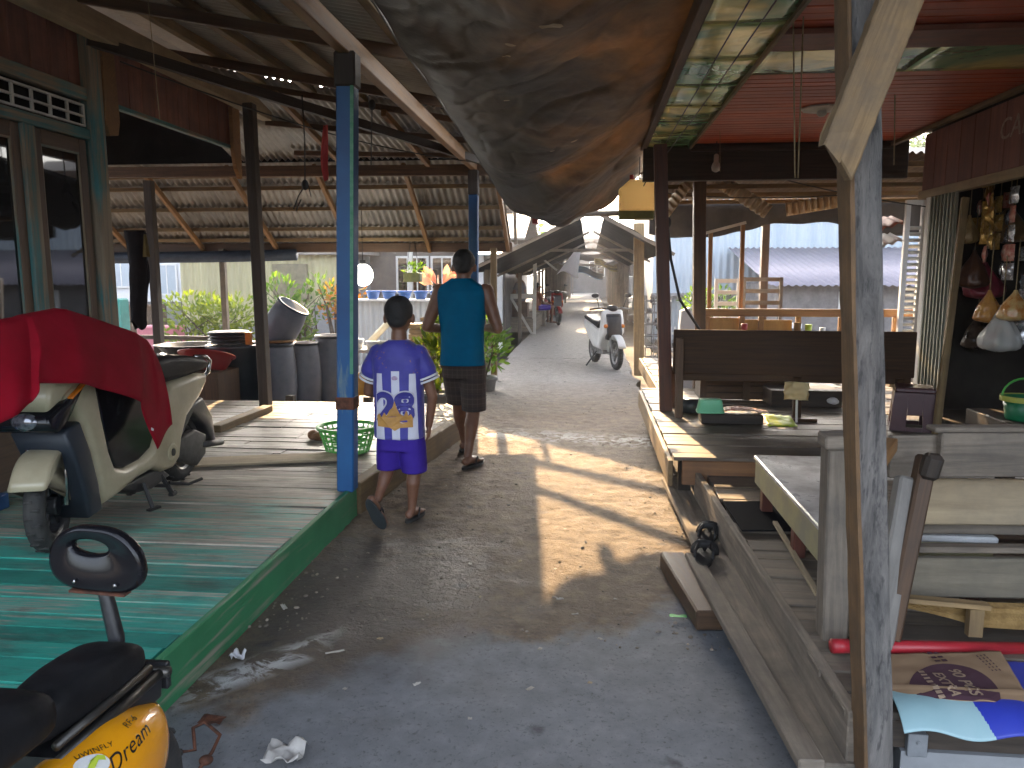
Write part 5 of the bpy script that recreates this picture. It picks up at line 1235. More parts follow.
for i in range(n+1):
    p = a.lerp(b_, i/n); row = []
    for (x_, y_) in ((-1,-1),(0,-1),(1,-1),(1,1),(-1,1)):
        nz = .003*noise.noise(V3((x_*3, y_*3, i*.6))); cutoff = (.05*(1-x_)/2 if i == 0 else 0)
        row.append(p+A*x_*(.047+nz)+B*y_*(.030+nz)+L*(.0 if i else (-.04*x_)))
    rg.append(row)
g.rings(rg); tag(g.build('brace_plank', wood('brace_wood', (.13,.08,.035), (.29,.195,.10), .75, su=3, sv=20, tone=.2, dirt=(.10,.08,.06), damt=.5, bmp=.8, dsc=12), bevel=.004), 'thick tan brace plank nailed slanting across the top of the big grey post', 'brace')
g = MB(); g.bar((.665,6.60,.35), W(660,151,y=6.60)+V3((0,0,.05)), .105, .10); tag(g.build('porch_post', wood('redbrown_post', (.05,.018,.012), (.13,.05,.03), .5, tone=.2), bevel=.005), 'dark red brown porch post at the left end of the dark bench', 'post')
g = MB(); g.bar((1.22,8.6,.2), (1.15,8.6,2.6), .13, .12); tag(g.build('porch_post', K['brown_wood'], bevel=.005), 'thick brown post behind the dark bench with a sunlit left edge', 'post')
q = W(766,250,y=11.2); g = MB(); g.bar((q.x,11.2,-.3), (q.x-.02,11.2,2.45), .10, .10); tag(g.build('yard_post', K['brown_wood'], bevel=.004), 'brown post farther back behind the orange railing', 'post')
g = MB(); g.bar((.86,13.2,-.2), (.80,13.2,2.35), .17, .14); tag(g.build('canopy_post', K['raw'], bevel=.006), 'pale timber post at the path edge right behind the parked white motorbike', 'post')

# ================================================================= BENCHES, TABLE, STOOL
t = thing('wooden_bench', 'dark varnished bench seen from behind, with one wide backrest board', 'bench', (1.6, 6.4, .35))
dk = wood('bench_varnish', (.026,.013,.006), (.075,.038,.017), .55, tone=.15, sv=40, spec=.2)
g = MB(); g.bar((.68,6.30,.885), (2.52,6.22,.885), .035, .36, up=Z); g.build('backrest', dk, t, bevel=.005)
g = MB(); g.box(.70,2.5,6.36,6.78,.70,.735); g.bar((.7,6.29,.685),(2.5,6.22,.685),.03,.06,up=Z); g.build('seat', dk, t, bevel=.005)
for (x, y, z1) in ((.735,6.255,1.0),(1.66,6.245,.70),(2.42,6.20,.70),(.75,6.74,.70),(2.42,6.74,.70)):
    g = MB(); g.bar((x,y,.352), (x-.01,y,z1), .06, .05); g.build('leg', K['brown_wood'] if x < 1 else dk, t, bevel=.004)
g = MB(); g.bar((1.62,6.2,.36),(1.80,6.2,.36), .06, .03); g.build('foot_rail', dk, t)
t = thing('plastic_stool', 'maroon moulded plastic stool standing between the big post and the folded shutter', 'stool', W(916,430,z=.36)); c = t.location.copy(); c.z = .352; t.location = c; c.y += .12; c.x += .02
def SP(x, y, z): 
    k = 1-.13*(z/.31); a_ = rad(-18); X_, Y_ = x*k, y*k
    return c+V3((X_*math.cos(a_)-Y_*math.sin(a_), X_*math.sin(a_)+Y_*math.cos(a_), z))
g = MB(); g.rings([[SP(x*.155*e, y*.155*e, z) for (x,y) in ((-1,-1),(1,-1),(1,1),(-1,1))] for z, e in ((.285,1.0),(.312,1.0),(.322,.95))]); g.build('seat', K['stoolp'], t, bevel=.008)
for s_ in range(4):
    a_ = math.pi/2*s_; ca_, sa_ = math.cos(a_), math.sin(a_); g = MB()
    def Q(u, w, z): return SP(u*ca_-w*sa_, u*sa_+w*ca_, z)
    for (u0,u1,z0,z1) in ((-.16,-.055,0,.284),(.055,.16,0,.284),(-.0535,.0535,.12,.284),(-.0535,.0535,0,.03)):
        g.rings([[Q(u0,-.162,z0),Q(u1,-.162,z0),Q(u1,-.150,z0),Q(u0,-.150,z0)],[Q(u0,-.162,z1),Q(u1,-.162,z1),Q(u1,-.150,z1),Q(u0,-.150,z1)]])
    g.build('leg_panel', K['stoolp'], t)
t = thing('low_table', 'low table with a pale worn top and yellowish side board on the shop deck', 'table', (1.15, 3.5, .25))
g = MB(); g.box(.885,1.50,2.86,4.12,.525,.55); g.build('table_top', surf('worn_pale_top', (.50,.51,.51), (.30,.29,.28), 5, .33, 0, .2, rv=.15), t, bevel=.006)
g = MB(); g.box(.893,.915,2.87,4.11,.40,.523); g.box(.917,1.49,4.09,4.11,.40,.523); g.box(.917,1.49,2.87,2.89,.40,.523); g.build('apron', surf('yellow_apron', (.34,.30,.14), (.26,.24,.17), 5, .6), t, bevel=.003)
for (x, y) in ((.945,3.42),(.945,4.05),(1.45,2.93),(1.45,4.05)):
    g = MB(); g.bar((x,y,.251),(x,y,.523), .055, .055); g.build('leg', wood('leg_red', (.06,.02,.015), (.13,.045,.03), .5), t, bevel=.004)
t = thing('weathered_bench', 'silvery weathered plank bench with leaning struts in the right foreground', 'bench', (1.6, 2.8, .25))
g = MB(); g.bar((1.055,2.76,.868), (1.235,2.80,.866), .03, .15, up=Z, r=.9); g.bar((1.22,2.76,.880), (2.5,2.86,.885), .035, .155, up=Z, r=.45); g.bar((1.2,2.79,.965),(2.5,2.90,.968), .07, .018, up=Z, r=.6); g.build('top_rail', K['grey_wood2'], t, bevel=.005)
g = MB(); g.bar((1.14,2.84,.685), (2.5,2.92,.690), .03, .17, up=Z, r=.5); g.build('backrest_board', K['tan_wood'], t, bevel=.006)
g = MB(); g.bar((1.08,2.88,.575),(2.5,2.96,.57), .04, .04, up=Z, r=.2); g.bar((1.06,2.76,.535),(2.5,2.80,.56), .05, .022, up=Z, r=.4); g.build('middle_rail', K['grey_wood2'], t, bevel=.004)
g = MB(); g.bar((1.00,2.74,.435), (2.5,2.80,.450), .035, .145, up=Z, r=.15); g.build('lower_board', wood('greenish_board', (.135,.115,.08), (.29,.25,.185), .85, su=1.4, sv=16, tone=.2, dirt=(.09,.085,.07), damt=.5, bmp=.5), t, bevel=.006)
g = MB(); g.box(1.05,2.5,2.95,3.35,.60,.63); g.build('seat', K['grey_wood2'], t, bevel=.005)
g = MB(); a, b_ = V3((1.085,2.66,.82)), V3((.965,2.50,.28)); g.bar(a, b_, .075, .06, r=.7); g.build('strut', wood('bluegrey_strut', (.12,.11,.098), (.28,.262,.235), .8, su=2, sv=20, tone=.2, dirt=(.06,.06,.06), damt=.4, bmp=.6), t, bevel=.008)
g = MB(); a, b_ = V3((1.135,2.65,.90)), V3((1.005,2.52,.30)); g.bar(a, b_, .055, .06, r=.1); g.build('strut', K['brown_wood'], t, bevel=.008)
g = MB(); g.bar((1.140,2.605,.915),(1.125,2.612,.83), .06, .05, r=.1); g.build('strut_block', K['dark_wood'], t, bevel=.012)
for x in (1.3, 2.4):
    g = MB(); g.bar((x,3.3,.252),(x,3.3,.60), .06, .06); g.build('leg', K['grey_wood2'], t, bevel=.004)
g = MB(); g.bar((.90,2.42,.93),(1.04,2.70,.925), .035, .045, up=Z); g.build('arm_rail', K['raw_orange'], t, bevel=.004)
t = thing('stub_post', 'short grey stub post with a flat cap between the table and the big post', 'post', (.84, 2.62, .25))
g = MB(); g.bar((.855,2.63,.252),(.835,2.62,.93), .085, .09, r=.35); g.build('shaft', K['grey_wood2'], t, bevel=.006)
g = MB(); g.bar((.78,2.615,.952),(.90,2.61,.958), .11, .045, r=.8); g.build('cap', K['grey_wood2'], t, bevel=.006)
g = MB(); g.tube([W(832,646,y=2.46), W(1045,649,y=2.60)], .0215, 14); g.tube([W(832,646,y=2.46), W(848,646,y=2.47)], .0235, 14); tag(g.build('red_pole', K['redpipe'], smooth=True), 'red painted pole lying level under the weathered bench', 'pole')
g = MB(); g.grid(lambda u, v: (1.0+1.5*u, 2.63+.04*u+.01*noise.noise(V3((u*9,v*4,1))), .27+.02*math.sin(u*7)*(1-v)+(.11*(1-v)*max(0,1-u*4.5))+.10*v+.02), 30, 6); tag(g.build('foam_sheet', K['foamboard'], solid=.02), 'rough yellow brown foam sheet standing behind the red pole', 'foam sheet')
g = MB(); g.bar((.99,2.585,.425),(1.34,2.585,.405), .04, .016); g.bar((1.30,2.585,.30),(1.30,2.585,.396), .045, .03); tag(g.build('offcut_bracket', K['raw']), 'small raw timber offcut nailed under the lower board of the weathered bench', 'timber')
# cardboard, vinyl
q = [W(884,655,z=.285), W(1000,652,z=.285), W(1032,704,z=.285), W(884,694,z=.285)]
ctr = sum(q, V3((0,0,0)))/4
t = thing('cardboard_box', 'flattened cardboard box with a purple printed circle lying on the blue sheet', 'cardboard', ctr)
g = MB(); g.grid(lambda u, v: (q[3].lerp(q[2], u)).lerp(q[0].lerp(q[1], u), v)+V3((0,0,.004*noise.noise(V3((u*5,v*5,2)))-.035*max(0,.18-v)*5*.18+.006*(abs(v-.18)<.03))), 40, 28); card = g.build('panel', K['cardboard'], t, smooth=True, solid=.008)
ux = (q[2]-q[3]).normalized(); uy = (q[0]-q[3]).normalized(); up_ = Z
base = q[3].lerp(q[2], .5)
half = []
for k in range(21):
    a = math.pi*k/20; half.append((math.cos(a)*.125, .045+math.sin(a)*.165))
half = [(.125,-.005)]+half+[(-.125,-.005)]
cc = base+ux*-.005
# subdivided print so that it follows the board
g = MB(); g.rings([[cc+ux*p[0]*k_+uy*((p[1]-.06)*k_+.06)+Z*.004 for p in half] for k_ in (.02,.25,.5,.75,1.0)], caps=False)
o = g.build('printed_circle', K['purpleprint'], t); mm = o.modifiers.new('w','SHRINKWRAP'); mm.target = card; mm.offset = .0015; mm.wrap_mode = 'ABOVE_SURFACE'
prn = surf('tan_print', (.38,.27,.18), None, 9, .85)
tdir = (ux*.35-uy*.94); tup = (ux*.94+uy*.35)
for i, (tx_, sz, ds) in enumerate((('90 PCS', .050, .035), ('EXTRA', .042, -.020))):
    text_part('printed_word', tx_, sz, prn, t, frame(cc+uy*.085+tup*ds+Z*.008, tdir, tup), wrap=card, off=.0035, bold=.001)
def marks(c0, ex, ey, rows, n, w, h, gap, mat_):
    g = MB()
    for r_ in range(rows):
        for k in range(n): g.hexa(c0+ex*(k-n/2)*(w*1.5)-ey*r_*gap+Z*.006, ex, ey, Z, w*random.uniform(.3,.55), h, .0004)
    o = g.build('printed_marks', mat_, t); mm = o.modifiers.new('w','SHRINKWRAP'); mm.target = card; mm.offset = .0035; mm.wrap_mode = 'ABOVE_SURFACE'
marks(cc+uy*.085-tup*.062, tdir, tup, 1, 8, .014, .009, .02, prn)
marks(cc+ux*-.02+uy*.245, tdir, tup, 2, 3, .020, .008, .022, K['purpleprint'])
marks(cc+ux*.13+uy*.23, tdir, tup, 3, 6, .013, .002, .012, K['purpleprint'])
g = MB(); v0 = W(888,690,z=.285); v1 = W(1050,698,z=.285); dn = V3((.02,-.08,-.11))
def vin(u, v):
    p = v0.lerp(v1, u); back = V3((.06,.22,0)); k = v
    if k < .6: return p+back*(1-k/.6)+V3((0,0,-.004+.003*noise.noise(V3((u*6,v*6,3)))))
    f_ = (k-.6)/.4; return p+V3((0,-.13*f_,-.002-.055*f_**2.4+.012*math.sin(u*11)*f_))
g.grid(vin, 160, 50); vn = len(g.F)
for i in range(vn):
    c_ = sum((g.V[j] for j in g.F[i]), V3((0,0,0)))/len(g.F[i]); u_ = (c_-v0).dot((v1-v0).normalized())/(v1-v0).length
    if u_ > .50+.10*((c_.z-.27)/-.1): g.M[i] = 1
tag(g.build('vinyl_banner', [K['vinyl_cyan'], K['vinyl_blue']], smooth=True, solid=.003), 'pale cyan and deep blue vinyl sheet hanging over the front of the shop deck', 'banner')
g = MB(); c = W(915,742,y=2.20); g.hexa(c, V3((0,0,1)), V3((1,0,0)), V3((0,1,0)), .035, .028, .02); g.lathe([(.006,0),(.006,.004)], c+V3((0,-.022,.012)), 10, Matrix(((1,0,0),(0,0,-1),(0,1,0)))); tag(g.build('junction_box', surf('grey_plastic',(.24,.25,.26),(.17,.18,.19),9,.6), bevel=.004), 'small grey junction box fixed below the vinyl sheet', 'box')
g = MB()
for k in range(9): g.ell(W(930,765,z=0)+V3((random.uniform(-.14,.5), random.uniform(.05,.35), .0)), random.uniform(.03,.07), random.uniform(.03,.06), random.uniform(.02,.06), 10, 7)
tag(g.build('rubble', surf('rubble',(.17,.165,.16),(.08,.078,.075),12,.9,0,.8), smooth=True), 'heap of broken grey concrete rubble under the front of the shop deck', 'rubble')

# ---- clutter under the dark bench
t = thing('wooden_crate', 'worn brown slatted crate standing behind the dark bench', 'crate', (1.45, 7.3, .35))
for k in range(4):
    g = MB(); g.bar((1.05,7.2,.39+.062*k), (1.86,7.22,.395+.062*k), .015, .052, up=Z); g.build('slat', K['brown_wood'], t)
for x in (1.06,1.45,1.85):
    g = MB(); g.box(x-.03,x+.03,7.17,7.19,.353,.62); g.build('batten', K['brown_wood'], t)
g = MB(); g.box(1.04,1.88,7.24,7.26,.353,.6); g.box(1.04,1.06,7.26,7.6,.353,.6); g.box(1.86,1.88,7.26,7.6,.353,.6); g.build('sides', K['dark_wood'], t)
c = V3((.97,6.05,.352)); g = MB(); g.box(.88,1.35,6.0,6.18,.352,.43); tag(g.build('dark_tray', K['dark_wood'], bevel=.006), 'dark shallow wooden box under the dark bench carrying the mint basin', 'box')
g = MB(); rg = []
for z, e in ((.432,1.0),(.445,1.02),(.447,.97),(.53,.82),(.537,.78)):
    rg.append([V3((.955+math.copysign(abs(math.cos(a))**.4, math.cos(a))*.105*e, 6.08+math.copysign(abs(math.sin(a))**.4, math.sin(a))*.075*e, z)) for a in [2*math.pi*k/28 for k in range(28)]])
g.rings(rg); tag(g.build('mint_basin', K['mint'], smooth=True), 'mint green plastic basin upside down on the dark box', 'basin')
g = MB(); g.grid(lambda u, v: (1.06+.34*u, 6.0+.16*v, .436+.05*math.sin(u*2.6+.4)*(1-u*.7)+.008*noise.noise(V3((u*9,v*9,1)))), 16, 8); tag(g.build('red_sack', surf('red_sack',(.36,.10,.07),(.55,.42,.34),9,.7), smooth=True, solid=.004), 'red and white sack spread beside the mint basin', 'sack')
g = MB(); g.grid(lambda u, v: (1.37+.22*u, 5.94+.22*v, .358+.055*v*(1-.3*u)+.008*noise.noise(V3((u*7,v*7,4)))), 12, 10); tag(g.build('lime_sheet', K['lime'], smooth=True, solid=.004), 'lime yellow plastic sheet crumpled on the raised platform', 'sheet')
g = MB(); g.tube([(.86,6.5,.36),(.86,6.5,.47)], [.085,.075], 18); tag(g.build('round_pot', K['tub'], smooth=True), 'dark round pot standing behind the left leg of the dark bench', 'pot')
c = W(796,391,y=6.14); t = thing('sunlit_paper', 'crumpled cream paper catching the sun below the dark bench', 'paper', c); g = MB(); g.grid(lambda u, v: c+V3((-.09+.18*u+.012*noise.noise(V3((u*5,v*5,9))), .03*math.sin(u*5)+.03*noise.noise(V3((u*4,v*4,2))), -.07+.14*v)), 14, 12); g.build('sheet', clothmat('cream_paper', (.78,.66,.40), (.85,.72,.45), .8, .5, weave=False), t, smooth=True, solid=.002)
g = MB(); g.tube([c+V3((.01,0,-.07)), V3((c.x+.015,c.y,.352))], .009, 8); g.build('stick', K['white'], t)
g = MB(); c = W(824,402,y=6.9); 
for k in range(5): g.ell(c+V3((random.uniform(-.08,.08), random.uniform(-.05,.05), random.uniform(-.02,.03))), .05,.04,.03, 10, 8)
tag(g.build('white_rag', K['whitecloth'], smooth=True), 'small white rag bundled under the right half of the dark bench', 'cloth')
g = MB(); g.box(1.6,2.2,6.85,7.2,.353,.50); tag(g.build('storage_box', K['dark_wood'], bevel=.006), 'long dark box under the bench carrying the white rag', 'box')
g = MB(); c = W(853,404,y=6.9)
for k in range(4): g.ell(c+V3((random.uniform(-.06,.06), random.uniform(-.04,.04), random.uniform(-.03,.02))), .045,.04,.035, 10, 8)
tag(g.build('red_cloth_bundle', K['redtub'], smooth=True), 'small bright red bundle between the big post and the maroon stool', 'cloth')
# ================================================================= TARP
def tarpf(u, v):
    y = 1.2+8.3*v
    xl, xr = -1.12, .62+.10*v
    zl = 2.98-.45*v**1.4; zr = 2.93-.10*v
    w = u**.85; x = xl+(xr-xl)*u
    asym = math.sin(math.pi*min(1, max(0, u))**.80)
    sag = asym*(.17+.16*math.sin(v*7.5+.6)*.35+.33*v**2.2)
    z = zl+(zr-zl)*u-sag
    w1 = noise.noise(V3((x*1.1,y*.7,0))); s1 = math.sin((x*4.2+y*3.0)+2.2*w1)*.05+(1-abs(math.sin(x*5.0+y*3.6+2.8*w1)))**6*.022+(1-abs(math.sin(x*9+y*6.0+3*noise.noise(V3((x*2,y*2,4))))))**6*.012+(1-abs(math.sin(x*17+y*9.0+4*noise.noise(V3((x*2,y*2,7))))))**6*.006-.02
    z += (s1+.05*noise.noise(V3((x*2.2,y*1.1,8)))+.012*noise.noise(V3((x*8,y*5,2))))*min(1, asym*1.6+.12)
    if v > .96: z -= .03*math.sin(u*20)*(v-.96)/.04
    return V3((x+.02*noise.noise(V3((y*2,u*3,6))), y+.05*math.sin(u*8)*v, z))
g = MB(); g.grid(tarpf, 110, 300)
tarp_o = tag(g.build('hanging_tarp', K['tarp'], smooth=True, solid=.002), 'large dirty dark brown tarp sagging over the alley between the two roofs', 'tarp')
def to_px(p):
    d = p-V3((0,0,EYE)); k = d.dot(_F); return (512+FPX*d.dot(_R)/k, 384-FPX*d.dot(_U)/k)
_tp = [(u/40, v/120, to_px(tarpf(u/40, v/120))) for u in range(41) for v in range(20, 121)]
tape = surf('tape', (.40,.32,.21), (.3,.24,.15), 20, .6)
for (px, py, a_) in ((548,24,.062),(507,41,.030),(508,56,.028),(505,98,.026),(574,141,.032),(552,150,.02)):
    u, v, _ = min(_tp, key=lambda q: (q[2][0]-px)**2+(q[2][1]-py)**2)
    g = MB(); n = 10; g.rings([[tarpf(u+a_*k_*math.cos(2*math.pi*j/n)*random.uniform(.7,1)/1.75, v+a_*k_*.55*math.sin(2*math.pi*j/n)*random.uniform(.7,1)/8.3)+V3((0,0,-.012)) for j in range(n)] for k_ in (.05,1.0)], caps=False); g.open = True; g.build('patch', tape, tarp_o, solid=.001)
g = MB(); g.tube([tarpf(0, k/20)+V3((-.01,0,.012)) for k in range(21)], .012, 6); tag(g.build('tarp_rope', K['wire']), 'dark rope running along the left edge of the big tarp', 'rope')

# alley pole, jerrycan, hose
t = thing('alley_pole', 'horizontal grey pole with a dark end block crossing the alley below the tarp', 'pole', (0,9.62,2.2))
g = MB(); g.tube([(-.66,9.62,2.235),(.78,9.62,2.245)], .036, 12); g.build('pole', K['grey_wood2'], t, smooth=True)
g = MB(); g.box(-.70,-.42,9.54,9.70,2.21,2.31); g.box(-.54,-.42,9.57,9.67,2.312,2.42); g.build('end_block', K['tub'], t, bevel=.008)
g = MB(); g.box(-.71,-.64,9.53,9.71,2.12,2.208); g.build('red_end', K['redtub'], t, bevel=.006)
t = thing('jerrycan', 'yellow plastic jerrycan with a green base hanging beneath the tarp edge', 'jerrycan', (.46,8.3,2.07))
yl, nt, b = M_('yellow_jerrycan'); b.inputs['Base Color'].default_value = (.90,.68,.34,1); b.inputs['Roughness'].default_value = .4
tr = nd(nt, 'ShaderNodeBsdfTranslucent', None, Color=(1,.82,.5,1)); ms = nd(nt, 'ShaderNodeMixShader', None, Fac=.7); nt.links.new(b.outputs[0], ms.inputs[1]); nt.links.new(tr.outputs[0], ms.inputs[2]); nt.links.new(ms.outputs[0], nt.nodes['Material Output'].inputs[0])
XZ = lambda u, v, w: V3((u, w, v))
g = MB(); g.pillow([(.29,2.16),(.655,2.16),(.655,2.44),(.60,2.475),(.40,2.475),(.29,2.38)], XZ, 8.2, 8.42, .03); g.build('body', yl, t, smooth=False)
g = MB(); g.pillow([(.293,2.075),(.652,2.075),(.652,2.158),(.293,2.158)], XZ, 8.203, 8.417, .02); g.build('base', surf('olive_base', (.20,.20,.05), (.14,.14,.04), 9, .5), t)
g = MB(); g.tube([(.42,8.31,2.47),(.42,8.31,2.53)], .022, 12); g.build('cap', K['redtub'], t)
g = MB(); g.tube([(.5,8.31,2.47),(.5,8.31,2.75)], .005, 6); g.build('cord', K['wire'], t)
pts_ = [W(664,205,y=7.5),W(668,228,y=7.5),W(671,260,y=7.5),W(680,300,y=7.5),W(700,330,y=7.5),W(712,345,y=7.5)]
g = MB(); P2 = []
for i in range(len(pts_)-1):
    for k in range(4): P2.append(pts_[i].lerp(pts_[i+1], k/4))
P2.append(pts_[-1]); g.tube(P2, .013, 8); g.ell(pts_[0], .04,.03,.06); g.ell(pts_[1]+V3((0,0,.05)), .03,.03,.05)
tag(g.build('black_hose', K['wire'], smooth=True), 'thick black hose curving down behind the red brown post', 'hose')
def wire(a, b_, sag, r_, lab, name='overhead_wire', mat='wire', n=16):
    g = MB(); g.tube([V3(a).lerp(V3(b_), k/n)+V3((0,0,-sag*math.sin(math.pi*k/n))) for k in range(n+1)], r_, 5)
    tag(g.build(name, K[mat], smooth=True), lab, 'wire')
wire((.66,.5,2.68),(.66,7.6,2.67), .02, .004, 'black wire pinned along the left side of the green foil strip')
wire((.78,.5,2.69),(.68,7.6,2.60), .05, .004, 'loose black wire crossing the green foil strip')
wire((.62,7.6,2.6),(.40,9.2,2.33), .10, .006, 'grey cable drooping from the red brown post to the jerrycan')
wire(W(793,0,y=4.0), W(795,178,y=4.0), 0, .004, 'long tan cord hanging in front of the red ceiling, left of the pair', 'hanging_rope', 'rope')
wire(W(804,0,y=4.02), W(798,178,y=4.02), 0, .004, 'long tan cord hanging in front of the red ceiling, right of the pair', 'hanging_rope', 'rope')
wire(W(895,95,y=5.0), W(894,165,y=5.0), 0, .004, 'short tan cord hanging right of the big post', 'hanging_rope', 'rope')
wire(W(720,122,y=7.0), W(720,172,y=7.0), 0, .003, 'thin tan cord beside the bulb below the red ceiling', 'hanging_rope', 'rope')
wire(W(640,190,y=10), W(845,195,y=8.6), .06, .005, 'black wire running level under the far corrugated roof')
wire(W(770,176,y=9), W(1000,215,y=7.2), .05, .006, 'black wire sloping down towards the shop fascia')
wire(W(655,168,y=8), W(780,190,y=12), .1, .004, 'thin black wire sagging behind the end beam')
wire(W(510,195,y=12), W(640,212,y=14), .15, .006, 'dark wire sagging across the alley behind the pole')
wire(W(500,205,y=13), W(548,205,y=15), .25, .008, 'kinked dark wire at the right corner of the lean-to roof')

# ================================================================= RIGHT MIDDLE DISTANCE
fr = thing('yard_roof', 'brown corrugated roof with battens beyond the shop porch', 'roof', (2.4, 9.3, 2.4))
g = MB(); g.grid(lambda u, v: (.72+4.2*u, 7.95+2.9*v, 2.66-.16*v+.016*math.sin((.72+4.2*u)/.08*2*math.pi)), 320, 3); g.build('roof_sheets', sheet_mat('brown_sheet', (.24,.17,.11), (.15,.105,.07)), fr, smooth=True, solid=.001)
g = MB()
for y in (8.2,8.8,9.4,10.0,10.6): g.bar((.72,y,2.60-.16*(y-7.95)/2.9),(4.9,y,2.60-.16*(y-7.95)/2.9), .05,.05)
g.build('battens', K['raw'], fr, bevel=.003)
g = MB(); g.grid(lambda u, v: (.80+4.4*u, 10.9+.06*math.sin(u*20)*v, 2.46-(.36+.10*math.sin(u*9+.5)+.05*noise.noise(V3((u*12,v*3,1))))*v), 60, 12); tag(g.build('dark_tarp', clothmat('grey_tarp', (.055,.055,.058), (.10,.098,.095), .6, .15, 4, False), smooth=True, solid=.002), 'dark grey tarp hung along the far edge of the brown corrugated roof', 'tarp')
def strip(a, b_, w, lab):
    a, b_ = V3(a), V3(b_); L = (b_-a).length; d = (b_-a)/L; up = Z-d*d.z
    g = MB(); g.grid(lambda u, v: a+d*L*u+up*w*(v-.5)+V3((0,.03*math.sin(u*L/.075*2*math.pi),0))+up*.012*math.sin(u*L/.075*2*math.pi)*(v > .5), int(L/.075*8), 4); tag(g.build('corrugated_offcut', surf('pale_fibre', (.55,.45,.32), (.42,.33,.22), 6, .6), smooth=True, solid=.002), lab, 'corrugated sheet')
strip(W(712,176,y=9.55), W(768,212,y=9.3), .20, 'pale corrugated offcut slanting under the far roof behind the light bulb')
strip(W(786,210,y=10.2), W(845,200,y=9.9), .16, 'pale corrugated offcut hanging level left of the big post')
strip(W(664,215,y=9.5), W(690,180,y=9.3), .22, 'pale corrugated offcut slanting beside the red brown post')
t = thing('back_platform', 'rear plank platform with an orange lit railing behind the dark bench', 'platform', (2.5,9,.2))
planks(.80, 4.2, 8.0, 11.9, .24, K['deck2'], 'decking', t)
g = MB(); g.bar((.785,8.0,.15),(.785,11.9,.15), .03,.17, up=Z); g.build('edge_board', K['raw'], t)
ry = 9.25
t = thing('railing', 'orange brown timber railing with turned pale balusters behind the dark bench', 'railing', (2.5,ry,.24))
rw = wood('rail_wood', (.24,.11,.035), (.46,.24,.09), .5, tone=.3)
g = MB(); g.bar((1.34,ry,1.065),(3.72,ry,1.065), .06,.09, up=Z); g.tube([(2.96,ry-.05,1.06),(2.96,ry-.02,1.06)], .05, 14); g.build('top_rail', rw, t, bevel=.006)
for x in (1.38,1.78,2.00,2.42,2.9,3.15,3.5):
    g = MB(); g.bar((x,ry,.242),(x,ry,1.018), .06,.05); g.build('baluster', rw, t, bevel=.005)
g = MB(); g.box(1.39,1.75,ry+.03,ry+.045,.45,1.0); g.box(1.82,2.36,ry+.03,ry+.045,.4,.98); g.build('plywood_panel', wood('ply', (.35,.17,.04), (.55,.32,.09), .5, su=2, sv=8, tone=.2), t)
g = MB(); g.bar((1.34,ry,.50),(3.72,ry,.50), .05,.07, up=Z); g.build('lower_rail', rw, t)
for (px, py, s_, mt, lab) in ((797,325,.06,'raw_orange','small orange cup on the ledge behind the railing'),(808,327,.055,'lime','small yellow cup right of the orange cup'),(822,330,.045,'white','small white cup at the right end of the cups'),(744,326,.05,'redtub','small red bottle left of the cups')):
    q = W(px,py+8,y=9.1); g = MB(); g.lathe([(s_*.6,0),(s_*.75,.12)], q, 14); tag(g.build('cup', K[mt], smooth=True), lab, 'cup')
g = MB(); g.box(1.6,3.6,8.98,9.20,.70,.745); tag(g.build('ledge', K['raw'], bevel=.004), 'narrow plank ledge with cups in front of the railing', 'shelf')
g = MB(); g.box(1.65,1.75,9.02,9.16,.242,.699); g.box(3.4,3.5,9.02,9.16,.242,.699); tag(g.build('ledge_trestle', K['raw']), 'pair of short timbers carrying the plank ledge', 'trestle')
c = W(686,333,y=8.35); g = MB(); g.pillow([(-.09,0),(.09,0),(.085,.40),(.03,.54),(-.06,.50)], lambda u, v, w: V3((c.x+u, w, .62+v)), 8.3, 8.5, .02); g.box(c.x-.08,c.x+.08,8.32,8.48,.242,.619); tag(g.build('white_sack', K['whitecloth'], smooth=False), 'bright white sack standing between the red brown post and the thick brown post', 'sack')
t = thing('pole_frame', 'thin pole frame with a sloping top bar behind the railing', 'frame', (1.7,10,.24))
for (x0, zt) in ((1.50,2.03),(1.89,2.12)):
    g = MB(); g.bar((x0+.02,10.0,.242),(x0,10.0,zt), .05,.05); g.build('upright', K['raw_orange'], t, bevel=.004)
g = MB(); g.bar((1.44,9.98,2.02),(1.92,9.98,2.145), .05,.035, up=Z); g.build('top_bar', K['offwhite'], t)
def slat_chair(x0, x1, y, z0, z1, mat, lab):
    t = thing('slatted_chair', lab, 'seat', ((x0+x1)/2, y, .24)); n = 5
    for x in (x0, x1):
        g = MB(); g.bar((x,y,.242),(x+.01,y+.12,z1), .045,.045); g.build('upright', mat, t, bevel=.004)
        g = MB(); g.bar((x,y-.45,.242),(x,y-.45,z0-.1), .045,.045); g.build('leg', mat, t)
    for k in range(n):
        z = z0+.05+(z1-z0-.08)*k/(n-1); g = MB(); g.bar((x0,y+.06+.015*k,z),(x1,y+.06+.015*k,z), .02,.055, up=Z); g.build('slat', mat, t)
    g = MB(); g.box(x0-.02,x1+.02,y-.47,y+.02,z0-.10,z0-.06); g.build('seat', mat, t)
slat_chair(2.12,2.62,10.9,.75,1.47,K['grey_wood2'],'grey slatted garden seat right of the brown yard post')
slat_chair(1.72,2.02,10.75,.75,1.45,K['white'],'white slatted garden seat left of the brown yard post')
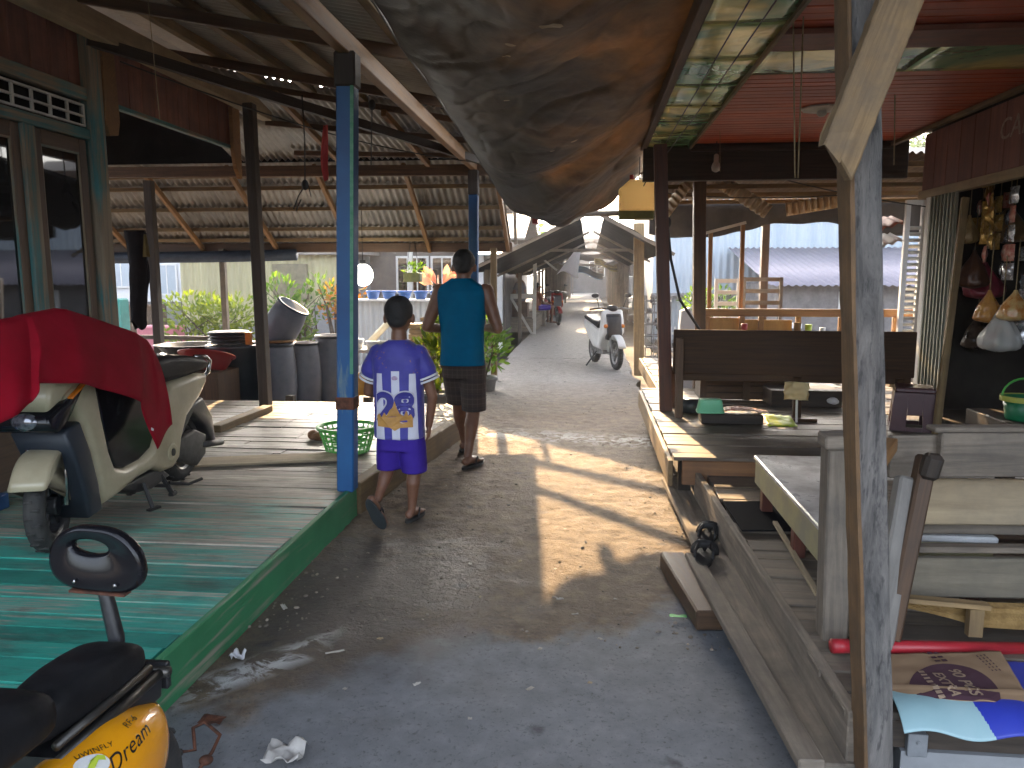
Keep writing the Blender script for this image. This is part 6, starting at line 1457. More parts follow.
# right louvre, wall pieces
t = thing('louvre_panel', 'tall white louvred panel catching the sun beside the folded shutter', 'louvre', (3.6,9.0,.3))
q0 = W(901,315,y=9.0); q1 = W(916,200,y=9.0)
g = MB(); g.box(q0.x-.03,q0.x+.02,8.98,9.03,.3,q1.z); g.box(q0.x+.14,q0.x+.19,8.98,9.03,.3,q1.z); g.box(q0.x+.022,q0.x+.138,8.98,9.03,q1.z-.05,q1.z); g.build('frame', K['white'], t)
g = MB()
for k in range(26): g.bar((q0.x+.02,9.0,.36+k*.066),(q0.x+.14,9.0,.36+k*.066), .05,.012, up=V3((0,.6,.8)))
g.build('louvres', K['palesheet'], t)
g = MB(); g.box(q0.x+.25,q0.x+1.6,9.1,9.15,.3,2.5); tag(g.build('rear_screen', surf('screen_grey',(.34,.36,.38),(.25,.27,.29),3,.7)), 'grey wall screen behind the shop and right of the louvred panel', 'screen')
g = MB(); g.box(q0.x+.2,q0.x+.245,8.9,8.98,.3,2.55); tag(g.build('white_pillar', K['white'], bevel=.004), 'slim white pillar in the sun just left of the folded shutter', 'pillar')
for (a, b_, lab, mt) in (((862,236),(906,222),'rusty red roof offcut hanging low right of the big post', surf('rust_red',(.35,.09,.05),(.22,.07,.05),9,.6)), ((866,252),(905,240),'silver bent sheet strip below the rusty roof offcut', K['palesheet'])):
    p0, p1 = W(*a, y=10.2), W(*b_, y=10.0); g = MB(); g.grid(lambda u, v: p0.lerp(p1, u)+V3((0,.5*v,.12*v+.015*math.sin(u*25))), 40, 4); tag(g.build('roof_offcut', mt, smooth=True, solid=.003), lab, 'sheet')
# right far deck planks, rack, fence
t = thing('wire_rack', 'grey wire rack full of scrap standing by the path beyond the pale canopy post', 'rack', (1.15,13.6,0)); g = MB()
for x in (.98,1.12,1.26,1.40):
    for y in (13.5,13.9): g.tube([(x,y,.0),(x,y,1.15)], .010, 5)
for z in (.05,.25,.45,.65,.85,1.05):
    for y in (13.5,13.9): g.tube([(.98,y,z),(1.40,y,z)], .009, 5)
    for x in (.98,1.40): g.tube([(x,13.5,z),(x,13.9,z)], .009, 5)
g.build('bars', K['steel'], t); scm = surf('scrap', (.34,.33,.32), (.07,.065,.06), 9, .6, .2, tone=.8)
for k in range(26): g = MB(); g.ell((random.uniform(1.02,1.36),13.7+random.uniform(-.15,.15),random.uniform(.08,1.15)), random.uniform(.03,.08),.05,random.uniform(.02,.06), 8, 6, Matrix.Rotation(random.uniform(0,3),3,'X')); g.build('scrap', scm, t)
t = thing('picket_fence', 'low white picket fence seen right of the red brown post', 'fence', (1.7,14.5,0))
for k in range(9):
    g = MB(); g.box(1.42+k*.075,1.455+k*.075,14.5,14.52,-.1,.55); g.build('picket', K['white'], t)
g = MB(); g.box(1.40,2.1,14.525,14.54,.1,.15); g.box(1.40,2.1,14.525,14.54,.4,.45); g.build('rail', K['white'], t)

def big_box(name, lab, cat, x0, x1, y0, y1, z0, z1, mat, roof=None, over=.3, pitch=0):
    t = thing(name, lab, cat, ((x0+x1)/2, y0, z0)); g = MB(); g.box(x0,x1,y0,y1,z0,z1); g.build('wall', mat, t)
    if roof is not None:
        g = MB(); ym = (y0+y1)/2
        if pitch:
            for (ya, yb) in ((y0-over, ym), (y1+over, ym)):
                g.rings([[(x0-over,ya,z1-.05),(x1+over,ya,z1-.05),(x1+over,ya,z1),(x0-over,ya,z1)],[(x0-over,yb,z1+pitch),(x1+over,yb,z1+pitch),(x1+over,yb,z1+pitch+.05),(x0-over,yb,z1+pitch+.05)]])
        else: g.box(x0-over,x1+over,y0-over,y1+over,z1+.002,z1+.12)
        g.build('roof', roof, t)
    return t
def window(t, x0, x1, y, z0, z1, glass=None, fr_=None, bars=1):
    g = MB(); w = .05
    g.box(x0-w,x0,y-.04,y-.003,z0-w,z1+w); g.box(x1,x1+w,y-.04,y-.003,z0-w,z1+w); g.box(x0+.001,x1-.001,y-.04,y-.003,z1,z1+w); g.box(x0+.001,x1-.001,y-.04,y-.003,z0-w,z0)
    for k in range(bars): xx = x0+(x1-x0)*(k+1)/(bars+1); g.box(xx-.015,xx+.015,y-.035,y-.003,z0,z1)
    f = g.build('window', fr_ or K['white'], t); g = MB(); g.box(x0,x1,y-.022,y-.002,z0,z1); g.build('pane', glass or K['glass'], f)
def corr_wall(t, name, x0, x1, y, z0, z1, mat, wl=.12):
    g = MB(); g.grid(lambda u, v: (x0+(x1-x0)*u, y+.018*math.sin((x0+(x1-x0)*u)/wl*2*math.pi), z0+(z1-z0)*v), int((x1-x0)/wl*6), 1); return g.build(name, mat, t, smooth=True)
wh = big_box('warehouse', 'large pale blue corrugated warehouse behind the right yard', 'building', 1.75,12,22,32,-.4,4.4,K['concrete_wall'],K['roofmetalB'])
corr_wall(wh, 'cladding', 1.75,12,21.97,1.0,4.4,K['bluesheet'],.2)
corr_wall(wh, 'lower_cladding', 1.75,12,21.95,-.3,.93,surf('grey_sheet',(.42,.47,.5),(.34,.38,.41),2,.6),.2)
g = MB(); g.box(1.7,12,21.70,21.94,.92,1.0); g.build('ledge', K['concrete_wall'], wh)
mh = big_box('mauve_roofed_house', 'grey house with a broad mauve sheet roof behind the garden seats', 'house', 4.0,11,17,21.5,-.4,1.3,surf('rough_grey',(.20,.19,.19),(.12,.115,.115),5,.9,0,.4))
g = MB(); g.grid(lambda u, v: (3.75+7.5*u, 16.6+5.2*v, 1.28+.95*v+.02*math.sin(u*7.5/.16*2*math.pi)), 280, 2); g.build('roof', K['purplesheet'], mh, smooth=True, solid=.003)
window(mh, 5.3,5.9,17,.75,1.1, K['cwall'])
g = MB(); g.box(4.0,4.4,16.5,16.98,.4,.5); g.build('sill', K['cwall'], mh)
hs2 = big_box('white_clad_house', 'tall pale clad house rising above the mauve roof', 'house', 5.0,11.5,24,28,-.4,4.2,K['cwall'],K['roofmetalB'],.4,1.2)
corr_wall(hs2, 'cladding', 5.0,11.5,23.96,1.2,4.2,K['palesheet'],.25); window(hs2, 7.2,8.6,23.94,2.2,3.2, bars=2)
bush(2.4,15.8,-.4,(2.5,15.8,.75),.75,.5,.45,500,.12,'leaf','round green bush behind the white garden seat')

# ================================================================= ALLEY CANOPY AND STALLS
cn = thing('alley_canopy', 'dark pitched canopy over the alley with an open bright ridge', 'canopy', (0,16,1.7))
ct = surf('canopy_sheet', (.02,.02,.022), (.045,.044,.045), 3, .95, spec=.03)
def cz(x, y): return (2.36+.47*(x+.15) if x < .03 else 2.36-.53*(x-.20))-.006*(y-12.6)
g = MB(); g.grid(lambda u, v: (-1.95+1.80*u, 11.9+13.3*v, cz(-1.95+1.80*u, 11.9+13.3*v)+.04+.03*noise.noise(V3((u*4,v*14,1)))), 20, 40); g.build('left_sheet', ct, cn, smooth=True, solid=.002)
g = MB(); g.grid(lambda u, v: (.20+1.02*u, 11.9+13.3*v, cz(.20+1.02*u, 11.9+13.3*v)+.04+.03*noise.noise(V3((u*4,v*14,5)))), 20, 40); g.build('right_sheet', ct, cn, smooth=True, solid=.002)
for y in (11.88,16.6,20.8,25.2):
    g = MB(); g.bar((-1.98,y,cz(-1.98,y)),(-.02,y,cz(-.02,y)), .04,.05, up=Z); g.bar((.06,y,cz(.06,y)),(1.26,y,cz(1.26,y)), .04,.05, up=Z); g.build('rafter', K['grey_wood2'], cn)
g = MB(); g.bar((-.95,16.6,2.02),(.95,16.6,2.02), .05,.06, up=Z); g.build('tie_beam', K['grey_wood2'], cn)
g = MB(); g.bar((-1.50,12.68,2.50),(-.20,11.68,2.50), .07,.06, up=Z); g.bar((-1.60,12.15,2.50),(-.20,10.58,2.50), .07,.06, up=Z); g.bar((-1.2,12.4,2.50),(-1.2,12.6,2.0), .05,.05); g.build('shadow_poles', K['grey_wood2'], cn)  # slanted poles added out of sight behind the tarp to cast bars on the path
for (x, y) in ((-1.72,13.0),(-1.72,19.1),(1.15,19.1),(-1.72,25.1),(1.15,25.1)):
    g = MB(); g.bar((x,y,-.3),(x,y,cz(x,y)-.03), .085,.085); g.build('post', K['grey_wood2'], cn)
g = MB(); a, b_ = V3((-1.36,20.2,2.02)), V3((-.85,20.2,1.62)); g.bar(a, b_, .06,.05, up=Z); g.build('strut', K['offwhite'], cn)
def stall(x0, x1, y0, y1, zr, side, lab, rmat, wmat):
    t = thing('market_stall', lab, 'stall', ((x0+x1)/2, y0, 0), 'stalls lining the far alley'); xe, xb_ = (x1, x0) if side < 0 else (x0, x1)
    n = 4; 
    for k in range(n):
        y = y0+.1+(y1-y0-.2)*k/(n-1); g = MB(); g.bar((xe,y,-.3),(xe,y,zr), .09,.09); g.build('post', K['grey_wood2'], t)
    g = MB(); g.rings([[(xe-side*.7,y0-.1,zr-.12),(xe-side*.7,y1+.1,zr-.12),(xe-side*.7,y1+.1,zr-.08),(xe-side*.7,y0-.1,zr-.08)],[(xb_,y0-.1,zr+.75),(xb_,y1+.1,zr+.75),(xb_,y1+.1,zr+.79),(xb_,y0-.1,zr+.79)]]); g.build('roof', rmat, t)
    g = MB(); g.box(min(xb_,xb_-side*.06),max(xb_,xb_-side*.06),y0,y1,-.3,zr+.74); g.build('back_wall', wmat, t)
    g = MB(); g.box(min(xe,xb_)+.1,max(xe,xb_)-.1,y0,y1,-.1,.12); g.build('floor', K['deck2'], t)
    g = MB(); g.box(xe-side*-.05-.02,xe-side*-.05+.02,y0,y1,.75,.80); g.box(xe-side*-.05-.02,xe-side*-.05+.02,y0,y1,.40,.44); g.build('rail', K['grey_wood2'], t)
dks = surf('dark_sheet', (.05,.052,.056), (.085,.086,.09), 2, .6, .2); bls = surf('blue_tarp', (.10,.22,.34), (.07,.16,.27), 2, .6)
wl1 = surf('wall_teal', (.14,.24,.21), (.10,.18,.16), 2, .8)
for i, (y0, rm, wm, lab) in enumerate(((24.5,dks,'concrete_wall','left stall with dark roof directly behind the red motorbike'),(31,dks,'x','left stall with teal back wall, second along the alley'),(37.5,bls,'brown_wood','left stall with blue tarp roof halfway down the alley'),(44,dks,'x','left stall with dark roof, fourth along the alley'),(51,dks,'cwall','left stall farthest down the alley'))):
    stall(-4.6,-1.72+.02*i,y0,y0+6,2.0+.05*i,-1,lab,rm,wl1 if wm == 'x' else K[wm])
for i, (y0, rm, lab) in enumerate(((27.0,dks,'right stall with dark roof nearest, beside the warehouse'),(33.2,dks,'right stall with dark roof second along the alley'),(40,dks,'right stall with dark roof halfway down the alley'),(47,bls,'right stall with blue roof farthest down the alley'))):
    stall(1.25,4.6,y0,y0+6,2.0,1,lab,rm,K['concrete_wall'])
g = MB(); c0 = W(576,252,y=23); g.grid(lambda u, v: c0+V3((-.22*v*1.6+.42*(u-.35)*(.45+v), .4*u, -.66*v+.10*math.sin(u*5)*v)), 12, 10); tag(g.build('white_cloth', K['whitecloth'], smooth=True, solid=.004), 'white cloth hanging from the alley roof edge beyond the canopy', 'cloth')
for (px, py, w, mt, lab) in ((606,268,.9,surf('yellow_tarp',(.45,.40,.12),(.06,.06,.06),3,.6),'small yellow and black awning on the left side of the far alley'),(590,276,1.0,bls,'small blue awning below the yellow and black one')):
    q = W(px,py,y=30); g = MB(); g.grid(lambda u, v: q+V3((-w/2+w*u, 1.5*v, .25*v+.06*math.sin(u*6)-.25*(u-.5))), 10, 6); tag(g.build('awning', mt, smooth=True, solid=.01), lab, 'awning')
eh = big_box('far_house', 'grey house closing the far end of the alley', 'house', -3,9,66,74,-.4,4.5,surf('far_wall', (.12,.115,.11), (.085,.08,.078), 2, .85),K['roofmetalB'],.6,1.6)
window(eh, .0,1.2,66,1.4,2.6); window(eh, 2.6,3.8,66,1.4,2.6)

t2 = thing('lane_awning', 'dark sheet awning spanning the far alley between the stalls', 'awning', (0,30,2)); g = MB(); g.grid(lambda u, v: (-1.5+2.9*u, 28+11*v, 2.35-.25*math.sin(u*math.pi)*.5+.1*noise.noise(V3((u*5,v*8,3)))), 16, 24); g.build('sheet', ct, t2, smooth=True, solid=.004)
for x in (-1.45,1.35):
    for y in (28.1,33.5,38.9): g = MB(); g.bar((x,y,-.2),(x,y,2.3), .09,.09); g.build('post', K['grey_wood2'], t2)
for (y0, zz, lab) in ((41.5, 2.25, 'second dark awning over the far alley, behind the first one'), (52, 2.35, 'third dark awning over the far alley, farthest of all')):
    t2 = thing('lane_awning', lab, 'awning', (0,y0,2)); g = MB(); g.grid(lambda u, v: (-1.5+3.1*u, y0+8*v, zz-.15*math.sin(u*math.pi)+.1*noise.noise(V3((u*5,v*8,y0)))), 14, 18); g.build('sheet', ct, t2, smooth=True, solid=.004)
    for x in (-1.3,1.3):
        for y in (y0+.1,y0+7.9): g = MB(); g.bar((x,y,-.2),(x,y,zz-.05), .09,.09); g.build('post', K['grey_wood2'], t2)
# sitting place on the left
pf = thing('sitting_platform', 'raised grey plank sitting platform with a rail on the left of the alley', 'platform', (-2.6,20.5,0))
planks(-4.2,-1.42,19.6,22.6,.42,K['deck2'],'decking',pf)
g = MB(); g.box(-4.2,-1.42,19.56,19.6,.05,.40); g.box(-1.41,-1.38,19.6,22.6,.05,.40); g.build('skirt', K['grey_wood2'], pf)
g = MB(); g.bar((-2.9,19.58,.95),(-1.42,19.58,.97), .05,.12, up=Z); g.bar((-2.0,19.57,.95),(-1.45,19.57,.02), .06,.06); g.bar((-1.40,19.62,-.2),(-1.38,19.62,1.98), .09,.09); g.bar((-2.05,19.62,-.2),(-2.05,19.62,.85), .07,.07); g.bar((-2.95,19.62,-.2),(-2.95,19.62,.95), .07,.07); g.build('rail', K['offwhite'], pf)
def sitter(base, s, facing, shirt, short, lab):
    base = V3(base); R = Matrix.Rotation(facing, 3, 'Z'); t = thing('person', lab, 'person', base)
    def P_(x, y, z): return base+R@V3((x*s, y*s, z*s))
    g = MB(); g.ell(P_(0,.02,.70), .075*s,.09*s,.11*s); g.ell(P_(0,.11,.68), .014*s,.02*s,.022*s)
    for sg in (-1,1): g.ell(P_(sg*.078,.02,.69), .012*s,.02*s,.03*s)
    g.blob_limb([P_(0,-.01,.45),P_(0,.01,.62)], [.06*s,.052*s]); g.blob_limb([P_(0,-.03,.06),P_(0,-.05,.28),P_(0,-.02,.46)], [.13*s,.13*s,.12*s], 14)
    for sg in (-1,1):
        g.blob_limb([P_(sg*.17,-.02,.48),P_(sg*.23,.06,.24),P_(sg*.12,.30,.18)], [.05*s,.038*s,.027*s]); hand(g, P_(sg*.12,.30,.18), R@V3((-sg*.3,1,0)), R@V3((1,0,0)), Z, s*.95, .7, -sg)
        g.blob_limb([P_(sg*.09,0,.07),P_(sg*.13,.42,.10)], [.085*s,.058*s]); g.blob_limb([P_(sg*.13,.42,.10),P_(sg*.12,.40,-.30)], [.055*s,.035*s]); foot(g, P_(sg*.12,.35,-.38), P_(sg*.13,.60,-.38), Z, s)
    g.build('body', K['skin'], t, remesh=.012, relax=3)
    g = MB(); g.ell(P_(0,-.005,.735), .082*s,.098*s,.092*s); g.build('hair', K['hair'], t, smooth=True)
    g = MB(); g.rings([[P_(math.cos(a)*rx, -.035+oy+math.sin(a)*ry, z) for a in [2*math.pi*k/20 for k in range(20)]] for z,rx,ry,oy in ((.02,.165,.13,0),(.2,.16,.13,-.01),(.36,.18,.13,0),(.48,.18,.11,.01),(.545,.09,.08,.02))])
    for sg in (-1,1): g.tube([P_(sg*.15,-.02,.485),P_(sg*.22,.04,.31)], [.07*s,.065*s], 12)
    g.build('shirt', shirt, t, remesh=.014, relax=3)
    g = MB()
    for sg in (-1,1): g.tube([P_(sg*.085,-.05,.07),P_(sg*.12,.34,.095)], [.105*s,.085*s], 14)
    g.build('shorts', short, t, remesh=.014, relax=2)
sitter((-1.82,20.2,.80), 1.0, rad(70), clothmat('grey_shirt',(.12,.12,.14),(.17,.17,.19)), K['plaid'], 'person in a grey shirt sitting on the raised platform by the alley')
g = MB(); g.box(-2.05,-1.6,20.0,20.45,.42,.80); tag(g.build('seat_box', K['brown_wood'], bevel=.008), 'brown box seat on the platform under the person in grey', 'box')
sitter((-1.52,22.9,.46), 1.0, rad(-60), clothmat('rust_shirt',(.28,.10,.06),(.34,.14,.09)), K['indigo'], 'person in a rust coloured shirt sitting by the red motorbike')
g = MB(); g.box(-1.75,-1.3,22.7,23.1,-.05,.46); tag(g.build('stool_block', K['grey_wood2'], bevel=.008), 'grey block seat under the person in the rust shirt', 'block')

# motorbikes facing the viewer
def motorbike(x, y, rz, s, bodym, lab, shade):
    R = Matrix.Rotation(rz, 3, 'Z'); B = V3((x, y, .0)); t = thing('motorbike', lab, 'motorbike', B)
    def Q(u, v, z): return B+R@V3((u*s, v*s, z*s))   # u right, v back, z up
    ax = R@V3((1,0,0)); F = lambda v, z, u: Q(u, v, z)
    wheel(t, Q(0,0,.28), .28*s, .085*s, ax, rim=K['steel']); wheel(t, Q(0,1.22,.28), .28*s, .10*s, ax, rim=K['steel'])
    g = MB(); o_ = [(0+math.cos(rad(a))*.33,.28+math.sin(rad(a))*.32) for a in range(160,-1,-12)]; i_ = [(math.cos(rad(a))*.295,.28+math.sin(rad(a))*.29) for a in range(0,161,12)]
    g.pillow(o_+i_, F, -.065, .065, .015); g.build('front_mudguard', bodym, t, smooth=True)
    g = MB()
    for u in (-.075,.075): g.tube([Q(u,0,.28),Q(u,.22,.80)], .022*s, 8)
    g.build('fork', K['steel'], t)
    g = MB(); g.pillow([(.12,.62),(.16,.86),(.24,1.02),(.32,1.0),(.42,.70),(.50,.40),(.40,.34),(.30,.5)], F, -.19, .19, .06); g.build('front_cowl', bodym, t, smooth=True)
    g = MB(); g.pillow([(.10,.66),(.13,.84),(.19,.86),(.19,.64)], F, -.10, .10, .03); g.build('headlight', K['lens'], t, smooth=True)
    g = MB(); g.pillow([(.10,.50),(.085,.60),(.105,.72),(.135,.90),(.20,.95),(.24,.5)], F, -.135, .135, .03); g.build('grille', shade, t, smooth=True)
    for sg in (-1,1):
        g = MB(); g.ell(Q(sg*.15,.14,.74), .04*s,.03*s,.035*s); g.build('indicator', K['amber'], t, smooth=True)
    g = MB(); g.pillow([(.42,.36),(.50,.30),(.95,.32),(1.35,.52),(1.55,.72),(1.50,.80),(1.0,.72),(.70,.66),(.62,.42)], F, -.14, .14, .05); g.build('rear_body', bodym, t, smooth=True)
    g = MB(); g.pillow([(.68,.70),(.74,.78),(1.0,.80),(1.48,.88),(1.55,.84),(1.48,.79),(1.0,.72),(.75,.67)], F, -.13, .13, .035); g.build('seat', K['blackleather'], t, smooth=True)
    g = MB(); g.tube([Q(-.36,.42,1.02),Q(-.18,.30,1.05),Q(0,.28,1.0),Q(.18,.30,1.05),Q(.36,.42,1.02)], .017*s, 8); g.ell(Q(0,.26,1.04), .10*s,.07*s,.06*s); g.build('handlebar', K['blackplastic'], t, smooth=True)
    for sg in (-1,1):
        g = MB(); g.tube([Q(sg*.22,.32,1.05),Q(sg*.27,.30,1.22)], .008*s, 6); g.ell(Q(sg*.30,.30,1.26), .065*s,.02*s,.04*s); g.build('mirror', K['blackplastic'], t, smooth=True)
    g = MB(); g.pillow([(.5,.22),(.95,.20),(1.1,.34),(.6,.40)], F, -.10, .10, .02); g.tube([Q(.15,.8,.22),Q(.17,1.5,.34)], .05*s, 8); g.build('engine', K['steel'], t)
    g = MB(); g.tube([Q(-.12,.75,.25),Q(-.32,.72,.0)], .014*s, 6); g.build('side_stand', K['wire'], t)
motorbike(.44,12.30,rad(17),.93,K['white'],'white and black motorbike parked facing the viewer at the right edge of the path', K['blackplastic'])
motorbike(-.92,23.2,rad(15),.95,surf('red_body',(.34,.02,.02),(.25,.015,.015),5,.3,coat=.5),'red motorbike parked on the left of the alley beside the sitting people', K['blackplastic'])

# ================================================================= LEFT CENTRE BACKGROUND
fc = thing('low_sheet_fence', 'low white corrugated fence behind the boy', 'fence', (-3.5,14,-.3)); corr_wall(fc, 'sheet', -4.3,-2.5,14.0,-.3,1.02,K['palesheet'],.1)
g = MB(); g.box(-4.3,-2.5,13.9,14.2,1.022,1.06); g.build('shelf', K['white'], fc)
for k in range(5):
    x = -4.0+.30*k; t = thing('blue_pot', 'blue plastic pot standing in the row on the low white fence', 'pot', (x,14.05,1.062), 'row of blue pots on the white fence'); g = MB(); g.lathe([(.09,0),(.125,.12),(.135,.12),(.135,.15),(.12,.15),(.1,.05)], (x,14.05,1.062), 20); g.build('shell', K['blue'], t, smooth=True)
t = thing('red_leaf_plant', 'plant with large red leaves in a pot on the white fence', 'plant', (-2.75,14.0,1.06)); g = MB(); g.lathe([(.09,0),(.12,.16),(.10,.16)], (-2.72,14.05,1.062), 18); g.build('pot', K['pot'], t); g = MB(); st2 = MB()
for k in range(17):
    b_ = V3((-2.75+random.uniform(-.05,.05),14.05,1.2)); d = V3((random.uniform(-1,1),random.uniform(-.6,.6),random.uniform(.25,1))).normalized(); e = b_+d*random.uniform(.12,.3); st2.tube([b_,e], .006, 5); g.leaf(e, d+V3((0,-.2,random.uniform(-.3,.3))), random.uniform(.22,.36), .5)
g.build('leaves', K['leafred'], t); st2.build('stem', K['bark'], t)
t = thing('hanging_planter', 'small greenish planter box hanging under the lean-to eave above the boy', 'planter', W(413,282,y=11)); c = t.location.copy(); g = MB(); g.box(c.x-.12,c.x+.12,c.y-.1,c.y+.1,c.z,c.z+.13); g.build('box', surf('moss',(.16,.17,.06),(.10,.11,.05),12,.8), t, bevel=.008); g = MB(); g.leaves(c+V3((0,0,.18)), .15,.12,.09, 60, .07); g.build('foliage', K['leaf'], t); g = MB()
for sg in (-.1,.1): g.tube([c+V3((sg,0,.13)), c+V3((0,0,.75))], .004, 5)
g.build('cord', K['wire'], t)
K['sunglow'] = emis('globe_sun_glow', (.95,.93,.85), 2.6)  # emission stands in for sunlight on the white globe
t = thing('sunlit_globe', 'white globe lamp with sunlight added as glow, hanging right beside the near blue post', 'lamp', W(363,275,y=10.3)); c = t.location.copy(); g = MB(); g.ell(c, .135,.135,.15, 24, 16); g.build('globe', K['sunglow'], t, smooth=True); g = MB(); g.tube([c+V3((0,0,.15)), c+V3((0,0,.95))], .005, 6); g.lathe([(.04,0),(.04,.06)], c+V3((0,0,.14)), 14); g.build('cord', K['wire'], t)
g = MB()
for k in range(11): g.bar((-2.60+random.uniform(-.02,.02),11.0,.02+k*.075),(-2.15+random.uniform(-.03,.05),11.02,.02+k*.075+random.uniform(-.008,.008)), .3,.066, up=Z)
g.bar((-2.42,11,.86),(-2.2,11.0,.92), .2,.05); tag(g.build('plank_stack', K['raw'], bevel=.005), 'stack of short sawn planks between the boy and the man', 'planks')
t = thing('yard_table', 'small white topped yard table in bright sun left of the boy', 'table', (-2.85,9.9,-.1)); g = MB(); g.box(-3.2,-2.5,9.7,10.2,.50,.54); g.build('top', K['white'], t)
for x in (-3.15,-2.55):
    for y in (9.75,10.15): g = MB(); g.bar((x,y,-.1),(x,y,.498), .05,.05); g.build('leg', K['brown_wood'], t)
for k, (x, mt, h) in enumerate(((-3.05,'white',.12),(-2.85,'whitecloth',.09),(-2.68,'offwhite',.1))):
    g = MB(); g.lathe([(.07,0),(.09,h),(.07,h),(.05,.03)], (x,9.9,.542), 18); tag(g.build('white_bowl', K[mt], smooth=True), ('tall white bowl at the left end of the yard table','low white bowl in the middle of the yard table','cream bowl at the right end of the yard table')[k], 'bowl')
g = MB(); g.box(-2.95,-2.65,9.3,9.55,.0,.26); tag(g.build('orange_crate', surf('orange_box',(.60,.30,.04),(.5,.22,.03),5,.6), bevel=.01), 'orange yellow box standing in front of the yard table', 'box')
g = MB(); g.box(-2.55,-2.1,9.1,9.5,-.1,.30); tag(g.build('dark_tank', K['tub'], bevel=.02), 'dark square tank behind the boy at the back of the deck', 'tank')
struct(MB().grid(lambda u, v: (-11+9.4*u, 8.6+5*v, -.13), 8, 8), 'yard_floor', surf('yard_concrete', (.26,.245,.22), (.17,.16,.145), 2, .85, 0, .3, world=True))
gh = big_box('grey_house', 'grey brown house with white porch columns behind the man', 'house', -7.2,-2.0,18.4,23,-.4,2.35,surf('house_brown',(.17,.145,.125),(.12,.105,.095),3,.85),K['roofmetalB'],.5,.9)
for x in (-2.1,-2.55,-3.0):
    g = MB(); g.box(x-.07,x+.07,17.95,18.1,-.3,2.3); g.build('column', K['cwall'], gh)
window(gh, -4.6,-3.9,18.4,1.1,1.9, bars=2); window(gh, -3.75,-3.3,18.4,1.0,1.9)
g = MB(); g.box(-4.2,-4.1,17.7,17.8,-.3,2.1); g.build('post', K['offwhite'], gh)
g = MB(); g.rings([[(-2.9,16.6,1.92),(-1.9,16.6,1.92),(-1.9,16.6,1.95),(-2.9,16.6,1.95)],[(-2.9,18.4,2.3),(-1.9,18.4,2.3),(-1.9,18.4,2.33),(-2.9,18.4,2.33)]]); g.build('porch_awning', surf('aqua_sheet',(.35,.55,.60),(.45,.6,.63),4,.5), gh)
cf_ = big_box('cream_shed', 'cream corrugated shed behind the bushes and drums', 'shed', -9.4,-5.3,17.1,20,-.4,1.95,K['concrete_wall'],K['roofmetalB'],.25)
corr_wall(cf_, 'cladding', -9.4,-5.3,17.06,.35,1.95,K['creamsheet'],.15)
g = MB(); g.box(-7.15,-6.35,16.96,17.03,.95,1.75); g.build('shutter', surf('old_shutter',(.22,.20,.13),(.15,.135,.09),9,.8), cf_)
g = MB(); g.box(-6.2,-5.35,16.90,17.03,-.3,.85); g.build('lower_wall', K['concrete_wall'], cf_)
wh2 = big_box('white_grey_house', 'white and grey rendered house seen left behind the scooter', 'house', -16,-10.0,20,27,-.4,3.2,K['concrete_wall'],K['roofmetalB'],.3,1.2)
g = MB(); g.box(-14.5,-10.75,19.94,19.997,.78,2.4); g.build('white_panel', K['cwall'], wh2)
window(wh2, -11.6,-11.1,19.93,1.0,1.75, surf('pale_glass',(.42,.48,.53),(.36,.42,.47),3,.2)); window(wh2, -13.0,-12.3,19.93,1.2,1.85, surf('pale_glass',(.42,.48,.53),(.36,.42,.47),3,.2))
g = MB(); g.box(-10.55,-10.2,19.9,19.99,.6,1.8); g.build('teal_shutter', surf('teal_shutter',(.10,.33,.36),(.07,.25,.28),4,.5), wh2)
g = MB(); g.box(-9.6,-8.75,15.5,16.0,-.1,.42); tag(g.build('pink_tank', surf('pink_plastic',(.55,.16,.2),(.45,.12,.16),4,.5), bevel=.03), 'pink plastic tank on the ground left of the yellow bush', 'tank')
g = MB(); g.box(-11.4,-10.9,17.0,17.4,-.1,.95); tag(g.build('teal_bin', surf('teal_bin',(.04,.32,.27),(.03,.25,.2),4,.5), bevel=.03), 'teal bin in front of the white and grey house', 'bin')
g = MB(); g.box(-11.9,-11.0,18.6,19.2,-.1,.75); tag(g.build('brown_cabinet', K['brown_wood'], bevel=.02), 'brown cabinet at the foot of the white and grey house', 'cabinet')
def tree(x, y, H, R, lab, lm):
    t = thing('tree', lab, 'tree', (x,y,-.4), 'trees behind the houses'); g = MB(); g.tube([(x,y,-.4),(x+.1,y,H*.4),(x-.05,y,H*.75)], [.22,.16,.06], 8)
    for k in range(6):
        a = k*1.05; g.tube([(x+.05,y,H*.42),(x+math.cos(a)*R*.7,y+math.sin(a)*R*.7,H*.7)], [.08,.02], 6)
    g.build('trunk', K['bark'], t); g = MB()
    for k in range(13):
        a = random.uniform(0,6.28); q = random.uniform(.1,.8)*R; g.leaves((x+math.cos(a)*q,y+math.sin(a)*q,H*random.uniform(.55,.98)), R*.42,R*.42,R*.33, 150, .30, shell=.2)
    g.build('crown', K[lm], t)
tree(-13,36,7.5,3.2,'broad dark tree behind the white and grey house','leafdark'); tree(-4.5,40,6.5,2.4,'rounded tree behind the left stalls','leaf'); tree(15,38,8,3.2,'broad tree behind the warehouse corner','leafdark')

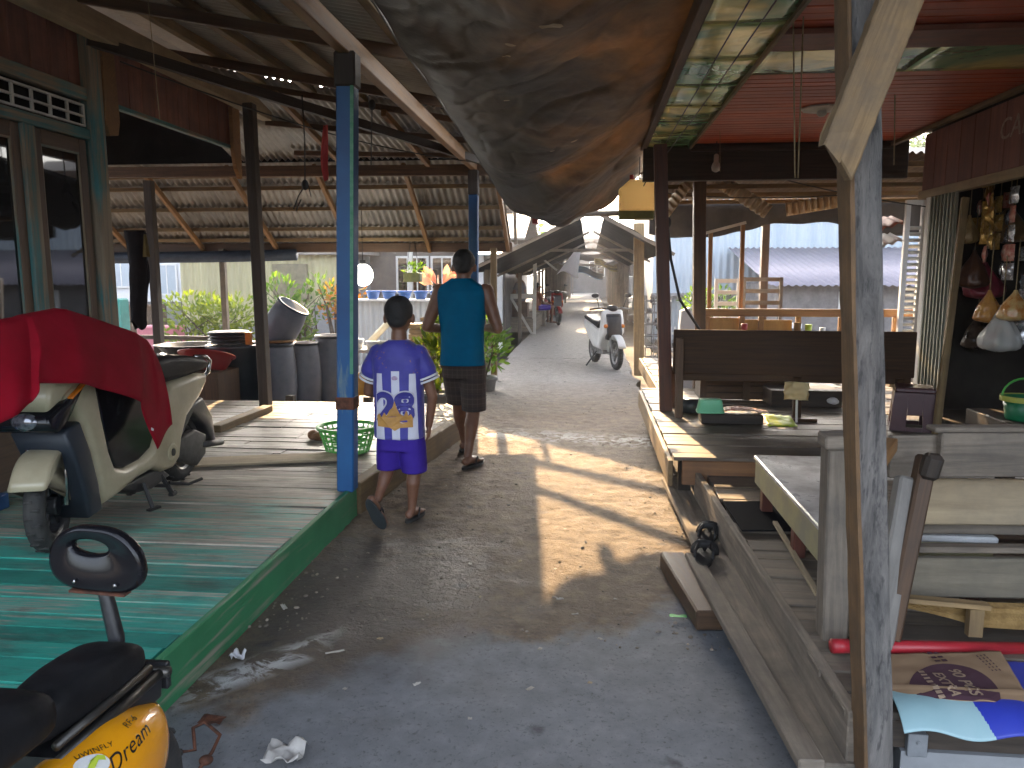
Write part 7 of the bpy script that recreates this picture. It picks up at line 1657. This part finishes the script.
# ================================================================= LITTER
def scrap(c, a, b_, mat, lab, name='litter', cat='litter', rz=0, crump=.3, group=None):
    c = V3(c); ca_, sa_ = math.cos(rz), math.sin(rz); sd = random.uniform(0,99); g = MB()
    g.grid(lambda u, v: c+V3(((u-.5)*a*ca_-(v-.5)*b_*sa_, (u-.5)*a*sa_+(v-.5)*b_*ca_, .004+crump*min(a,b_)*(.5+noise.noise(V3((u*3+sd,v*3,sd)))))), 7, 7)
    tag(g.build(name, mat, smooth=True, solid=.001), lab, cat, group)
paper = surf('paper', (.50,.48,.44), (.40,.37,.34), 20, .8); K['dullpaper'] = surf('dull_paper', (.36,.34,.30), (.25,.23,.2), 20, .8)
scrap(W(285,761,z=0), .12,.09, paper, 'crumpled white paper cup remains at the bottom edge of the path', crump=.6)
scrap(W(678,617,z=0), .075,.025, surf('green_wrapper', (.12,.5,.12), (.2,.6,.2), 20, .4), 'bright green wrapper lying on the path near the planks', 'wrapper', crump=.15)
scrap(W(212,722,z=0), .08,.05, K['rust'], 'rusty tin scrap beside the bent wire loop', crump=.2)
scrap(W(417,685,z=0)*1.0, .03,.012, paper, 'tiny white stub alone in the middle of the grey concrete', rz=.8)
scrap(W(335,653,z=0), .075,.014, paper, 'thin white straw lying along the ragged concrete edge', 'straw', rz=.5, crump=.2)
scrap(W(238,660,z=0), .05,.05, K['whitecloth'], 'white lump of plastic on the spilt cement beside the green edge board', crump=.7)
scrap(W(284,608,z=0), .06,.02, paper, 'folded pale wrapper against the green edge board', 'wrapper', rz=2.2)
for i, (px, py) in enumerate(((520,562),(555,570),(540,650),(590,684),(530,690),(470,565),(480,598),(615,600),(655,470),(650,490),(565,530),(600,455),(620,462),(505,440),(575,615),(640,545),(560,600),(690,480),(500,470),(448,450),(600,640),(380,640),(345,690),(470,720))):
    scrap(W(px,py,z=0), random.uniform(.012,.035), random.uniform(.008,.02), K['dullpaper'] if i % 3 else K['tan_wood'], 'small pale scrap of litter trodden into the path', rz=random.uniform(0,6), crump=.3, group='small litter on the path')
# ================================================================= LIGHT, SKY, CAMERA
g = MB(); g.box(-78, 78, -42, 108, -1.6, 9.6); hz = g.build('haze', K['soil']); tag(hz, kind='stuff')
hm = bpy.data.materials.new('haze_air'); hm.use_nodes = True; hn = hm.node_tree; hn.nodes.clear()
pv = hn.nodes.new('ShaderNodeVolumePrincipled'); pv.inputs['Color'].default_value = (.93,.95,1,1); pv.inputs['Density'].default_value = .002; pv.inputs['Anisotropy'].default_value = .35
ho = hn.nodes.new('ShaderNodeOutputMaterial'); hn.links.new(pv.outputs[0], ho.inputs['Volume'])
hz.data.materials.clear(); hz.data.materials.append(hm)
AZ, EL = rad(8), rad(21)
w = bpy.data.worlds.new('World'); sc.world = w; w.use_nodes = True; nt = w.node_tree
sky = nt.nodes.new('ShaderNodeTexSky'); sky.sky_type = 'NISHITA'; sky.sun_disc = False; sky.sun_elevation = EL; sky.sun_rotation = -AZ; sky.dust_density = 5.0; sky.air_density = .8
hs = nd(nt, 'ShaderNodeHueSaturation', None, Saturation=.5, Color=sky.outputs[0]); nt.links.new(hs.outputs[0], nt.nodes['Background'].inputs[0]); nt.nodes['Background'].inputs[1].default_value = .15
sl = bpy.data.lights.new('sun', 'SUN'); sl.energy = 2.0; sl.angle = rad(.5); sl.color = (1, .66, .34)
so = bpy.data.objects.new('sun', sl); COL.objects.link(so)
d = V3((math.sin(AZ)*math.cos(EL), -math.cos(AZ)*math.cos(EL), -math.sin(EL))); so.rotation_euler = d.to_track_quat('-Z', 'Y').to_euler(); so.location = (-4, 30, 20)
cam = bpy.data.cameras.new('camera'); cam.sensor_width = 36; cam.lens = FPX/1024*36; cam.clip_end = 600; cam.clip_start = .05
co = bpy.data.objects.new('camera', cam); COL.objects.link(co); co.location = (0, 0, EYE)
co.rotation_euler = (math.pi/2-PITCH, 0, YAW); sc.camera = co
sc.view_settings.view_transform = 'Standard'; sc.view_settings.look = 'None'; sc.view_settings.gamma = 1; sc.view_settings.exposure = 3.25
sc.cycles.max_bounces = 8; sc.cycles.diffuse_bounces = 5; sc.cycles.caustics_reflective = False; sc.cycles.caustics_refractive = False; sc.cycles.sample_clamp_indirect = 8
